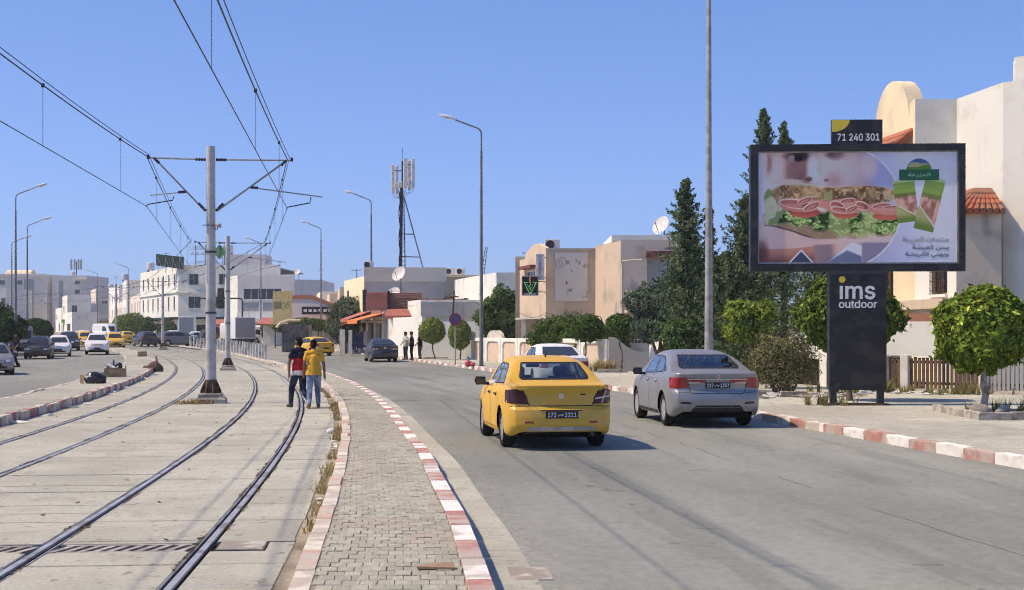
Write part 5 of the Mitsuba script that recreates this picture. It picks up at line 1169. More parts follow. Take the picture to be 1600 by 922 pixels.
put(t, 'frame', [bslab(-W2, W2, ZA, ZA + fr, .021, .13), bslab(-W2, W2, ZB - fr + .02, ZB, .021, .13), bslab(-W2, -W2 + fr, ZA + fr, ZB - fr + .02, .021, .13), bslab(W2 - fr * .8, W2, ZA + fr, ZB - fr + .02, .021, .13)], 'm_frame_black')
pa0, pa1, pz0, pz1 = -W2 + fr + .015, W2 - fr * .8 - .015, ZA + fr + .015, ZB - fr + .005
put(t, 'poster_trim', [bslab(pa0 - .013, pa1 + .013, pz0 - .013, pz0 + .02, .021, .05), bslab(pa0 - .013, pa1 + .013, pz1 - .02, pz1 + .013, .021, .05), bslab(pa0 - .013, pa0 + .02, pz0 + .02, pz1 - .02, .021, .05), bslab(pa1 - .02, pa1 + .013, pz0 + .02, pz1 - .02, .021, .05)], 'm_galv')
ASP = (pa1 - pa0) / (pz1 - pz0)
def poster_fn(p, n, uv):
    x, y = uv.x * 1.774, uv.y
    L_ = dr.sqrt
    def el(cx, cy, rx, ry, soft=.25, rot=0.0):
        dx, dy = x - cx, y - cy
        if rot: dx, dy = dx * math.cos(rot) + dy * math.sin(rot), dy * math.cos(rot) - dx * math.sin(rot)
        return smo(1 + soft, 1 - soft, L_(dr.square(dx / rx) + dr.square(dy / ry)))
    nz = lambda f, o=0.0: noise(x * f, y * f, o)
    fb = lambda f, o=0.0: fbm(x * f, y * f, o, 4)
    bg = mix((.47, .47, .60), (.64, .64, .75), smo(.9, 1.7, x + .25 * y)) * (.95 + .1 * fb(3, 4.0))
    # the face behind the sandwich
    f = mix((.68, .49, .44), (.78, .62, .57), smo(.3, .7, fb(3.0)))
    f = mix(f, (.60, .58, .68), smo(.09, .02, x)); f = mix(f, (.50, .40, .44), .8 * smo(.72, .98, x + .3 * fb(2.5, 8.) - .15)); f = mix(f, (.46, .46, .62), smo(.93, 1.03, x + .25 * (y - .8)))
    f = mix(f, (.70, .55, .54), el(.99, .87, .07, .10, .5) * .9)
    f = mix(f, (.45, .26, .24), .8 * el(.095, .90, .030, .09, .6)); f = mix(f, (.74, .57, .53), .9 * el(.06, .90, .022, .08, .5))
    f = mix(f, (.40, .20, .18), .85 * el(.37, .82, .15, .15, .5)); f = mix(f, (.34, .16, .15), .5 * el(.42, .76, .09, .07, .6)); f = mix(f, (.76, .60, .55), .7 * el(.19, .86, .05, .13, .7))
    f = mix(f, (.09, .055, .06), .95 * el(.37, .965, .13, .045, .5)); f = mix(f, (.55, .38, .36), .9 * el(.30, .945, .035, .028, .5)); f = mix(f, (.03, .02, .03), .9 * el(.36, .945, .035, .03, .4))
    f = mix(f, (.14, .08, .09), .9 * el(.69, .975, .085, .035, .5)); f = mix(f, (.35, .2, .2), .6 * el(.70, .945, .06, .025, .6))
    f = mix(f, (.84, .70, .66), .9 * el(.485, .85, .045, .14, .6)); f = mix(f, (.82, .66, .62), .8 * el(.50, .775, .06, .05, .6)); f = mix(f, (.26, .11, .10), .9 * el(.455, .755, .03, .022, .5)); f = mix(f, (.34, .17, .16), .8 * el(.61, .745, .022, .015, .5)); f = mix(f, (.46, .28, .27), .6 * el(.70, .74, .07, .07, .9, .6))
    f = mix(f, (.74, .58, .56), .6 * el(.82, .86, .14, .16, .8))
    # below: hands, brown jacket and pale collar
    f = mix(f, mix((.60, .43, .40), (.74, .58, .53), fb(4, 2.0)), smo(.40, .34, y))
    f = mix(f, mix((.34, .15, .12), (.58, .32, .24), smo(.02, .16, y + .05 * nz(4))), smo(.165, .15, y + .03 * dr.sin(x * 4 + 1.)) * smo(.75, .6, x))
    f = mix(f, (.22, .09, .10), .8 * el(.03, .10, .06, .10, .6)); f = mix(f, (.36, .32, .40), smo(.0, .03, .20 - y) * smo(.86, .95, x))
    f = mix(f, mix((.42, .30, .30), (.34, .28, .33), smo(.5, .7, x)), smo(.18, .15, y) * smo(.48, .52, x) * smo(.70, .62, x))
    a1 = .125 - y - dr.abs(x - .385) * 1.05; f = mix(f, (.72, .72, .78), smo(-.004, .006, a1)); f = mix(f, (.12, .14, .20), smo(.014, .024, a1))
    col = smo(-.005, .01, .18 - y - .80 * dr.maximum(.83 - x, 0) - .3 * dr.maximum(x - .86, 0)) * smo(.93, .915, x)
    f = mix(f, mix((.58, .62, .78), (.80, .82, .89), smo(.0, .18, y)), col); f = mix(f, (.20, .23, .34), .9 * smo(-.004, .02, .125 - y - .5 * dr.abs(x - .835 + .35 * y)) * col)
    # lower bread
    up = .425 - .115 * smo(.05, .95, x); dn = .345 - .125 * smo(.05, .60, x) + .02 * smo(.9, 1.2, x) + .012 * (nz(9, 1.0) - .5)
    lb = smo(dn - .012, dn + .012, y) * smo(up + .05, up, y) * smo(.03, .07, x)
    f = mix(f, mix((.42, .31, .19), (.70, .58, .40), smo(.3, .75, fb(9, 5.0))), lb); f = mix(f, (.16, .10, .08), .8 * smo(.012, .003, dr.abs(y - dn)) * smo(.04, .09, x) * smo(.60, .42, x))
    # lettuce
    w1 = .06 * (nz(11, 7.0) - .5)
    lt = smo(up - .085, up - .03, y + w1 + .02 * (nz(30) - .5)) * smo(.50, .45, y + w1) * smo(.13, .20, x)
    r1 = dr.abs(2 * fbm(x * 9 + nz(5, 1.), y * 12, 3.0, 3) - 1); r2 = dr.abs(2 * fbm(x * 22, y * 26, 8.0, 3) - 1)
    leaf = mix((.06, .115, .02), (.27, .39, .09), smo(.02, .26, r1)); leaf = mix(leaf, (.60, .68, .33), smo(.22, .05, r2) * smo(.08, .2, r1) * .85); leaf = mix(leaf, (.52, .58, .26), .6 * smo(.6, .72, nz(7, 6.)))
    f = mix(f, leaf, lt); f = mix(f, mix((.60, .58, .42), (.34, .40, .18), smo(.35, .65, nz(16, 2.0))), smo(.45, .55, nz(13, 2.0) * .5 + .5 * el(.12, .52, .09, .17, .5)))
    # top bread
    crust = mix((.24, .14, .065), (.56, .40, .21), smo(.32, .68, fb(13, 12.0))); crust = mix(crust, (.66, .54, .34), .6 * smo(.66, .8, noise(x * 40, y * 52))); crust = mix(crust, (.20, .10, .05), .5 * smo(.62, .75, fb(20, 3.)))
    tb = dr.maximum(dr.maximum(el(.35, .63, .235, .095, .10), el(.93, .61, .32, .085, .10)), el(.62, .61, .2, .07, .12)); f = mix(f, mix(crust, (.70, .60, .44), smo(.69, .72, y + .02 * nz(8))), tb); f = mix(f, (.46, .46, .22), el(.63, .60, .04, .045, .4) * .8)
    f = mix(f, (.72, .55, .48), el(.27, .735, .14, .022, .3) * .9); f = mix(f, (.62, .55, .36), .7 * el(1.14, .59, .09, .05, .5) * smo(.4, .6, nz(20, 4.)))
    # ham: slices, then folded rims
    for (cx, cy, w, h) in ((.42, .455, .135, .045), (.78, .44, .11, .04), (1.15, .42, .13, .035)):
        f = mix(f, mix((.62, .20, .12), (.50, .13, .08), smo(.40, .46, y)), el(cx, cy, w, h, .10))
    for (cx, cy, w, h, r) in ((.36, .525, .18, .065, -.08), (.56, .535, .1, .035, -.2), (.78, .51, .19, .07, .0), (1.12, .48, .18, .05, -.1)): f = mix(f, mix((.56, .25, .19), (.70, .40, .33), fb(8, 1.)), el(cx, cy, w, h, .12, r))
    for (cx, cy, w, h, r) in ((.335, .535, .155, .045, -.12), (.42, .565, .075, .028, .35), (.48, .512, .085, .034, .42), (.70, .52, .062, .042, -.25), (.80, .56, .072, .026, .15), (.925, .515, .062, .040, -.35), (.735, .478, .092, .028, -.18), (.835, .485, .062, .028, .45), (1.10, .512, .09, .030, .12), (1.20, .50, .09, .018, .0)):
        f = mix(f, (.80, .56, .48), el(cx, cy, w, h, .05, r)); f = mix(f, mix((.30, .11, .08), (.54, .24, .19), smo(cy - h, cy + h, y)), el(cx + .003, cy - .001, w * .90, h * .74, .14, r)); f = mix(f, (.64, .33, .27), el(cx - w * .15, cy - h * .35, w * .62, h * .42, .4, r) * .8)
    rr = L_(dr.square(x - .72) + dr.square(y - .5)); out = mix(bg, f, dr.maximum(smo(.556, .550, rr), smo(.75, .70, x)))
    out = mix(out, (.80, .80, .85), .85 * smo(.010, .004, dr.abs(rr - .556)) * smo(.7, .8, x))
    def pack(cx, cy, w, h, rot, o):
        dx, dy = x - cx, y - cy; c0, s0_ = math.cos(rot), math.sin(rot); u, v = (dx * c0 + dy * s0_) / w, (dy * c0 - dx * s0_) / h
        m = smo(1.04, .98, dr.abs(u)) * smo(1.02, .98, dr.abs(v)); c = mix((.44, .24, .17), (.70, .47, .37), smo(.3, .7, fbm(u * 2.5 + o, v * 3.5, o, 3)))
        c = mix(c, (.34, .47, .09), smo(.30, .38, v)); c = mix(c, (.58, .66, .34), smo(.85, .9, v) * .7); c = mix(c, (.20, .28, .06), smo(.12, .05, dr.abs(v - .30)) * .7); c = mix(c, (.30, .38, .10), .8 * smo(.03, .01, dr.abs(v - .62)) * smo(.8, .6, dr.abs(u)))
        c = mix(c, mix((.24, .34, .07), (.50, .48, .22), smo(-.9, -.5, v)), smo(-.42, -.5, v + .35 * u)); c = mix(c, (.80, .78, .74), smo(.05, .0, dr.abs(v + .44 + .35 * u)) * .7); return m, c
    for (cx, cy, w, h, rot, o) in ((1.315, .555, .095, .19, .12, 1.0), (1.525, .525, .088, .24, -.24, 5.0)):
        m, c = pack(cx, cy, w, h, rot, o); out = mix(out, c, m)
    out = mi.Color3f(dr.power(dr.maximum(out, 1e-4), 1.6)) * 1.72
    out = mix(out, mi.Color3f(dr.sum(out) / 3), .18)
    return dr.minimum(out, mi.Color3f(.86, .86, .90)) * (.97 + .06 * noise(x * 160, y * 160))
mat('m_poster', mikit.proc(poster_fn), .45, .35)
v, f = bslab(pa0, pa1, pz0, pz1, .025, .034); rel = (v[:, :2] - BB) @ bu
pk = put(t, 'poster', (v, f), 'm_poster', uv=np.c_[(rel - pa0) / (pa1 - pa0), (v[:, 2] - pz0) / (pz1 - pz0)])
def pst(s, y, out): return bp(pa0 + s * (pa1 - pa0), pz0 + y * (pz1 - pz0), out)
HH = pz1 - pz0; WW = pa1 - pa0
def logo(poly, mat_, out, s=.807, y=.80):
    put(pk, 'logo_shape', upright(affinity.scale(poly, HH * .73, HH * .73, origin=(0, 0)), .003, pst(s, y, out), bu), mat_)
arc = [(.155 * math.cos(a), .03 + .155 * math.sin(a)) for a in np.linspace(0, math.pi, 24)]
mat('m_logo_blue', (.10, .16, .36), .45, .3); mat('m_logo_sand', (.50, .47, .22), .45, .3); mat('m_logo_leaf', (.13, .30, .035), .45, .3); mat('m_logo_green', (.03, .15, .075), .45, .3); mat('m_logo_light', (.30, .56, .34), .45, .3); mat('m_print_grey', (.20, .215, .27), .5, .3); mat('m_print_brown', (.45, .38, .36), .5, .3)
logo(Polygon(arc), 'm_logo_blue', .038)
logo(Polygon([(.145 * math.cos(a), .03 + .145 * math.sin(a)) for a in np.linspace(0, math.pi, 24)]).intersection(Polygon([(-.2, 0), (.2, 0), (.2, .12), (.05, .125), (-.06, .14), (-.2, .12)])), 'm_logo_sand', .041)
logo(Polygon([(.15 * math.cos(a), .03 + .15 * math.sin(a)) for a in np.linspace(0, math.pi, 24)]).intersection(Polygon([(-.2, -.1), (.2, -.1), (.2, .125), (.08, .105), (-.03, .08), (-.2, .08)])), 'm_logo_leaf', .044)
logo(sbox(-.235, -.075, .235, .045).difference(sbox(-.225, -.065, .225, .035)).union(sbox(-.225, -.065, .225, -.03)).buffer(.006), 'm_logo_green', .047)
logo(sbox(-.225, -.065, .225, .037).difference(Polygon(arc).buffer(-.02)), 'm_logo_green', .0455)
put(pk, 'logo_text', letters(xf(arabic('brand', HH * .075)) if False else (lambda m: (m[0] * [1.5, 1, 1], m[1]))(arabic('brand', HH * .046)), pst(.807, .789, .052), bu), 'm_logo_light')
for nm, yy, w_, mt in (('line_a', .185, .30, 'm_print_brown'), ('line_b', .115, .235, 'm_print_grey'), ('line_c', .048, .28, 'm_print_grey')):
    m = arabic(nm, HH * .062); v, f = m; k_ = w_ * WW * .78 / np.ptp(v[:, 0]); v = v * [k_, 1, 1]
    lm = letters((v, f), pst(0, yy + .0, .038), bu); ext = (lm[0][:, :2] - np.array(pst(0, 0, 0)[:2])) @ bu
    shift = (.955 * WW - ext.max()); lm = (lm[0] + [bu[0] * shift, bu[1] * shift, .025 * HH], lm[1])
    put(pk, 'lettering', lm, mt)
put(t, 'header', bslab(-.57, .57, ZB, ZB + .56, -.06, .06), 'm_frame_black')
q = Polygon([(-.565, ZB + .555), (-.565, ZB + .28)] + [(-.565 + .40 * math.sin(a), ZB + .555 - .275 * math.cos(a) * 1.0) for a in np.linspace(.02, 1.5, 12)] + [(-.165, ZB + .555)])
put(t, 'header_mark', upright(q, .003, bp(0, 0, .064), bu), 'm_yellow_sign')
put(t, 'header_number', letters((lambda m: (np.array(m.vertices) * [.80, 1, 1], np.array(m.faces)))(meshkit.text_mesh('71 240 301', .155, .005, True)), bp(.03, ZB + .16, .061), bu), 'm_white_paint')
put(t, 'column_name', letters((lambda m: (np.array(m.vertices), np.array(m.faces)))(meshkit.text_mesh('ıms', .37, .006, True)), bp(-.01, 2.70, .171), bu), 'm_white_paint')
put(t, 'column_name', letters((lambda m: (np.array(m.vertices), np.array(m.faces)))(meshkit.text_mesh('outdoor', .17, .006, True)), bp(0, 2.44, .171), bu), 'm_white_paint')
put(t, 'column_dot', upright(Point(-.355, 3.0).buffer(.075), .005, bp(0, 0, .176), bu), 'm_yellow_sign')

# ---------------------------------------------------------------- vegetation
def leafmat(key, trans=.38, rough=.38):
    scene[key] = {'type': 'principledthin', 'base_color': {'type': 'mesh_attribute', 'name': 'vertex_color'}, 'roughness': rough, 'diff_trans': trans, 'spec_trans': 0.0, 'eta': 1.4}
leafmat('m_leaf'); leafmat('m_needle', .25, .7)
mat('m_bark', worn((.20, .16, .12), (.11, .085, .065), 8, .45), .9, .15); mat('m_pale_bark', worn((.42, .37, .31), (.24, .2, .16), 8, .45), .9, .15)
def leaves(P, N, size, col, jit=.6, long=1.7, spread=.22, seed=0):
    """Leaf-shaped faces at the points P, facing about N. Colour varies leaf by leaf."""
    g = np.random.default_rng(seed + len(P)); n = len(P)
    N = N + g.normal(0, jit, (n, 3)); N /= np.linalg.norm(N, axis=1, keepdims=True) + 1e-9
    a = g.normal(0, 1, (n, 3)); U = np.cross(N, a); U /= np.linalg.norm(U, axis=1, keepdims=True) + 1e-9; V = np.cross(N, U)
    s = size * g.uniform(.65, 1.3, (n, 1))
    q = np.stack([P - U * s * long / 2, P - V * s * .42 - N * s * .10, P + U * s * long / 2, P + V * s * .42 - N * s * .10], 1).reshape(-1, 3)
    i = np.arange(n)[:, None] * 4; f = np.vstack([i + [0, 1, 2], i + [0, 2, 3]])
    k = g.normal(0, spread, (n, 1)); c = np.asarray(col) * np.exp(k) * (1 + np.c_[g.normal(.0, .12, n), np.zeros(n), g.normal(0, .1, n)])
    return q, f, np.repeat(np.clip(c, 0, 1), 4, 0)
def ball_points(c, r, n, seed, lump=.16, shell=.5, flat=None):
    g = np.random.default_rng(seed); d = g.normal(0, 1, (n, 3)); d /= np.linalg.norm(d, axis=1, keepdims=True)
    if flat: d = np.sign(d) * np.abs(d) ** flat; d /= np.maximum(np.abs(d).max(1, keepdims=True) * .55 + .45 * np.linalg.norm(d, axis=1, keepdims=True), .1)
    k = 1 + lump * 2.2 * (meshkit.fbm(d * 2.2 + seed * 3.1, 3, seed) - .5) + .10 * (meshkit.noise(d * 7 + seed, seed) - .5)
    rad = (1 - shell * g.random(n) ** 2.2)
    tw = meshkit.noise(d * 11 + seed * 1.7, seed + 5); k = k + np.where((tw > .74) & (g.random(n) < .5), .16 * g.random(n), 0) * (lump > .1)
    P = np.asarray(c) + d * np.asarray(r) * (k * rad)[:, None]
    return P, d
def crown(t, c, r, n, size, col, seed, lump=.16, shell=.5, flat=None, name='crown', mat_='m_leaf', long=1.7, spread=.22):
    P, N = ball_points(c, r, n, seed, lump, shell, flat)
    N = N / np.maximum(np.linalg.norm(N, axis=1, keepdims=True), 1e-6) + [0, 0, .25]
    v, f, c_ = leaves(P, N, size, col, .55, long, spread, seed)
    return put(t, name, (v, f), mat_, color=c_)
def trunk(t, p, q, r0, r1, seed, limbs=5, reach=.5, mat_='m_bark', bend=.05):
    g = np.random.default_rng(seed); p, q = np.asarray(p, float), np.asarray(q, float)
    k = np.linspace(0, 1, 7)[:, None]; path = p + (q - p) * k; path[1:-1, :2] += g.normal(0, bend, (5, 2)) * np.linalg.norm(q - p) * .4
    put(t, 'trunk', tube(path, np.linspace(r0, r1, 7) * np.r_[1.35, np.ones(6)], 9), mat_, True)
    ms = []
    for i in range(limbs):
        b = path[-1 - (i % 2)]; a = i / limbs * 6.28 + g.uniform(-.4, .4); e = b + np.array([math.cos(a) * reach, math.sin(a) * reach, reach * g.uniform(.5, 1.2)])
        ms.append(tube([b, (b + e) / 2 + [0, 0, reach * .12], e], [r1 * .8, r1 * .5, r1 * .25], 6))
    if ms: put(t, 'limb', join(ms), mat_, True)
def lollipop(x, y, z, zc, r, label, n, size, seed, col=(.075, .115, .022), flat=None, rt=.06, group=None, lump=.16, pale=False, base=None):
    t = thing('trimmed_tree', label, 'tree', group); r = np.broadcast_to(np.asarray(r, float), 3)
    bx_, by_ = base or (x, y)
    trunk(t, (bx_, by_, z), (x, y, zc - r[2] * .55), rt, rt * .75, seed, 6, r[0] * .55, 'm_pale_bark' if pale else 'm_bark')
    crown(t, (x, y, zc), r, n, size, col, seed, lump, .62, flat, spread=.42)
lollipop(9.42, 28.2, .15, 1.84, (.91, .91, .86), 'round bright green tree in a stone edged bed, nearest on the right', 17000, .088, 11, (.165, .225, .035), rt=.075, lump=.24, pale=True, base=(9.47, 28.2))
lollipop(8.2, 34.2, .15, 2.2, (1.24, 1.1, .95), 'wide round tree half hidden behind the billboard column', 14000, .09, 12, (.125, .185, .042), rt=.07, lump=.26)
lollipop(7.1, 42.0, .15, 2.15, (.80, .8, .64), 'square clipped tree with a bright flat top beside the tall lamp post', 8500, .075, 13, (.19, .25, .05), flat=.45, rt=.055)
lollipop(5.75, 47.5, .15, 1.72, (.68, .68, .55), 'low round dark green tree above the roof of the silver car', 6000, .075, 14, (.075, .13, .045), flat=.7)
lollipop(4.62, 60.3, .15, 2.16, (.66, .6, .48), 'small round tree on a thin trunk in front of the grey low wall', 4200, .08, 15, (.075, .115, .035), base=(4.75, 60.3), rt=.04)
lollipop(3.35, 62.5, .15, 2.05, (.75, .7, .62), 'small round tree in front of the panelled wall behind the white car', 4200, .085, 16, (.075, .12, .035), base=(3.1, 62.5), rt=.04)
lollipop(-5.0, 88.2, .15, 2.0, (.82, .75, .78), 'bright small round tree against the white street wall', 5200, .085, 17, (.20, .25, .06), base=(-4.85, 88.2), rt=.045)
lollipop(-3.25, 87.5, .15, 1.75, (.72, .7, .95), 'small ragged tree right behind the round sign post', 4600, .085, 18, (.17, .22, .06), base=(-3.2, 87.5), rt=.045)
for i, (px, d, w, lb) in enumerate(((448, 140, 2.0, 'umbrella shaped tree left of the dark kiosk'), (478, 132, 2.2, 'umbrella shaped tree above the heads of the pedestrians'), (520, 138, 1.6, 'umbrella shaped tree right of the distant yellow taxi'), (497, 142, 1.4, 'umbrella shaped tree behind the street lamp and taxi'), (425, 160, 1.8, 'small umbrella shaped tree right of the white box van'))):
    X = (px - 800) / 2200 * d
    lollipop(X, d, .6, 2.55 + .2 * (i % 2), (w * .72, w * .6, .62), lb, 3200, .11, 20 + i, (.08, .12, .04), rt=.07)

def cypress(x, y, z, h, r, label, n, seed, col=(.12, .165, .09), tips=2):
    t = thing('cypress_tree', label, 'tree'); g = np.random.default_rng(seed)
    put(t, 'trunk', tube([(x, y, z), (x, y, z + h * .92)], [.14, .02], 8), 'm_bark')
    Ps, Ns = [], []; nb = int(n / 42)
    for i in range(nb):
        u = g.random() ** .8; hz = h * (.05 + .93 * u); env = r * (1 - u) ** .78 * (.62 + .75 * float(meshkit.noise([[u * 9, seed, i % 7]])[0])) + .07
        a = g.random() * 6.28; L_ = env * g.choice([g.uniform(.4, .8), g.uniform(.8, 1.35)]); up = g.uniform(.35, .9)
        k = np.linspace(.15, 1, 42)[:, None]
        e = np.array([math.cos(a) * L_, math.sin(a) * L_, L_ * up + .12])
        pts = np.array([x, y, z + hz]) + e * k + np.array([0, 0, -.25 * L_]) * k ** 2 * (1 if g.random() < .5 else -.4)
        pts = pts + g.normal(0, 1, pts.shape) * (.035 + .075 * L_) * (1.15 - k)
        Ps.append(pts); Ns.append(np.repeat(np.array([[math.cos(a), math.sin(a), .5]]), 42, 0))
    v, f, c = leaves(np.vstack(Ps), np.vstack(Ns), .06, col, .8, 2.6, .3, seed)
    put(t, 'crown', (v, f), 'm_needle', color=c)
cypress(6.0, 48.5, .1, 7.0, 1.4, 'ragged cypress left of the tall lamp post', 14000, 31)
cypress(6.95, 49.6, .1, 6.2, .62, 'slim dark cypress directly behind the tall lamp post', 9000, 32, (.09, .125, .072))
cypress(7.95, 48.0, .1, 6.35, 1.55, 'broad cypress between the tall lamp post and the billboard', 15000, 33)
cypress(9.1, 51.0, .1, 9.9, 1.4, 'tallest cypress, its top rising above the billboard', 19000, 34)
cypress(9.95, 51.5, .1, 9.5, 1.0, 'second tall cypress showing its tip above the billboard', 11000, 35)
cypress(9.9, 45.5, .1, 4.6, 1.7, 'dark conifer under the lower left corner of the billboard', 13000, 36, (.10, .14, .078))
cypress(7.05, 46.6, .1, 4.3, 1.5, 'low broad conifer filling the gap behind the tall lamp post', 15000, 37, (.105, .145, .078))
cypress(6.6, 51.5, .1, 5.2, 1.5, 'dark conifer standing farthest back behind the tall lamp post', 12000, 38, (.085, .12, .068))
def bushy(name, label, c, r, n, size, col, seed, lump=.4, shell=.7, mat_='m_leaf', cat='bush', stems=None, long=1.9, spread=.28, kind=None):
    t = thing(name, label, cat)
    g = np.random.default_rng(seed)
    if stems:
        z0, k_, r_ = stems; c_ = np.asarray(c); rr = np.broadcast_to(np.asarray(r, float), 3)
        put(t, 'stem', join([tube([(c_[0] + g.normal(0, rr[0] * .2), c_[1] + g.normal(0, .1), z0), (c_[0] + g.normal(0, rr[0] * .4), c_[1] + g.normal(0, .2), c_[2] - rr[2] * .2), (c_[0] + g.normal(0, rr[0] * .6), c_[1] + g.normal(0, .3), c_[2] + rr[2] * .5)], [r_, r_ * .7, r_ * .3], 6) for _ in range(k_)]), 'm_bark')
    crown(t, c, r, n, size, col, seed, lump, shell, None, 'crown', mat_, long, spread)
    return t
bushy('pine_tree', 'grey green bushy pine leaning over the wall left of the lamp post', (5.6, 52, 2.5), (1.25, 1.1, 1.15), 11000, .075, (.085, .12, .085), 41, .5, .75, 'm_needle', 'tree', (.1, 4, .07), 3.0)
bushy('leafy_tree', 'leafy tree behind the wall between white block and pharmacy', (-.75, 91, 3.0), (1.45, 1.3, 1.75), 12000, .11, (.10, .155, .045), 42, .45, .7, 'm_leaf', 'tree', (.1, 4, .06))
bushy('leafy_tree', 'dark leafy tree in the yard left of the pharmacy columns', (.55, 88, 2.1), (1.2, 1.0, 1.1), 7000, .11, (.05, .085, .035), 43, .4, .7, 'm_leaf', 'tree', (.1, 3, .05))
bushy('garden_bush', 'large loose bush behind the panelled wall under the banner', (2.15, 70, 1.75), (1.25, .9, .9), 8000, .08, (.085, .135, .035), 44, .5, .7, stems=(.1, 4, .04))
bushy('garden_bush', 'green bush with upright shoots below the pharmacy banner', (2.9, 69, 1.7), (.95, .8, 1.0), 6500, .08, (.10, .15, .04), 45, .55, .7, stems=(.1, 4, .04))
bushy('garden_bush', 'dark bush right of the banner, spilling over the wall end', (4.3, 66, 1.45), (1.3, .8, .75), 7000, .075, (.07, .11, .035), 46, .5, .7, stems=(.1, 4, .04))
bushy('garden_bush', 'bright yellow green bush just above the roof of the white car', (1.75, 71.5, 1.45), (.85, .5, .45), 4500, .07, (.22, .26, .05), 47, .4, .6, stems=(.1, 4, .03))
bushy('dry_bush', 'sprawling dry olive brown bush beside the billboard column', (7.35, 38.3, 1.05), (1.05, .8, .85), 9500, .042, (.17, .165, .08), 48, .6, .85, stems=(.12, 12, .025), spread=.35)
bushy('dry_bush', 'dark green low shrub right behind the silver car', (6.3, 40, .8), (.7, .6, .62), 4500, .05, (.075, .11, .045), 49, .5, .8, stems=(.12, 6, .02))
bushy('feathery_tree', 'grey green feathery tree standing before the shop piers', (-13.1, 112, 3.0), (1.5, 1.3, 1.75), 11000, .10, (.12, .155, .10), 50, .45, .75, 'm_needle', 'tree', (.25, 4, .09), 3.0)
for i, (x, y, zc, r) in enumerate(((-38.3, 106, 2.0, (1.8, 2, 1.1)), (-41.5, 112, 2.5, (2.2, 2, 1.4)), (-45.0, 124, 2.2, (2.2, 2, 1.2)), (-46.0, 136, 2.0, (1.5, 1.5, 1.0)), (-35.2, 95, 1.9, (1.7, 1.8, 1.1)))):
    bushy('street_tree', ['spreading dark green street tree over the pavement at left', 'tallest of the dark street trees at the left edge', 'dark street tree behind the left lamp posts', 'smallest dark street tree, at the right end of the left row', 'street tree cut by the left edge of the picture'][i], (x, y, zc + .2), r, 9000, .16, (.05, .085, .035), 60 + i, .35, .6, 'm_leaf', 'tree', (.15, 3, .12))
for i, (px, d, zc, r) in enumerate(((196, 215, 3.1, (2.2, 2, 1.7)), (207, 210, 3.2, (2.0, 2, 1.7)), (226, 200, 2.9, (1.6, 1.5, 1.3)), (262, 190, 2.6, (1.2, 1.2, .9)))):
    bushy('street_tree', ['light green street tree behind the yellow taxi beyond the median', 'second light green street tree behind the yellow taxi', 'darker street tree right of the yellow taxi', 'small street tree by the corner building doors'][i], ((px - 800) / 2200 * d, d, zc), r, 5000, .17, (.13, .19, .05) if i < 2 else (.08, .12, .045), 70 + i, .3, .6, 'm_leaf', 'tree', (1.1, 3, .12))
for i, (px, py, d, h_) in enumerate(((478, 470, 240, 3.5), (500, 484, 240, 1.5), (462, 484, 240, 1.6))):
    x = (px - 800) / 2200 * d; z1 = 1.75 + (523 - py + 8) / 2200 * d
    bushy('roof_tree', ['dark treetop far behind the yellow poster', 'flat treetop far behind the brick house', 'narrow treetop far left of the dark one'][i], (x, d, z1 - h_ * .3), (h_ * .6, 1.2, h_ * .6), 1500, .22, (.025, .045, .025), 80 + i, .5, .7, 'm_leaf', 'tree', (1.2, 2, .2))

# weeds and dry grass in the cracks
def tufts(name, spots_, label, h=.12, n=9, col=(.16, .17, .06), seed=1, parent=None, cat='weeds'):
    g = np.random.default_rng(seed); V, F, Cc, k = [], [], [], 0
    for (x, y, z, s) in spots_:
        for _ in range(int(n * s) + 2):
            a, l = g.random() * 6.28, h * s * g.uniform(.4, 1.3); b = np.array([x + g.normal(0, .03), y + g.normal(0, .05), z]); d = np.array([math.cos(a), math.sin(a), 0]); w = np.array([-d[1], d[0], 0]) * .004 * (1 + s)
            tip = b + d * l * g.uniform(.2, .9) + [0, 0, l]; m_ = b + d * l * .2 + [0, 0, l * .55]
            V += [b - w, b + w, m_ + w * .8, m_ - w * .8, tip]; F += [[k, k + 1, k + 2], [k, k + 2, k + 3], [k + 3, k + 2, k + 4]]; k += 5
            Cc += [np.asarray(col) * g.uniform(.6, 1.5) * np.array([g.uniform(.85, 1.35), 1, .9])] * 5
    kk = put(parent, name, (np.array(V), np.array(F)), 'm_leaf', color=np.clip(np.array(Cc), 0, 1))
    return tag(kk, label, cat, kind='stuff')
g = np.random.default_rng(5); sp = []
for d in np.arange(9.5, 46, .045):
    k = float(meshkit.fbm([[d * .35, 2.0, 0]], 3)[0]); k2 = float(meshkit.noise([[d * 1.7, 9.0, 0]])[0])
    if k * .6 + k2 * .5 > .53 + (.12 if d < 14 else 0): sp.append((isl_left(d) - abs(g.normal(.05, .06)), d, -.06, g.uniform(.4, 1.25)))
tufts('weeds', sp, 'dry weeds growing along the crack between tram slabs and island kerb', .12, 6, (.33, .30, .17), 2)
v_ = []
for a, b in zip(np.arange(8, 60, .5)[:-1], np.arange(8, 60, .5)[1:]): pass
dd_ = np.arange(7, 60, .4); A, B = mid(dd_, 3.0), xy(lambda d: isl_left(d) + .02, dd_)
single('crack_soil', strip(A, B, np.full(len(dd_), -.062), np.full(len(dd_), -.058)), 'm_dirt', 'strip of dry soil along the island kerb', 'soil', kind='structure')
sp = [(mid(d, -3.36)[0] + g.normal(0, .03), d, -.06, g.uniform(.3, .8)) for d in np.arange(20, 60, .25) if float(meshkit.noise([[d * .8, 4, 0]])[0]) > .55]
tufts('weeds', sp, 'sparse dry grass along the kerb left of the tracks', .09, 6, (.34, .30, .18), 3)
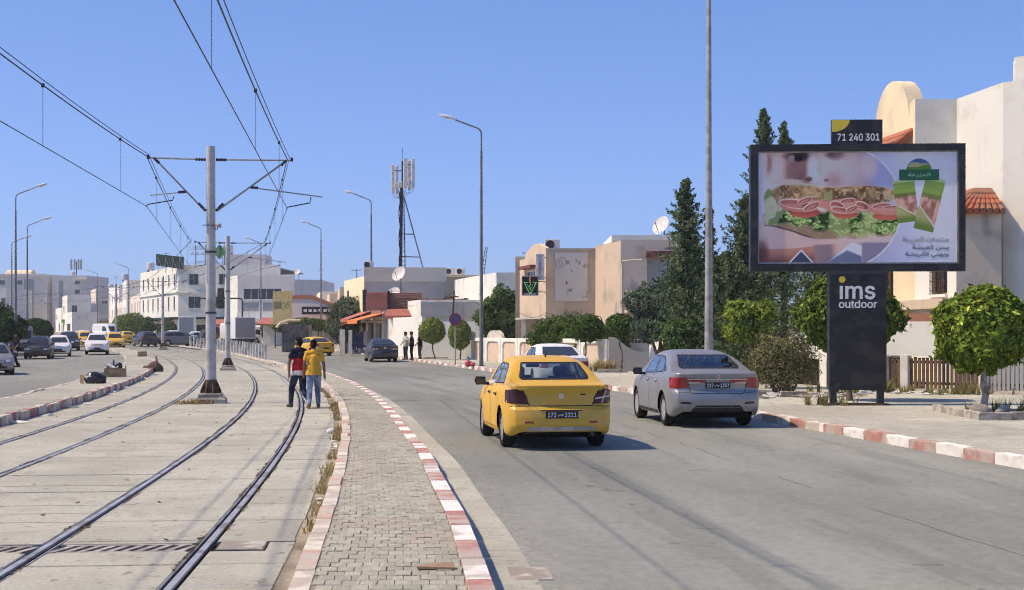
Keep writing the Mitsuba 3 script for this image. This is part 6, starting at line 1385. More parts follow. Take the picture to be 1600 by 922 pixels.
sp = [(10.2 + g.normal(0, .9), 39.3 + g.normal(0, .45), .14, g.uniform(.8, 2.2)) for _ in range(70)] + [(7.0 + g.normal(0, .35), 32.0 + g.normal(0, .2), .14, g.uniform(.6, 1.8)) for _ in range(20)] + [(10.0 + g.normal(0, .45), 28.5 + g.normal(0, .25), .14, g.uniform(.6, 2.2)) for _ in range(26)] + [(12.3 + g.normal(0, .7), 37.8 + g.normal(0, .3), .14, g.uniform(.8, 2)) for _ in range(40)]
tufts('weeds', sp, 'green weeds by the billboard foot and along the slat fences', .16, 10, (.24, .24, .11), 4)
sp = [(3.9 + g.normal(0, .35), 61.2 + g.normal(0, .2), .14, g.uniform(1, 2.6)) for _ in range(30)] + [(1.5 + g.normal(0, .3), 62, .14, 1.5) for _ in range(6)]
tufts('weeds', sp, 'tall dry weeds at the end of the panelled wall', .22, 12, (.36, .31, .16), 6)
sp = [(mid(37.0)[0] + g.normal(-.4, .22), 37 - .5 + g.normal(0, .08), -.05, g.uniform(.6, 1.4)) for _ in range(34)]
tufts('weeds', sp, 'dry grass tuft around the plinth of the nearest tram pole', .11, 9, (.36, .29, .15), 7)

# crumbs of dirt and moss caught along both sides of every rail
g = np.random.default_rng(31); P_ = []
for o in (-2.35, -1.02, 1.02, 2.35):
    for sd in (-1, 1):
        q = np.sort(g.uniform(s_of(8.5), s_of(48), 2600)); keep = meshkit.noise(np.c_[q * 1.4, np.full(len(q), o * 9 + sd), np.zeros(len(q))]) > .62
        q = q[keep]; xy_ = along(q, 0); oo = o + sd * (.068 + np.abs(g.normal(0, .014, len(q)))); h0 = np.interp(np.interp(q, _s, _d), _d, _t[:, 0]), np.interp(np.interp(q, _s, _d), _d, _t[:, 1])
        P_.append(np.c_[xy_[:, 0] + h0[1] * oo, xy_[:, 1] - h0[0] * oo, np.full(len(q), ZT + .002)])
P_ = np.vstack(P_); v, f, c_ = leaves(P_, np.tile([0, 0, 1.0], (len(P_), 1)), .020, (.16, .145, .105), .5, 1.5, .35, 5)
tag(put(None, 'rail_dirt', (v, f), 'm_needle', color=c_), 'crumbs of dirt and dry moss along the rails', 'dirt', kind='stuff')

# ---------------------------------------------------------------- vehicles
def paint(key, col, rough=.32, coat=1.0, metal=0.0, dust=.12):
    def fn(p, n, uv):
        k = smo(.45, .75, fbm(p.x * 3, p.y * 3, p.z * 3, 4))
        return mix(C(*col) * (.97 + .05 * noise(p.x * 5, p.y * 5, p.z * 5)), (.42, .38, .32), dust * k)
    return mat(key, mikit.proc(fn), rough, .5, metal, coat)
paint('m_taxi', (.63, .365, .025), .4, .8, 0, .14); paint('m_silver', (.27, .268, .28), .34, .9, .4, .14); paint('m_white_car', (.72, .72, .72), .35, .9)
paint('m_navy', (.018, .024, .045), .3, 1.0); paint('m_black_car', (.016, .016, .018), .3, 1.0); paint('m_grey_car', (.16, .165, .18), .35, .9, .3); paint('m_taxi_far', (.66, .40, .03), .4, .8)
mat('m_tail', (.30, .012, .018), .12, .6, coat=1.0); mat('m_tail_smoked', (.045, .010, .015), .22, .4); mat('m_tail_clear', (.55, .40, .40), .12, .6, coat=1.0)
mat('m_chrome', (.62, .62, .63), .2, .5, 1.0); mat('m_alloy', worn((.55, .55, .54), (.4, .39, .37), 6, .4), .38, .5, .6); mat('m_trim_black', (.02, .02, .022), .55, .35); mat('m_seam', (.012, .011, .010), .8, .2)
mat('m_seat', (.05, .05, .055), .8, .2); mat('m_interior', (.028, .028, .03), .8, .2); mat('m_dash_light', (.20, .22, .21), .8, .2); mat('m_plate', (.012, .012, .014), .45, .4); mat('m_bumper_grey', worn((.42, .39, .34), (.55, .5, .42), 6, .4), .6, .35)
for k_, tr_ in (('m_glass_clear', .78), ('m_glass_dark', .30)):
    scene[k_] = {'type': 'thindielectric', 'int_ior': 1.5, 'specular_transmittance': {'type': 'rgb', 'value': [tr_ * .93, tr_, tr_ * .96]}}
mat('m_glass_far', (.03, .036, .042), .06, .6)

SEDAN = dict(L=4.44, W=1.75, ro=.97, wb=2.652, rw=.315, tw=.20, zl=.22, k=.945,
    deck=[(0, .985), (.05, 1.03), (.18, 1.055), (.6, 1.06), (.9, 1.035), (1.3, 1.0), (2.2, .965), (3.0, .945), (3.55, .945), (3.9, .86), (4.2, .76), (4.36, .66), (4.44, .56)],
    roof=[(.50, 1.055), (.62, 1.085), (.80, 1.18), (1.02, 1.295), (1.25, 1.385), (1.5, 1.435), (1.9, 1.463), (2.2, 1.466), (2.55, 1.45), (2.8, 1.40), (3.1, 1.245), (3.4, 1.06), (3.62, .94)],
    width=[(0, .74), (.05, .79), (.12, .825), (.28, .855), (.6, .872), (1.2, .875), (3.2, .872), (3.8, .85), (4.15, .80), (4.34, .72), (4.44, .60)],
    low=[(0, .30), (.2, .24), (.6, .21), (3.9, .20), (4.3, .22), (4.44, .26)],
    rear=[(.2, .13), (.30, .05), (.40, .0), (.55, 0), (.66, .015), (.70, .075), (.9, .075), (1.0, .045), (1.04, .005), (1.08, .02)], front=[(.2, .06), (.4, 0), (.55, 0), (.75, .05), (.9, .1)], rough=1)

def car_body(S, nx, nv):
    L = S['L']; e = .5 - .5 * np.cos(np.linspace(0, math.pi, nx)); xs = L * (.55 * e + .45 * np.linspace(0, 1, nx))
    dk = Pchip(*np.array(S['deck']).T); wd = Pchip(*np.array(S['width']).T); lo = Pchip(*np.array(S['low']).T)
    rf_ = np.array(S['roof']); rf = Pchip(*rf_.T)
    deck = dk(xs); top = np.where((xs > rf_[0, 0]) & (xs < rf_[-1, 0]), rf(np.clip(xs, rf_[0, 0], rf_[-1, 0])), deck); hh = np.maximum(top - deck, 0)
    tum = S.get('tumble', .42)
    sec = []
    for x, zd, h, w, zl in zip(xs, deck, hh, wd(xs), lo(xs)):
        H = zd - zl; wr = w - .10 - tum * h; cr = .018 + .012 * min(1, h / .2)
        pts = [(w - .12, zl), (w - .045, zl + .03), (w - .012, zl + .16 * H), (w - .004, zl + .36 * H), (w, zl + .56 * H), (w - .008, zl + .74 * H), (w - .03, zl + .90 * H), (w - .062, zl + .975 * H), (w - .088, zd),
               (w - .098 - .05 * h, zd + .06 * h), (w - .10 - tum * h * .55, zd + .52 * h), (wr + .02 * min(1, h / .3), zd + h * .86), (wr - .035, zd + h * .955), (wr - .11, zd + h * .99 + cr * .3), (wr * .55, zd + h + cr * .75), (0, zd + h + cr)]
        p = np.array(pts); t = np.r_[0, np.cumsum(np.linalg.norm(np.diff(p, axis=0), axis=1) + .012)]; t /= t[-1]
        sec.append((t, p))
    tm = np.mean([s[0] for s in sec], 0)
    v = np.linspace(0, 1, nv); grid = np.zeros((nx, nv, 3)); sp = np.interp(v, np.linspace(0, 1, len(tm)), tm)
    for i, (t, p) in enumerate(sec):
        # the same key points share the same column, so edges run straight along the body
        col = np.interp(v, np.linspace(0, 1, len(tm)), np.arange(len(tm)))
        grid[i, :, 0] = xs[i]; grid[i, :, 1] = Pchip(np.arange(len(p)), p[:, 0])(col); grid[i, :, 2] = Pchip(np.arange(len(p)), p[:, 1])(col)
    full = np.concatenate([grid, (grid * [1, -1, 1])[:, -2::-1]], 1); n2 = full.shape[1]
    ish = int(round(8 / (len(tm) - 1) * (nv - 1)))
    def bulge(P):
        q = P.copy(); yy = np.abs(P[..., 1]) / (S['W'] / 2); z = P[..., 2]
        fr_ = np.clip(1 - P[..., 0] / .62, 0, 1) ** 2; ff = np.clip(1 - (L - P[..., 0]) / .7, 0, 1) ** 2
        q[..., 0] += fr_ * (np.interp(z, *np.array(S['rear']).T) + .15 * yy ** 3.2) - ff * (np.interp(z, *np.array(S['front']).T) + .30 * yy ** 3)
        return q
    v_, f_ = [full.reshape(-1, 3)], []
    idx = np.arange(nx * n2).reshape(nx, n2)
    f_.append(tri(np.stack([idx[:-1, :-1], idx[1:, :-1], idx[1:, 1:], idx[:-1, 1:]], -1).reshape(-1, 4)))
    base = nx * n2
    for e_, fl in ((0, False), (nx - 1, True)):
        half = grid[e_]; topr = full[e_, ish:n2 - ish]; ys = topr[:, 1] / topr[0, 1]; rows_ = []
        for i in range(ish + 1):
            k = (i / ish) ** 3
            rows_.append(np.c_[np.full(len(ys), half[0, 0]), ys * half[i, 1], half[i, 2] + (topr[:, 2] - topr[0, 2]) * k])
        r = np.array(rows_); m = np.arange(r.shape[0] * r.shape[1]).reshape(r.shape[:2]) + base; base += m.size
        q = np.stack([m[:-1, :-1], m[:-1, 1:], m[1:, 1:], m[1:, :-1]], -1).reshape(-1, 4)
        v_.append(r.reshape(-1, 3)); f_.append(tri(q if not fl else q[:, ::-1]))
    V = bulge(np.vstack(v_))
    for i, out in enumerate(([0, 0, 1.0], [-1.0, 0, 0], [1.0, 0, 0])):
        f = f_[i]; nn = np.cross(V[f[:, 1]] - V[f[:, 0]], V[f[:, 2]] - V[f[:, 0]]).sum(0)
        if nn @ out < 0: f_[i] = f[:, ::-1]
    F = np.vstack(f_)
    m = trimesh.Trimesh(V, F, process=False); m.merge_vertices(digits_vertex=5)
    m.update_faces(m.nondegenerate_faces())
    return m

def meshed(pg, res):
    """A polygon as small triangles: outline points and an inner grid, Delaunay."""
    wid = 2 * pg.area / max(pg.length, 1e-6); st = max(min(res, wid * 4), .012)
    pts = [np.array(r.segmentize(st).coords)[:-1] for r in (pg.exterior, *pg.interiors)]
    x0, y0, x1, y1 = pg.bounds; gx_, gy_ = np.meshgrid(np.arange(x0 + res / 2, x1, res), np.arange(y0 + res / 2, y1, res)); g_ = np.c_[gx_.ravel(), gy_.ravel()]
    if len(g_):
        g_ = g_[shapely.contains_xy(pg.buffer(-st * .4), g_[:, 0], g_[:, 1])] if pg.buffer(-st * .4).area > 0 else g_[:0]
        pts.append(g_)
    a = np.unique(np.round(np.vstack(pts), 6), axis=0); f = Delaunay(a).simplices
    c = a[f].mean(1); e = a[f]; ar = np.cross(e[:, 1] - e[:, 0], e[:, 2] - e[:, 0])
    f = f[shapely.contains_xy(pg, c[:, 0], c[:, 1]) & (np.abs(ar) > 1e-9)]
    return a, f

class Car:
    def __init__(self, name, label, S, pos, head, body_mat, cat='car', hi=False, group=None):
        self.S, self.key = S, thing(name, label, cat, group); self.hi = hi
        self.f = np.array([-math.sin(head), math.cos(head)]); self.l = np.array([-self.f[1], self.f[0]]); self.pos = np.asarray(pos, float); self.zb = float(zg(pos[1])) + (pos[2] if len(pos) > 2 else 0)
        self.m = car_body(S, 150 if hi else 64, 61 if hi else 31); self.body_mat = body_mat; self.cut = []; self.it = {}
        N = self.m.vertex_normals; V = self.m.vertices
        for ax, sel, ab, c in (('rear', N[:, 0] < -.10, (1, 2), 0), ('front', N[:, 0] > .10, (1, 2), 0), ('left', N[:, 1] > .2, (0, 2), 1), ('right', N[:, 1] < -.2, (0, 2), 1), ('top', N[:, 2] > .3, (0, 1), 2)):
            P = V[sel]; self.it[ax] = (LinearNDInterpolator(P[:, ab], P[:, c]), NearestNDInterpolator(P[:, ab], P[:, c]), ab, c, {'rear': -1, 'front': 1, 'left': 1, 'right': -1, 'top': 1}[ax])
    def world(self, v):
        v = np.asarray(v, float) * self.S.get('k', 1.0); x = v[:, 0] - self.S['ro'] * self.S.get('k', 1.0)
        return np.c_[self.pos[0] + x * self.f[0] + v[:, 1] * self.l[0], self.pos[1] + x * self.f[1] + v[:, 1] * self.l[1], v[:, 2] + self.zb]
    def put(self, name, m, mt, smooth=False, parent=None, label=None):
        v, f = m if isinstance(m, tuple) else (np.array(m.vertices), np.array(m.faces))
        return put(parent or self.key, name, (self.world(v), f), mt, smooth, label)
    def patch(self, ax, poly, off=.004, res=.07, thick=.012):
        lin_, near, ab, c, sg = self.it[ax]; ms = []
        for pg in getattr(poly, 'geoms', [poly]):
            a, f = meshed(pg, res if self.hi else res * 1.5)
            h = lin_(a); h = np.where(np.isnan(h), near(a), h)
            out = np.zeros((len(a), 3)); out[:, ab[0]], out[:, ab[1]], out[:, c] = a[:, 0], a[:, 1], h + sg * off
            t = trimesh.Trimesh(out, f, process=False); t.merge_vertices(digits_vertex=6)
            e = t.edges_sorted; u, cnt = np.unique(e, axis=0, return_counts=True); be = u[cnt == 1]
            V = np.vstack([t.vertices, t.vertices - np.eye(3)[c] * sg * (off + thick)]); n = len(t.vertices)
            F = np.vstack([t.faces, tri(np.c_[be[:, 0], be[:, 1], be[:, 1] + n, be[:, 0] + n])])
            ms.append((V, F))
        return join(ms)
    def window(self, ax, poly, name, mt, rim=.022, hole=True):
        """A pane in the body with a black surround; the body is opened behind it."""
        if hole: self.cut.append((ax, poly.buffer(-.012)))
        k = self.put(name, self.patch(ax, poly.buffer(-rim + .004), .0035 if self.hi else (.04 if ax in ('rear', 'front') else .012), .09), mt, True)
        self.put('surround', self.patch(ax, poly.difference(poly.buffer(-rim, join_style=1)), .006 if self.hi else (.048 if ax in ('rear', 'front') else .016), .08), 'm_trim_black', 30, k)
        return k
    def finish(self, arches=True):
        S, m = self.S, self.m; V = np.array(m.vertices); F = np.array(m.faces); R = S['rw'] + .055; cell_ = .05 if self.hi else .10
        keep = np.ones(len(F), bool)
        if arches:
            for xc in (S['ro'], S['ro'] + S['wb']):
                d = V[:, [0, 2]] - [xc, S['rw'] + .01]; r = np.linalg.norm(d, axis=1); s = (np.abs(V[:, 1]) > S['W'] * .3) & (np.abs(r - R) < cell_) & (V[:, 2] < .85)
                V[s, 0] = xc + d[s, 0] / r[s] * R; V[s, 2] = S['rw'] + .01 + d[s, 1] / r[s] * R
                r2 = np.linalg.norm(V[:, [0, 2]] - [xc, S['rw'] + .01], axis=1)
                keep &= ~((r2[F] <= R + 1e-4).all(1) & (np.abs(V[F][:, :, 1]) > S['W'] * .25).all(1) & (V[F][:, :, 2].max(1) < .85))
                for sg in (1, -1):
                    a = np.linspace(-.25, math.pi + .25, 20); y0, y1 = sg * (S['W'] / 2 - .055), sg * (S['W'] / 2 - .34)
                    p0 = np.c_[xc + R * np.cos(a), np.full(20, y0), S['rw'] + .01 + R * np.sin(a)]; p1 = p0.copy(); p1[:, 1] = y1; i = np.arange(19)
                    self.put('arch_liner', (np.vstack([p0, p1, [[xc, y1, S['rw']]]]), np.vstack([tri(np.c_[i, i + 1, i + 21, i + 20]), np.c_[i + 20, i + 21, np.full(19, 40)]])), 'm_seam')
        N = m.face_normals; Cn = V[F].mean(1)
        for ax, pg in self.cut:
            _, _, ab, c, sg = self.it[ax]
            ok = N[:, c] * sg > (.12 if c == 0 else .2)
            ins = np.zeros(len(F), bool); w = np.where(ok)[0]
            ins[w] = shapely.contains_xy(pg, Cn[w][:, ab[0]], Cn[w][:, ab[1]]); keep &= ~ins
        self.put('body', (V, F[keep]), self.body_mat, 38)
        self.put('underbody', bx(.35, S['L'] - .35, -S['W'] / 2 + .2, S['W'] / 2 - .2, .19, .34), 'm_seam')
        w_ = S['W'] / 2
        for i, (xc, sg) in enumerate(((S['ro'], 1), (S['ro'], -1), (S['ro'] + S['wb'], 1), (S['ro'] + S['wb'], -1))):
            r, t = S['rw'], S['tw']; yc = sg * (w_ - .035 - t / 2)
            prof = [(r * .66, -t / 2), (r * .9, -t / 2 - .004), (r * .985, -t / 2 + .03), (r, -t / 2 + .055), (r, t / 2 - .055), (r * .985, t / 2 - .03), (r * .9, t / 2 + .004), (r * .66, t / 2)]
            ns = 40 if self.hi else 20
            wk = self.put('wheel', xf(lathe([(0, -.02), (r * .64, -.02), (r * .66, .0), (r * .66, -.01)], ns, axis='y') if False else lathe([(0.0, -.06), (r * .62, -.05), (r * .62, .05), (0, .05)], ns, axis='y'), None, (xc, yc, r)), 'm_trim_black', 40)
            self.put('tyre', xf(lathe(prof, ns, axis='y'), None, (xc, yc, r)), 'm_rubber', 50, wk)
            o = sg * (t / 2 - .02); ms = [xf(lathe([(r * .60, 0), (r * .68, 0), (r * .68, .022), (r * .60, .02)], ns, axis='y'), None, (xc, yc + o - .011, r)), xf(lathe([(0, -.02), (r * .19, -.02), (r * .17, .02), (0, .025)], 16, axis='y'), None, (xc, yc + o - (.01 if sg > 0 else 0), r))]
            nsp = S.get('spokes', 7)
            for j in range(nsp):
                a = 2 * math.pi * (j + .3 * i) / nsp; ca, sa = math.cos(a), math.sin(a)
                q = [(r * .14, -.035), (r * .64, -.055), (r * .64, .055), (r * .14, .035)]
                ms.append(hull([(xc + ca * u - sa * w2, yc + o + dy, r + sa * u + ca * w2) for u, w2 in q for dy in (-.014, .010)]))
            self.put('rim', join(ms), 'm_alloy', 30, wk)
    def seam(self, ax, pts, w=.010, off=.0015):
        self.put('seam', self.patch(ax, LineString(pts).buffer(w / 2, cap_style=2), off, .12, .004), 'm_seam')
    def plate(self, y, z, w, h, txt=None, front=False):
        lin_, near, ab, c, sg = self.it['front' if front else 'rear']; x = min if not front else max
        xs = [float(near([[y + dy, z + dz]])[0]) for dy in (-w / 2, 0, w / 2) for dz in (-h / 2, h / 2)]; x = (max if front else min)(xs); s = 1 if front else -1
        k = self.put('number_plate', rbox((x + s * .008, y, z), (.02, w, h), .004), 'm_plate')
        if txt:
            a, b = txt; ms = []
            for t_, yc, wd_ in ((a, w * .31, w * .26), ('ar', w * .04, w * .2), (b, -w * .27, w * .36)):
                if t_ == 'ar': v, f = arabic('plate', h * .42, .002)
                else:
                    m = meshkit.text_mesh(t_, h * .58, .002, True); v, f = np.array(m.vertices), np.array(m.faces)
                v = v.copy(); v[:, 0] = (v[:, 0] - (v[:, 0].min() + v[:, 0].max()) / 2) * min(1, wd_ / np.ptp(v[:, 0])); v[:, 1] -= (v[:, 1].min() + v[:, 1].max()) / 2
                ms.append((np.c_[x + s * .0185 + s * v[:, 2] * 1, yc * 1 - v[:, 0] + y, z + v[:, 1]], f[:, ::-1]))
            self.put('plate_number', join(ms), 'm_white_paint', False, k)
    def mirror(self, x, y, z, mt='m_trim_black', sides=(1, -1)):
        for sg in sides:
            mk = self.put('mirror', xf(hull([(x + dx, sg * (y + dy), z + dz) for dx, dy, dz in ((0, .02, -.07), (0, .20, -.075), (0, .23, .0), (0, .20, .075), (0, .03, .07), (.10, .05, -.05), (.10, .19, -.05), (.10, .19, .05), (.10, .05, .05), (.14, .12, 0))])), mt, 35)
            self.put('glass', hull([(x - .004, sg * (y + a), z + b) for a, b in ((.04, -.055), (.19, -.06), (.21, 0), (.19, .06), (.05, .055))] + [(x + .003, sg * (y + .1), z)]), 'm_pane', False, mk)
            self.put('bracket', hull([(x + .03 + a, sg * (y + b), z - .05 + c) for a in (0, .07) for b in (-.06, .05) for c in (-.03, .02)]), 'm_trim_black', False, mk)
    def handles(self, xs, z, mt=None):
        for sg, ax in ((1, 'left'), (-1, 'right')):
            for x in xs:
                y = float(self.it[ax][1]([[x, z]])[0])
                self.put('door_handle', xf(rbox((x, y + sg * .018, z), (.20, .03, .035), .012)), mt or self.body_mat, 30)
                self.put('handle_recess', self.patch(ax, Point(x, z - .002).buffer(.045), .0015, .05, .003), 'm_seam')
    def interior(self, dash='m_interior', driver=False):
        S = self.S; x0 = S['ro'] + S['wb'] * .26; xf_ = S['ro'] + S['wb'] * .58
        sk = self.put('rear_seat', join([rbox((x0 - .20, 0, .78), (.22, 1.30, .56), .06, R=roty(-.22)), rbox((x0 + .1, 0, .50), (.5, 1.3, .18), .05)]), 'm_seat', 30)
        for y in (-.38, .38):
            self.put('headrest', rbox((x0 - .27, y, 1.10), (.10, .24, .15), .04), 'm_seat', 30, sk)
            k = self.put('front_seat', join([rbox((xf_ - .12, y, .80), (.16, .50, .66), .06, R=roty(-.2)), rbox((xf_ + .18, y, .48), (.5, .5, .18), .05)]), 'm_seat', 30)
            self.put('headrest', join([rbox((xf_ - .22, y, 1.21), (.10, .26, .19), .045), tube([(xf_ - .2, y, 1.05), (xf_ - .22, y, 1.2)], .02, 6)]), 'm_seat', 30, k)
        self.put('dashboard', rbox((xf_ + .95, 0, .84), (.42, 1.36, .22), .08), dash, 30)
        self.put('steering_wheel', tube([(xf_ + .60 - .1 * math.sin(a), .38 + .18 * math.cos(a), .92 + .18 * math.sin(a)) for a in np.linspace(0, 2 * math.pi, 20)], .016, 6, False), 'm_trim_black', True)
        self.put('cabin_floor', bx(S['ro'] - .1, S['ro'] + S['wb'] + .1, -.66, .66, .30, .36), 'm_interior')
        self.put('parcel_shelf', bx(S['ro'] - .42, x0 - .25, -.60, .60, .985, 1.005), 'm_interior')
        self.put('rear_view_mirror', rbox((xf_ + .50, 0, 1.30), (.03, .24, .07), .015), 'm_trim_black')
def quad(*p): return Polygon(p)
def rounded(poly, r): return poly.buffer(-r).buffer(r, join_style=1)
def both(poly): return [poly, affinity.scale(poly, -1, 1, origin=(0, 0))]

# the yellow taxi
c = Car('yellow_taxi', 'yellow taxi saloon driving away in the middle of the road, nearest car', SEDAN, (.62, 22.1), math.radians(8.2), 'm_taxi', 'taxi', True)
c.window('rear', rounded(quad((-.60, 1.115), (.60, 1.115), (.485, 1.395), (-.485, 1.395)), .05), 'rear_window', 'm_glass_clear', .03)
c.window('front', rounded(quad((-.66, 1.02), (.66, 1.02), (.50, 1.385), (-.50, 1.385)), .06), 'windscreen', 'm_glass_clear', .03)
SW = [rounded(quad((1.32, 1.04), (2.12, 1.015), (2.12, 1.375), (1.72, 1.365), (1.5, 1.30)), .035), rounded(quad((2.2, 1.012), (3.12, 1.0), (2.86, 1.27), (2.6, 1.375), (2.2, 1.378)), .035)]
for ax in ('left', 'right'):
    for p in SW: c.window(ax, p, 'side_window', 'm_glass_dark' if ax == 'right' else 'm_glass_dark', .022)
    c.seam(ax, [(1.30, 1.04), (1.24, .80), (1.30, .55), (1.38, .32)]); c.seam(ax, [(2.16, 1.01), (2.18, .30)]); c.seam(ax, [(3.14, 1.0), (3.2, .6), (3.14, .32)]); c.seam(ax, [(1.38, .30), (3.14, .30)])
tl = rounded(quad((.52, .74), (.86, .755), (.86, .965), (.70, .965), (.60, .94)), .02)
for i, p in enumerate(both(tl)):
    k = c.put('tail_light', c.patch('rear', p, .012, .04, .03), 'm_tail_smoked', 35)
    if i == 0:
        pass
right = both(tl)[1]
xs_ = [(-.48, .87), (-.86, .84)]
c.put('tail_light_bar', c.patch('rear', LineString([(-.57, .83), (-.84, .87)]).buffer(.014).union(LineString([(-.68, .77), (-.75, .95)]).buffer(.012)), .016, .03, .01), 'm_tail_clear', 35)
for ax, s in (('left', 1), ('right', -1)): c.put('tail_light_side', c.patch(ax, rounded(quad((.10, .77), (.34, .80), (.30, .965), (.12, .985)), .02), .010, .04, .03), 'm_tail_smoked', 35)
c.seam('rear', [(-.66, .99), (-.60, .94), (-.51, .715), (.51, .715), (.60, .94), (.66, .99)], .014); c.seam('rear', [(-.82, .70), (-.53, .712)], .010); c.seam('rear', [(.82, .70), (.53, .712)], .010)
c.put('lower_bumper', c.patch('rear', rounded(quad((-.62, .315), (.62, .315), (.50, .385), (-.50, .385)), .02), .012, .06, .03), 'm_bumper_grey', 35, label='scuffed pale grey lower bumper strip')
c.put('bumper_skirt', c.patch('rear', rounded(quad((-.58, .25), (.58, .25), (.60, .312), (-.60, .312)), .01), .006, .06, .03), 'm_trim_black', 35)
c.put('plate_recess', c.patch('rear', rounded(quad((-.33, .515), (.33, .515), (.36, .645), (-.36, .645)), .02), .003, .06, .006), 'm_taxi', 35)
c.put('plate_lamp_bar', c.patch('rear', quad((-.34, .638), (.34, .638), (.34, .652), (-.34, .652)), .012, .06, .012), 'm_trim_black')
c.plate(0, .575, .52, .115, ('172', '2211'))
c.put('badge', c.patch('rear', rounded(quad((-.035, .83), (.035, .83), (.04, .90), (0, .93), (-.04, .90)), .006), .006, .03, .006), 'm_chrome', 30)
c.put('model_badge', c.patch('rear', quad((-.40, .885), (-.32, .885), (-.32, .905), (-.40, .905)), .004, .03, .004), 'm_trim_black')
for y in (.52, -.52): c.put('reflector', c.patch('rear', rounded(quad((y - .07, .44), (y + .07, .44), (y + .07, .475), (y - .07, .475)), .01), .004, .03, .004), 'm_tail', 30)
c.put('exhaust', tube([(.22, -.50, .27), (.02, -.50, .26)], .03, 10), 'm_rust', True)
c.mirror(3.02, .82, 1.03); c.handles((1.55, 2.38), .86, 'm_trim_black'); c.interior('m_dash_light')
c.put('aerial', tube([(1.62, 0, 1.46), (1.56, 0, 1.50), (1.46, 0, 1.60)], [.02, .012, .006], 6), 'm_trim_black'); c.put('fuel_flap', c.patch('right', Point(.95, .86).buffer(.08).difference(Point(.95, .86).buffer(.072)), .0015, .05, .003), 'm_seam')
c.finish(); taxi = c

# the silver saloon
S2 = {**SEDAN, 'k': .95, 'rearwin': [(-.62, 1.16), (.62, 1.16), (.50, 1.435), (-.50, 1.435)], 'frontwin': [(-.68, 1.04), (.68, 1.04), (.52, 1.42), (-.52, 1.42)], 'mx': 3.12, 'my': .86, 'L': 4.72, 'W': 1.83, 'ro': 1.03, 'wb': 2.70, 'rw': .33, 'spokes': 10, 'zl': .2,
      'deck': [(0, 1.01), (.04, 1.065), (.16, 1.10), (.6, 1.105), (1.0, 1.075), (1.4, 1.035), (2.3, .99), (3.2, .965), (3.75, .965), (4.15, .88), (4.45, .78), (4.63, .68), (4.72, .56)],
      'roof': [(.48, 1.10), (.60, 1.125), (.80, 1.20), (1.05, 1.305), (1.3, 1.395), (1.6, 1.462), (2.0, 1.50), (2.35, 1.508), (2.7, 1.49), (2.98, 1.43), (3.3, 1.27), (3.6, 1.09), (3.85, .955)],
      'width': [(0, .79), (.05, .835), (.12, .87), (.28, .90), (.6, .912), (1.2, .915), (3.3, .912), (4.0, .885), (4.4, .83), (4.6, .75), (4.72, .62)],
      'low': [(0, .33), (.2, .25), (.6, .21), (4.1, .20), (4.5, .22), (4.72, .26)],
      'rear': [(.2, .16), (.33, .06), (.42, .01), (.58, 0), (.70, .02), (.76, .075), (.92, .06), (1.02, .035), (1.07, -.005), (1.12, .02)]}
c = Car('silver_car', 'silver grey saloon car standing by the right hand kerb with red wrap round tail lights', S2, (3.74, 27.2), math.radians(6.4), 'm_silver', 'car', True)
c.window('rear', rounded(quad((-.64, 1.16), (.64, 1.16), (.515, 1.435), (-.515, 1.435)), .05), 'rear_window', 'm_glass_dark', .03)
c.window('front', rounded(quad((-.70, 1.04), (.70, 1.04), (.53, 1.43), (-.53, 1.43)), .06), 'windscreen', 'm_glass_clear', .03)
SW2 = [rounded(quad((1.42, 1.09), (2.2, 1.045), (2.2, 1.415), (1.8, 1.395), (1.58, 1.31)), .035), rounded(quad((2.28, 1.04), (3.3, 1.02), (3.05, 1.28), (2.75, 1.41), (2.28, 1.42)), .035), rounded(quad((1.16, 1.115), (1.37, 1.095), (1.5, 1.26)), .02)]
for ax in ('left', 'right'):
    for p in SW2: c.window(ax, p, 'side_window', 'm_glass_dark', .02)
    c.seam(ax, [(1.38, 1.08), (1.32, .84), (1.40, .55), (1.46, .32)]); c.seam(ax, [(2.24, 1.04), (2.28, .30)]); c.seam(ax, [(3.32, 1.02), (3.36, .6), (3.3, .32)]); c.seam(ax, [(1.46, .30), (3.3, .30)])
    c.put('sill_strip', c.patch(ax, quad((1.5, .245), (3.3, .245), (3.3, .29), (1.5, .29)), .004, .15, .01), 'm_trim_black')
for i, (po, pi) in enumerate(zip(both(rounded(quad((.58, .80), (.91, .78), (.91, 1.0), (.62, 1.0)), .02)), both(rounded(quad((.24, .905), (.57, .86), (.60, .985), (.24, .96)), .01)))):
    k = c.put('tail_light', c.patch('rear', po, .012, .04, .03), 'm_tail', 35)
    c.put('inner_lens', c.patch('rear', pi, .010, .04, .02), 'm_tail', 35, k)
    s = 1 if i == 0 else -1
    c.put('clear_lens', c.patch('rear', rounded(quad((s * .34, .888), (s * .56, .87), (s * .60, .92), (s * .34, .905)), .006), .014, .03, .01), 'm_tail_clear', 35, k)
for ax in ('left', 'right'): c.put('tail_light_side', c.patch(ax, rounded(quad((.10, .80), (.33, .86), (.36, .98), (.12, .995)), .02), .010, .04, .03), 'm_tail', 35)
c.put('chrome_strip', c.patch('rear', quad((-.60, .955), (.60, .955), (.60, .972), (-.60, .972)), .016, .06, .012), 'm_chrome', 30)
c.seam('rear', [(-.60, .99), (-.55, .72), (-.50, .685), (.50, .685), (.55, .72), (.60, .99)], .013); c.seam('rear', [(-.88, .72), (-.55, .70)], .009); c.seam('rear', [(.88, .72), (.55, .70)], .009)
c.put('boot_chrome', c.patch('rear', LineString([(-.48, .70), (.48, .70)]).buffer(.008), .006, .06, .006), 'm_chrome')
c.put('rear_diffuser', c.patch('rear', rounded(quad((-.58, .30), (.58, .30), (.44, .455), (-.44, .455)), .03), .006, .06, .02), 'm_trim_black', 35)
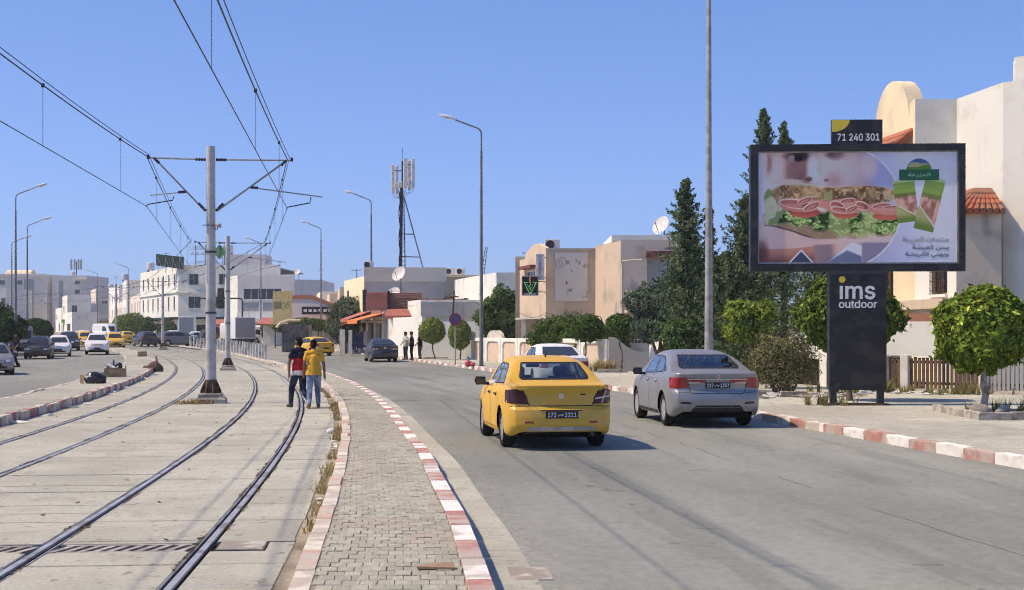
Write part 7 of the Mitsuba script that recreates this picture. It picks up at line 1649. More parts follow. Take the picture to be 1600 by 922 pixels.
for s in (1, -1): c.put('rear_reflector', c.patch('rear', rounded(quad((s * .52, .475), (s * .76, .49), (s * .72, .53), (s * .56, .52)), .01), .005, .03, .006), 'm_tail_smoked', 30)
c.plate(0, .845, .50, .115, ('227', '1357'))
c.put('badge', c.patch('rear', Point(0, 1.01).buffer(.04).difference(Point(0, 1.01).buffer(.022)), .008, .03, .006), 'm_chrome', 30)
c.put('model_badge', c.patch('rear', quad((-.50, .745), (-.38, .745), (-.38, .765), (-.50, .765)), .005, .03, .004), 'm_chrome')
c.mirror(3.12, .86, 1.06, 'm_trim_black'); c.handles((1.64, 2.5), .90); c.interior(); c.finish()

def simple(name, label, S, x, d, head, mt, back=True, cat='car', group=None, plate=True, glass='m_glass_far', lights='m_tail', z=0, seams=True):
    c = Car(name, label, S, (x, d, z), head, mt, cat, False, group); k = S.get('k', 1.0); W = S['W'] / 2
    rw = S.get('rearwin', [(-.58, 1.115), (.58, 1.115), (.47, 1.39), (-.47, 1.39)]); fw = S.get('frontwin', [(-.64, 1.02), (.64, 1.02), (.48, 1.385), (-.48, 1.385)])
    c.window('rear', rounded(Polygon(rw), .04), 'rear_window', glass, .02, False); c.window('front', rounded(Polygon(fw), .04), 'windscreen', glass, .02, False)
    for ax in ('left', 'right'):
        for p in S.get('side', SW): c.window(ax, rounded(p, .03), 'side_window', glass, .02, False)
        if seams:
            for xx in S.get('doors', (1.3, 2.17, 3.15)): c.seam(ax, [(xx, .95), (xx + .03, .32)], .014)
    for p in both(rounded(Polygon(S.get('taill', [(.52, .74), (.84, .75), (.84, .96), (.56, .95)])), .02)): c.put('tail_light', c.patch('rear', p, .01, .08, .02), lights, 35)
    for p in both(rounded(Polygon(S.get('headl', [(.40, .60), (.76, .62), (.78, .74), (.50, .70)])), .02)): c.put('headlight', c.patch('front', p, .01, .08, .02), 'm_lens', 35)
    c.put('grille', c.patch('front', rounded(Polygon(S.get('grille', [(-.40, .56), (.40, .56), (.42, .67), (-.42, .67)])), .03), .006, .1, .01), 'm_trim_black', 35); c.put('lower_grille', c.patch('front', rounded(quad((-.5, .30), (.5, .30), (.5, .42), (-.5, .42)), .03), .006, .1, .01), 'm_trim_black', 35)
    c.put('rear_skirt', c.patch('rear', quad((-.6, .27), (.6, .27), (.6, .36), (-.6, .36)), .006, .1, .01), 'm_trim_black')
    if plate: c.plate(0, S.get('pz', .60), .5, .11); c.plate(0, .48, .5, .11, front=True)
    c.mirror(S.get('mx', 3.02), S.get('my', .82), 1.03, mt); c.finish(); return c
CAR5 = {**SEDAN, 'k': 1.0, 'deck': [(0, .98), (.06, 1.02), (.3, 1.02), (.8, 1.0), (2.2, .97), (3.2, .96), (3.5, .95), (3.85, .84), (4.1, .74), (4.2, .6)], 'L': 4.2, 'W': 1.74, 'ro': .78, 'wb': 2.6,
        'roof': [(.02, 1.02), (.10, 1.10), (.28, 1.30), (.5, 1.43), (.9, 1.485), (1.6, 1.52), (2.1, 1.515), (2.5, 1.47), (2.85, 1.33), (3.2, 1.12), (3.42, .955)],
        'width': [(0, .76), (.06, .81), (.2, .85), (.6, .87), (3.0, .87), (3.6, .85), (3.95, .79), (4.12, .71), (4.2, .6)], 'low': [(0, .30), (.3, .22), (3.7, .2), (4.2, .25)],
        'side': [quad((.55, 1.06), (1.5, 1.03), (1.5, 1.40), (.85, 1.40)), quad((1.58, 1.03), (2.6, 1.01), (2.4, 1.28), (2.15, 1.40), (1.58, 1.42))], 'rearwin': [(-.58, 1.10), (.58, 1.10), (.50, 1.40), (-.50, 1.40)],
        'taill': [(.60, .74), (.83, .74), (.83, 1.0), (.66, 1.0)], 'doors': (.75, 1.54, 2.65), 'mx': 2.55, 'front': [(.2, .06), (.4, 0), (.6, 0), (.8, .06), (.9, .1)]}
SUV = {**CAR5, 'L': 4.4, 'W': 1.80, 'rw': .35, 'low': [(0, .42), (.3, .32), (4.0, .30), (4.4, .36)], 'deck': [(0, 1.1), (.06, 1.14), (.4, 1.14), (2.2, 1.1), (3.4, 1.08), (3.7, 1.05), (4.1, .96), (4.32, .86), (4.4, .7)], 'width': [(0, .80), (.06, .85), (.2, .88), (.6, .9), (3.2, .9), (3.9, .87), (4.2, .80), (4.33, .74), (4.4, .64)],
       'roof': [(.02, 1.14), (.12, 1.28), (.35, 1.55), (.7, 1.64), (1.5, 1.68), (2.2, 1.67), (2.6, 1.62), (3.0, 1.46), (3.4, 1.22), (3.62, 1.075)], 'side': [quad((.6, 1.2), (1.55, 1.17), (1.55, 1.54), (.9, 1.54)), quad((1.63, 1.17), (2.75, 1.15), (2.5, 1.42), (2.25, 1.54), (1.63, 1.55))],
       'rearwin': [(-.6, 1.24), (.6, 1.24), (.52, 1.55), (-.52, 1.55)], 'frontwin': [(-.68, 1.14), (.68, 1.14), (.52, 1.52), (-.52, 1.52)], 'taill': [(.66, .85), (.86, .85), (.86, 1.12), (.7, 1.12)], 'headl': [(.42, .80), (.80, .80), (.80, .92), (.5, .9)], 'grille': [(-.44, .70), (.44, .70), (.46, .86), (-.46, .86)], 'mx': 2.75, 'my': .84}
VAN = {**SUV, 'L': 5.2, 'W': 1.95, 'ro': 1.0, 'wb': 3.1, 'deck': [(0, 1.1), (.06, 1.16), (4.0, 1.12), (4.5, 1.1), (4.9, 1.0), (5.1, .9), (5.2, .7)], 'roof': [(.01, 1.16), (.06, 1.7), (.15, 2.1), (.4, 2.2), (3.2, 2.2), (3.7, 2.08), (4.1, 1.7), (4.5, 1.25), (4.65, 1.08)], 'tumble': .12,
       'width': [(0, .90), (.06, .95), (.3, .975), (4.2, .97), (4.8, .92), (5.1, .82), (5.2, .7)], 'low': [(0, .40), (.3, .3), (4.8, .3), (5.2, .36)], 'side': [quad((2.7, 1.2), (3.85, 1.2), (3.6, 1.6), (3.3, 1.85), (2.7, 1.85))], 'rearwin': [(-.7, 1.4), (.7, 1.4), (.68, 1.9), (-.68, 1.9)], 'frontwin': [(-.78, 1.2), (.78, 1.2), (.7, 1.85), (-.7, 1.85)], 'taill': [(.8, .9), (.93, .9), (.93, 1.3), (.84, 1.3)], 'mx': 3.9, 'my': .95, 'doors': (2.6, 3.9)}
for s_ in (CAR5, SUV, VAN):
    s_['rear'] = [(.2, .10), (.35, .02), (.5, 0), (.65, .02), (.75, .05), (1.2, .06)]
hd = lambda d: heading(d)
simple('white_car', 'white saloon seen over the roof of the yellow taxi', S2 | {'L': 4.6, 'side': SW2}, 1.50, 45.2, math.radians(9), 'm_white_car', glass='m_glass_far')
c = simple('dark_blue_car', 'dark blue saloon stopped by the kerb near the shops', S2 | {'side': SW2, 'taill': [(.40, .80), (.84, .78), (.86, .93), (.42, .90)]}, -8.05, 88.0, math.radians(13), 'm_navy')
c.put('round_badge', c.patch('rear', Point(0, .93).buffer(.07), .01, .05, .01), 'm_chrome', 30)
for y in (.55, .74, -.55, -.74): c.put('lamp_ring', c.patch('rear', Point(y, .85).buffer(.065), .018, .04, .01), 'm_tail_clear', 30)
simple('yellow_taxi', 'yellow taxi turning off behind the two pedestrians', SEDAN, -14.2, 104.5, math.radians(34), 'm_taxi_far', cat='taxi')
OPP = lambda d: math.pi + heading(d)
simple('silver_car', 'pale silver saloon cut off by the left edge of the picture', SEDAN, -23.55, 63.6, math.pi + .42, 'm_silver')
c = simple('black_car', 'black hatchback facing the camera in the left carriageway', CAR5, -32.6, 97.5, OPP(97) - .05, 'm_black_car')
simple('white_car', 'white hatchback half hidden behind the black hatchback', CAR5, -33.6, 104.5, OPP(104), 'm_white_car')
simple('dark_suv', 'dark off road car with its shadow beside the white hatchback', SUV, -40.0, 127, OPP(125), 'm_navy', back=True)
simple('white_car', 'white estate car driving towards the camera beside the median', {**SUV, 'deck': [(x, z - .06) for x, z in SUV['deck']], 'roof': [(x, z - .06) for x, z in SUV['roof']]}, -32.6, 110.5, OPP(107) + .0, 'm_white_car')
simple('yellow_taxi', 'yellow taxi following the white estate car on the left carriageway', CAR5, -44.2, 145, OPP(143), 'm_taxi_far', cat='taxi')
simple('yellow_taxi', 'second yellow taxi partly hidden behind the white estate car', CAR5, -38.6, 136, OPP(135), 'm_taxi_far', cat='taxi')
simple('yellow_taxi', 'yellow taxi parked beyond the median beside the fourth tram pole', SEDAN, -42.8, 157, hd(157), 'm_taxi_far', cat='taxi')
simple('white_van', 'white delivery van behind the white estate car', VAN, -55.5, 190, OPP(188) + .35, 'm_white_car', cat='van')
simple('white_van', 'white minibus roof showing above the dark cars at left', VAN, -49.5, 146, OPP(145), 'm_white_car', cat='van')
simple('dark_van', 'dark minibus with pale roof stripe parked under the left trees', VAN, -39.3, 113, OPP(112), 'm_grey_car', cat='van')
simple('white_car', 'white car far off on the left carriageway before the walls', SEDAN, -53, 172, OPP(170) + .5, 'm_white_car')
simple('black_car', 'black car parked at the left end of the bollard row', CAR5, -37.2, 144, hd(144) + .1, 'm_black_car')
for i, (px, d, mt, S_, lb) in enumerate(((239, 140, 'm_grey_car', CAR5, 'grey hatchback behind the first bollards from the left'), (254, 147, 'm_white_car', CAR5, 'white hatchback parked behind the third tram pole'), (277, 150, 'm_white_car', SEDAN, 'white saloon parked below the white box van'), (311, 147, 'm_black_car', SUV, 'dark car behind the nearest tram pole and bollards'), (345, 150, 'm_white_car', SUV, 'white car behind the bollards right of the nearest tram pole'))):
    simple(mt[2:].replace('_car', '') + '_car' if mt != 'm_black_car' else 'black_car', lb, S_, (px - 800) / 2200 * d, d + 5, .35 if i % 2 else -1.0, mt)
def box_truck(x, d, w, hgt, ln, z0, label, yaw):
    t = thing('box_van', label, 'van'); z = float(zg(d)); R = rotz(yaw)
    put(t, 'cargo_box', xf(rbox((0, ln / 2, z0 + hgt / 2), (w, ln, hgt), .05), R, (x, d, z)), 'm_white_car'); put(t, 'rear_door', xf(bx(-w / 2 + .1, w / 2 - .1, -.03, .0, z0 + .15, z0 + hgt - .1), R, (x, d, z)), 'm_grey_plastic')
    put(t, 'cab', xf(rbox((0, ln + .9, z0 + .75), (w * .92, 1.6, 1.9), .15), R, (x, d, z)), 'm_white_car'); put(t, 'bumper', xf(rbox((0, .0, z0 - .1), (w, .12, .18), .03), R, (x, d, z)), 'm_trim_black')
    for yy in (.8, ln + .9):
        for sx in (-1, 1): put(t, 'wheel', xf(lathe([(0, -.12), (.34, -.12), (.38, -.05), (.38, .05), (.34, .12), (0, .12)], 18, axis='x'), R, tuple(np.array([x, d, z]) + R @ np.array([sx * (w / 2 - .15), yy, .38]))), 'm_rubber', 40)
box_truck(-37.0, 160, 1.75, 2.3, 2.8, .75, 'white box van parked left of the nearest tram pole', .15)
box_truck(-28.4, 150, 2.3, 2.35, 3.4, .65, 'large white box van with grey rear doors behind the bollards', .55)

# ---------------------------------------------------------------- people
def solid(chains, refine=.035, smooth=8):
    parts_ = []
    for ch in chains:
        sph = [m3.Manifold.sphere(r, 14).translate([float(q) for q in p]) for p, r in ch]
        if len(sph) == 1: parts_.append(sph[0])
        parts_ += [m3.Manifold.batch_hull([a, b]) for a, b in zip(sph[:-1], sph[1:])]
    m = m3.Manifold.batch_boolean(parts_, m3.OpType.Add).refine_to_length(refine)
    q = m.to_mesh(); t = trimesh.Trimesh(q.vert_properties[:, :3], q.tri_verts, process=True)
    trimesh.smoothing.filter_taubin(t, lamb=.5, nu=.51, iterations=smooth); return t
def cutz(t, lo=None, hi=None):
    if lo is not None: t = t.slice_plane([0, 0, lo], [0, 0, 1])
    if hi is not None: t = t.slice_plane([0, 0, hi], [0, 0, -1])
    return t
def person(label, x, y, z, yaw, H, shirt, trousers, shoes, arms, legs, hair='m_hair', lean=0.0, headturn=0.0, bands=None, hem=None, bulk=1.0, fine=True, tilt=0.0, sleeve=.55):
    """Facing +y before the turn by yaw. arms / legs: (elbow, hand) and (knee, ankle, toe) for left (-x) and right (+x), in body heights."""
    t = thing('person', label, 'person'); s = H / 1.75; A = np.array
    hipz, shz = .92, 1.412
    lx = A([0, lean, 0]) ; P = lambda v: A(v, float)
    hip, chest, neck = P((0, 0, hipz)), P((0, lean * .6, 1.25)), P((0, lean, 1.50)); head = P((math.sin(headturn) * .02, lean + .025 + tilt * .05, 1.63 - abs(tilt) * .03))
    b = bulk; sh = [P((-.172 * b, lean * .9, shz)), P((.172 * b, lean * .9, shz))]; hp = [P((-.09, 0, .90)), P((.09, 0, .90))]
    body = [[(hip, .125 * b), (P((0, lean * .3, 1.08)), .118 * b), (chest, .128 * b)], [(P((-.09 * b, lean * .75, 1.32)), .10), (P((.09 * b, lean * .75, 1.32)), .10)], [(sh[0], .062), (P((0, lean * .9, 1.43)), .075), (sh[1], .062)], [(P((0, lean * .95, 1.44)), .06), (neck, .052), (head, .055)]]
    body += [[(head + [0, -.01, .045], .095), (head + [0, .02, -.02], .075), (head + [0, .035, -.065], .045)], [(head + [math.sin(headturn) * .08, .09, -.01], .016), (head + [math.sin(headturn) * .08, .105, -.03], .015)]]
    for e in (-1, 1): body.append([(head + [e * .086, -.005, 0], .02), (head + [e * .09, -.008, .025], .016)])
    hands = []
    for i in (0, 1):
        el, ha = P(arms[i][0]), P(arms[i][1]); body.append([(sh[i], .055), ((sh[i] + el) / 2, .047), (el, .040), ((el + ha) / 2, .037), (ha, .027)])
        d = (ha - el) / np.linalg.norm(ha - el); fwd = A([0, 1.0, 0]); sd = np.cross(d, fwd); body.append([(ha, .027), (ha + d * .06, .034), (ha + d * .09, .032)])
        if fine:
            for q in range(4):
                o = fwd * (.03 - .02 * q); ln = (.07, .08, .075, .06)[q]; cu = sd * .012 * (1 if i else -1)
                body.append([(ha + d * .085 + o, .010), (ha + d * (.085 + ln * .55) + o + cu * .5, .009), (ha + d * (.085 + ln) + o + cu * 2, .008)])
            body.append([(ha + d * .03 + fwd * .03, .012), (ha + d * .07 + fwd * .055, .010), (ha + d * .10 + fwd * .055, .009)])
        k, a, to = P(legs[i][0]), P(legs[i][1]), P(legs[i][2]); body.append([(hp[i], .095), ((hp[i] + k) / 2, .078), (k, .058), (k + (a - k) * .3, .055), (a, .036)]); body.append([(a, .036), (to, .030)])
    R = rotz(yaw)
    W = lambda m: xf(m, R * s, (x, y, z))
    put(t, 'body', W(solid(body, .03 if fine else .06)), 'm_skin', True)
    for i in (0, 1):
        e_ = head + [(-1, 1)[i] * .033, .088, .012]
        if fine: put(t, 'eye', W(xf(trimesh.creation.icosphere(2, .012), None, e_)), 'm_white_paint', True)
    hr = solid([[(head + [0, -.03, .075], .088), (head + [0, .03, .09], .078)], [(head + [0, -.055, .02], .078), (head + [0, -.05, -.02], .06)]], .02 if fine else .05)
    put(t, 'hair', W(hr), hair, True)
    # shirt
    sl = []
    for i in (0, 1):
        el = P(arms[i][0]); sl.append([(sh[i], .074), (sh[i] + (el - sh[i]) * sleeve, .067)])
    hemz = hem or .86
    top = solid([[(P((0, 0, hemz - .06)), .172 * b), (P((0, lean * .3, 1.08)), .148 * b), (P((0, lean * .7, 1.28)), .150 * b)], [(P((-.085 * b, 0, hemz - .03)), .132), (P((.085 * b, 0, hemz - .03)), .132)], [(P((-.085 * b, 0, hemz - .03)), .132), (P((-.07 * b, lean * .3, 1.08)), .112)], [(P((.085 * b, 0, hemz - .03)), .132), (P((.07 * b, lean * .3, 1.08)), .112)], [(P((-.10 * b, lean * .8, 1.30)), .112), (P((.10 * b, lean * .8, 1.30)), .112)], [(sh[0], .074), (P((0, lean * .92, 1.44)), .088), (sh[1], .074)]] + sl, .028 if fine else .06, 6)
    top = cutz(top, hemz, 1.515)
    sw = np.array(top.vertices); w_ = .006 * np.sin(sw[:, 2] * 34 + sw[:, 0] * 21) + .008 * (meshkit.noise(sw * 9) - .5); top.vertices = sw + top.vertex_normals * w_[:, None]
    if bands:
        for z0_, z1_, mt in bands:
            q = cutz(top, z0_, z1_)
            if len(q.faces): put(t, 'shirt', W(q), mt, True)
    else: put(t, 'shirt', W(top), shirt, True)
    # trousers
    ch = [[(P((0, 0, .95)), .145 * b), (P((0, 0, .88)), .14 * b)]]
    for i in (0, 1):
        k, a = P(legs[i][0]), P(legs[i][1]); ch.append([(hp[i] + [0, 0, .02], .112), ((hp[i] + k) / 2, .096), (k, .076), ((k + a) / 2, .068), (a + [0, 0, .03], .056)])
    tr = solid(ch, .03 if fine else .06, 6); sv = np.array(tr.vertices); tr.vertices = sv + tr.vertex_normals * (.008 * np.sin(sv[:, 2] * 45) * (meshkit.noise(sv * 6) - .3))[:, None]
    put(t, 'trousers', W(tr), trousers, True)
    for i in (0, 1):
        a, to = P(legs[i][1]), P(legs[i][2]); he = a + (a - to) * .25 * A([1, 1, 0]); he[2] = min(a[2], to[2] + .04) if a[2] - to[2] > .09 else to[2] + .01
        put(t, 'shoe', W(solid([[(he, .042), ((he + to) / 2 + [0, 0, .012], .044), (to, .036)], [(he + [0, 0, .03], .045), (a + [0, 0, .0], .046)]], .02 if fine else .05, 4)), shoes, True)
    return t
mat('m_shirt_navy', (.022, .022, .045), .9, .1); mat('m_shirt_red', (.42, .02, .035), .9, .1); mat('m_shirt_white', (.62, .58, .56), .9, .1); mat('m_shirt_yellow', (.66, .37, .05), .9, .1)
def denim(a, b):
    return mikit.proc(lambda p, n, uv: mix(a, b, smo(.35, .7, fbm(p.x * 9, p.y * 9, p.z * 5, 3))) * (.9 + .2 * noise(p.x * 90, p.y * 90, p.z * 90)))
mat('m_jeans_dark', denim((.018, .026, .045), (.05, .07, .11)), .9, .1); mat('m_jeans_blue', denim((.12, .17, .28), (.28, .36, .50)), .9, .1); mat('m_shoe_dark', (.03, .028, .028), .7, .3); mat('m_shoe_tan', (.22, .13, .07), .7, .3); mat('m_cloth_dark', (.018, .018, .022), .9, .1); mat('m_cloth_pale', (.55, .54, .48), .9, .1); mat('m_cloth_grey', (.11, .105, .10), .9, .1)
# the pair walking away along the tramway
person('person in a dark blue, red and white banded T-shirt walking away beside the rail', -5.22, 34.6, -.05, .55, 1.72, None, 'm_jeans_dark', 'm_shoe_dark',
       [((-.275, .02, 1.14), (-.295, -.04, .88)), ((.25, -.04, 1.13), (.235, .10, .90))], [((-.11, .24, .50), (-.11, .30, .085), (-.12, .47, .04)), ((.10, .04, .48), (.11, -.34, .17), (.12, -.24, .035))],
       bands=[(1.24, 1.52, 'm_shirt_navy'), (.94, 1.24, 'm_shirt_red'), (.82, .94, 'm_shirt_white')], hem=.82, lean=.03, headturn=.7, tilt=.5)
person('person in a yellow T-shirt and blue jeans walking away beside the rail', -4.84, 34.4, -.05, .22, 1.66, 'm_shirt_yellow', 'm_jeans_blue', 'm_shoe_tan',
       [((-.245, -.02, 1.14), (-.25, .08, .90)), ((.255, -.02, 1.13), (.275, .05, .88))], [((-.11, .00, .49), (-.14, -.24, .13), (-.15, -.12, .035)), ((.11, .18, .50), (.13, .20, .085), (.16, .36, .04))], lean=.02, headturn=-.3, hem=.86, tilt=.4)
simple_arms = [((-.27, 0, 1.14), (-.24, .16, .98)), ((.27, 0, 1.14), (.22, .18, 1.0))]; stand = [((-.10, .02, .50), (-.11, -.02, .09), (-.13, .12, .035)), ((.10, .02, .50), (.11, -.02, .09), (.13, .12, .035))]
person('person in a pale top and dark trousers standing behind the dark blue car', -6.78, 89.8, .14, 2.3, 1.76, 'm_cloth_pale', 'm_jeans_dark', 'm_shoe_dark', simple_arms, stand, fine=False)
person('person all in black standing close beside the pale topped person', -6.42, 90.1, .14, 1.8, 1.78, 'm_cloth_dark', 'm_cloth_dark', 'm_shoe_dark', simple_arms, stand, fine=False)
person('person in a dark top and grey trousers standing by the white wall corner', -5.85, 89.5, .14, 1.2, 1.76, 'm_cloth_dark', 'm_cloth_grey', 'm_shoe_dark', simple_arms, stand, fine=False)
person('person in dark clothes walking along the left carriageway by the silver car', -26.4, 75, .02, 2.2, 1.80, 'm_cloth_dark', 'm_cloth_dark', 'm_shoe_dark', simple_arms, [((-.10, .10, .50), (-.11, -.02, .09), (-.13, .12, .035)), ((.10, .14, .50), (.13, -.16, .12), (.14, -.02, .035))], fine=False)
person('person in a pale shirt standing on the pavement behind the person in dark clothes', -34.2, 101, .12, 2.6, 1.74, 'm_cloth_pale', 'm_jeans_blue', 'm_shoe_dark', simple_arms, stand, fine=False)
person('person in a blue shirt standing beneath the left street trees', -36.2, 102, .12, 2.9, 1.74, 'm_blue_cloth', 'm_cloth_dark', 'm_shoe_dark', simple_arms, stand, fine=False)

# the taxi driver, seen through the windows with an elbow on the sill
t = thing('person', 'taxi driver in a white shirt with an elbow on the window sill', 'person')
dx_, dy_ = taxi.S['ro'] + taxi.S['wb'] * .60, .38
TW = lambda m: xf((taxi.world(np.array(m.vertices)), np.array(m.faces)))
put(t, 'body', TW(solid([[((dx_, dy_, .55), .13), ((dx_ - .08, dy_, .85), .13), ((dx_ - .13, dy_, 1.05), .06), ((dx_ - .10, dy_, 1.17), .06)], [((dx_ - .09, dy_, 1.22), .085), ((dx_ - .05, dy_, 1.17), .06)], [((dx_, dy_ + .08, .6), .08), ((dx_ + .42, dy_ + .1, .68), .07), ((dx_ + .75, dy_ + .1, .42), .05)], [((dx_, dy_ - .08, .6), .08), ((dx_ + .42, dy_ - .1, .68), .07), ((dx_ + .75, dy_ - .1, .42), .05)],
                          [((dx_ - .1, dy_ - .18, 1.0), .055), ((dx_ + .1, dy_ - .2, .82), .04), ((dx_ + .42, dy_ - .08, .98), .03)], [((dx_ - .1, dy_ + .18, 1.0), .055), ((dx_ + .12, dy_ + .40, 1.0), .042), ((dx_ + .36, dy_ + .22, 1.06), .03)]], .03)), 'm_skin', True)
put(t, 'shirt', TW(solid([[((dx_ - .02, dy_, .62), .15), ((dx_ - .08, dy_, .86), .15)], [((dx_ - .11, dy_ - .17, 1.0), .07), ((dx_ - .11, dy_ + .17, 1.0), .07), ((dx_ + .10, dy_ + .39, 1.0), .058)], [((dx_ - .11, dy_ - .17, 1.0), .07), ((dx_ + .02, dy_ - .2, .9), .06)]], .03)), 'm_shirt_white', True)
put(t, 'hair', TW(solid([[((dx_ - .11, dy_, 1.25), .083), ((dx_ - .08, dy_, 1.27), .075)]], .025)), 'm_hair', True)

# ---------------------------------------------------------------- litter, beds, oddments
def rock(c, r, seed):
    g = np.random.default_rng(seed); m = trimesh.creation.icosphere(2, 1.0); v = np.array(m.vertices)
    v = v * (1 + .5 * (meshkit.fbm(v * 1.4 + seed, 3, seed) - .5))[:, None] * np.asarray(r) * g.uniform(.85, 1.15, 3); return v @ rotz(g.random() * 6).T + c, np.array(m.faces)
t = thing('rubbish_bag', 'torn black rubbish bag with white scraps on the left median', 'rubbish bag')
bxx, byy = mid(47.5, -4.35); b0 = np.array((bxx, byy, .13))
m = trimesh.creation.icosphere(4, 1.0); v = np.array(m.vertices); v = v * (1 + .34 * (meshkit.fbm(v * 2.0 + 5, 4, 3) - .5))[:, None] * [.50, .36, .36]; v[:, 2] = np.maximum(v[:, 2], -.2) + .2; v[:, 0] += .18; v[:, 2] *= 1 - .25 * np.clip(v[:, 0], 0, 1)
put(t, 'sack', (v * .72 + b0, np.array(m.faces)), 'm_bag_black', 50); put(t, 'flap', xf(hull([(-.46, -.1, 0), (-.42, .2, .0), (-.48, -.12, .40), (-.36, .15, .42), (-.28, -.2, .02), (-.25, -.2, .36)]), None, b0, .75), 'm_card'); g = np.random.default_rng(2)
put(t, 'scrap', join([hull(b0 + [(-.10 + g.uniform(-.07, .18)), -.24 + g.uniform(-.03, .04), .08 + g.uniform(0, .17)] + g.normal(0, .034, (6, 3)) * [1, .3, 1]) for _ in range(5)]), 'm_paper')
t = thing('cardboard_box', 'open cardboard box heaped with rubbish on the left median', 'box'); bxx, byy = mid(55, -4.25); b0 = np.array((bxx, byy, .13)); R = rotz(.2)
put(t, 'carton', [xf(q, R, b0, .72) for q in (bx(-.55, .55, -.35, -.33, 0, .46), bx(-.55, .55, .33, .35, 0, .42), bx(-.55, -.53, -.33, .33, 0, .42), bx(.53, .55, -.33, .33, .0, .6), bx(-.53, .53, -.33, .33, .0, .02))], 'm_card')
put(t, 'flap', [xf(hull([(-.55, -.35, .02), (-.95, -.36, .0), (-.95, -.34, .22), (-.55, -.33, .24), (-.75, -.30, .1)]), R, b0, .72), ], 'm_card')
put(t, 'heap', [xf(rock((g.uniform(-.4, .4), g.uniform(-.2, .2), .44 + g.uniform(0, .2)), (.14, .12, .12), i), R, b0, .72) for i in range(9)], 'm_bag_black', 40); put(t, 'bottle', [xf(lathe([(0, 0), (.05, 0), (.05, .2), (.02, .26), (.02, .32), (0, .32)], 10, (-.08, -.05, .62)), R, b0, .72)], 'm_dark_green', 30)
put(t, 'paper', [xf(hull([(g.uniform(-.5, .3), g.uniform(-.3, .3), .5) + q for q in g.normal(0, .09, (6, 3))]), R, b0, .72) for _ in range(5)], 'm_paper')
t = thing('rubbish_bag', 'small dark rag heap with a raised stick on the kerb of the left track', 'rubbish bag'); bxx, byy = mid(69, -3.3); put(t, 'heap', [rock((bxx, byy, .12), (.42, .3, .28), 3), rock((bxx - .3, byy, .06), (.3, .3, .2), 4)], 'm_rust', 40); put(t, 'stick', tube([(bxx + .1, byy, .2), (bxx + .0, byy, .75)], [.09, .03], 6), 'm_card')
t = thing('cardboard_box', 'small brown carton lying on the far end of the median', 'box'); bxx, byy = mid(98, -4.0); put(t, 'carton', cbox((bxx, byy, .13 + float(zg(byy)) + .17), (.6, .4, .35), .4), 'm_card')
t = thing('rubbish_bag', 'pink carrier bag at the foot of the street lamp', 'rubbish bag'); put(t, 'sack', [rock((-2.2, 70.8, .30), (.22, .17, .17), 11), rock((-1.98, 70.7, .26), (.15, .13, .12), 12)], 'm_pink_bag', 40)
single('plank', xf(hull([(-.13, -.03, 0), (.13, -.045, .0), (.125, .03, .0), (-.12, .03, .0), (-.13, -.03, .018), (.13, -.045, .012), (.12, .025, .04), (-.12, .03, .02)]), rotz(.05), (-.52, 9.63, .152)), 'm_card', 'short splintered piece of wood lying on the pavers', 'plank')
g = np.random.default_rng(12)
single('stone', rock((mid(25.6, 3.08)[0], 25.6, -.01), (.075, .07, .06), 5), 'm_paper', 'pale lump of rubbish in the weeds by the island kerb', 'stone', smooth=40)
def litter(name, pts, label, mt, s=.05, kind='stuff'):
    ms = []
    for (x, y, z) in pts:
        q = g.normal(0, s, (7, 3)) * [1.4, 1.2, .5]; q[:, 2] = np.abs(q[:, 2]); ms.append(hull(np.array([x, y, z]) + q))
    k = put(None, name, join(ms), mt); tag(k, label, 'litter', kind='stuff')
litter('litter', [(*(mid(d, -3.25 + g.normal(0, .07))), -.05) for d in (29, 31.5, 35, 35.4, 37, 43, 44, 45, 48, 57, 57.5, 63)], 'white paper scraps along the kerb left of the tracks', 'm_paper', .075)
litter('litter', [(6.6 + g.uniform(-.9, 2.0), 36.6 + g.normal(0, .6), .15) for _ in range(60)], 'pale rubbish and rubble scattered under the dry bush', 'm_paper', .075)
litter('litter', [(6.8 + g.uniform(-1, 2.2), 36.4 + g.normal(0, .6), .15) for _ in range(46)], 'brown rubble scattered under the dry bush', 'm_stone', .09)
litter('litter', [(10.6 + g.uniform(-1.0, 1.2), 38.3 + g.normal(0, .5), .15) for _ in range(26)], 'scraps along the slat fences right of the billboard', 'm_paper', .06)
litter('litter', [(mid(d, o)[0], d, -.05) for d, o in zip(g.uniform(10, 50, 60), g.uniform(-3.1, 2.9, 60))], 'tiny dry leaves and dirt specks strewn on the tram slabs', 'm_rust', .016)
litter('litter', [(isl_left(d) - .1, d, -.05) for d in g.uniform(14, 34, 16)], 'paper and pebbles in the weedy crack', 'm_paper', .03)
t = thing('tree_bed', 'raised bed edged with grey kerb blocks round the nearest right tree', 'planter')
for i in range(3): put(t, 'edging', block(np.array([(8.72 + i * .62, 26.3 + .02 * i), (9.33 + i * .62, 26.3 + .02 * i), (9.33 + i * .62, 26.44 + .02 * i), (8.72 + i * .62, 26.44 + .02 * i)]), .1, .30 + rng.normal(0, .006), .015), 'm_stone')
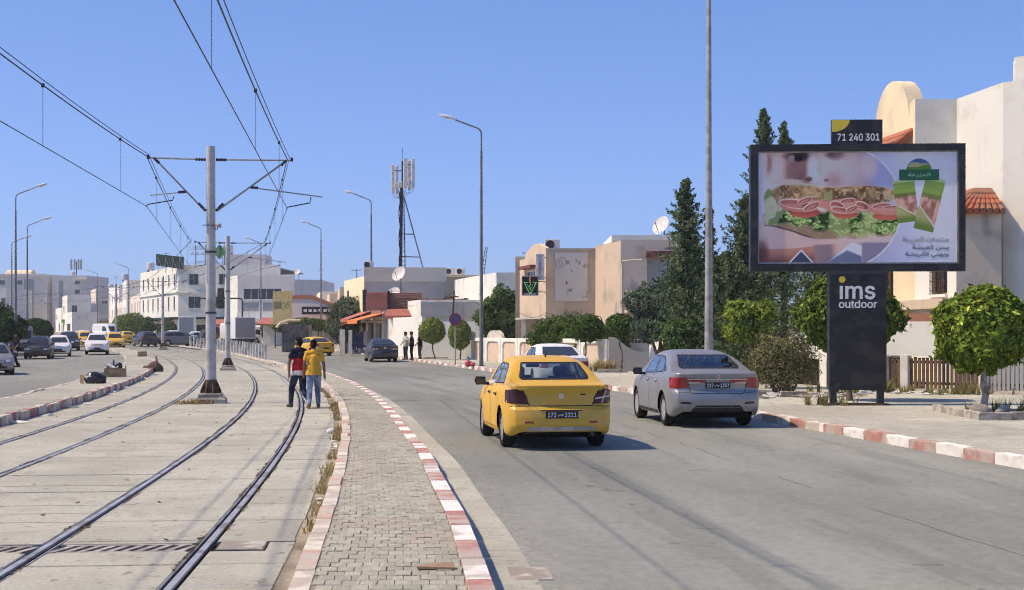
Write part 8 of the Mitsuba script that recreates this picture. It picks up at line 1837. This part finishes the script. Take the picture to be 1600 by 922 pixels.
put(t, 'edging', block(np.array([(8.72, 26.45), (8.86, 26.45), (8.98, 29.6), (8.84, 29.6)]), .1, .29, .015), 'm_stone'); put(t, 'soil', bx(8.85, 12, 26.43, 29.6, .1, .20), 'm_dirt')
for i, (x, y, r) in enumerate(((9.2, 27.7, .24), (9.75, 27.9, .14), (10.2, 27.6, .2), (9.45, 27.3, .1))): put(t, 'boulder', rock((x, y, .24), (r, r * .8, r * .75), 20 + i), 'm_stone', 40)
put(t, 'rag', hull(np.array([10.05, 26.15, .16]) + g.normal(0, .12, (14, 3)) * [1.6, .6, .22]), 'm_paper')
for i, (x0_, x1_, y_, lb) in enumerate(((3.6, 4.9, 59.4, 'low stone edging round the small tree by the grey wall'), (5.6, 6.5, 35.9, 'stone edging beside the silver car under the dry bush'), (6.9, 7.6, 36.1, 'dark low kerb block left of the billboard column'), (-5.7, -4.1, 90.6, 'low bed edging under the small tree by the white wall'))):
    t = thing('tree_bed', lb, 'planter'); n_ = max(2, int((x1_ - x0_) / .5))
    for j in range(n_): put(t, 'edging', block(np.array([(x0_ + (x1_ - x0_) * j / n_, y_), (x0_ + (x1_ - x0_) * (j + .97) / n_, y_), (x0_ + (x1_ - x0_) * (j + .97) / n_, y_ + .16), (x0_ + (x1_ - x0_) * j / n_, y_ + .16)]), .1, .30, .015), 'm_stone')
single('manhole_cover', xf(bx(-.15, .15, -.28, .28, -.02, .008), rotz(.06), (.13, 10.3, 0)), 'm_stone', 'square drain cover in the gutter at the bottom of the road', 'manhole cover')
for p in ((7.62, 33.9), (8.25, 34.2)): pass
# thin summer dust in the air, round the whole scene
scene['haze'] = {'type': 'cube', 'to_world': T().translate([0, 2050, 15]).scale([2500, 2250, 16.2]), 'bsdf': {'type': 'null'}, 'interior': {'type': 'ref', 'id': 'air'}}
tag('haze', 'thin pale dusty air over the street', 'haze', kind='stuff')
print('entries', len(scene), 'triangles', sum(len(w[1]) for w in meshkit.WRITTEN.values()))
labels = {k: v for k, v in labels.items() if v}
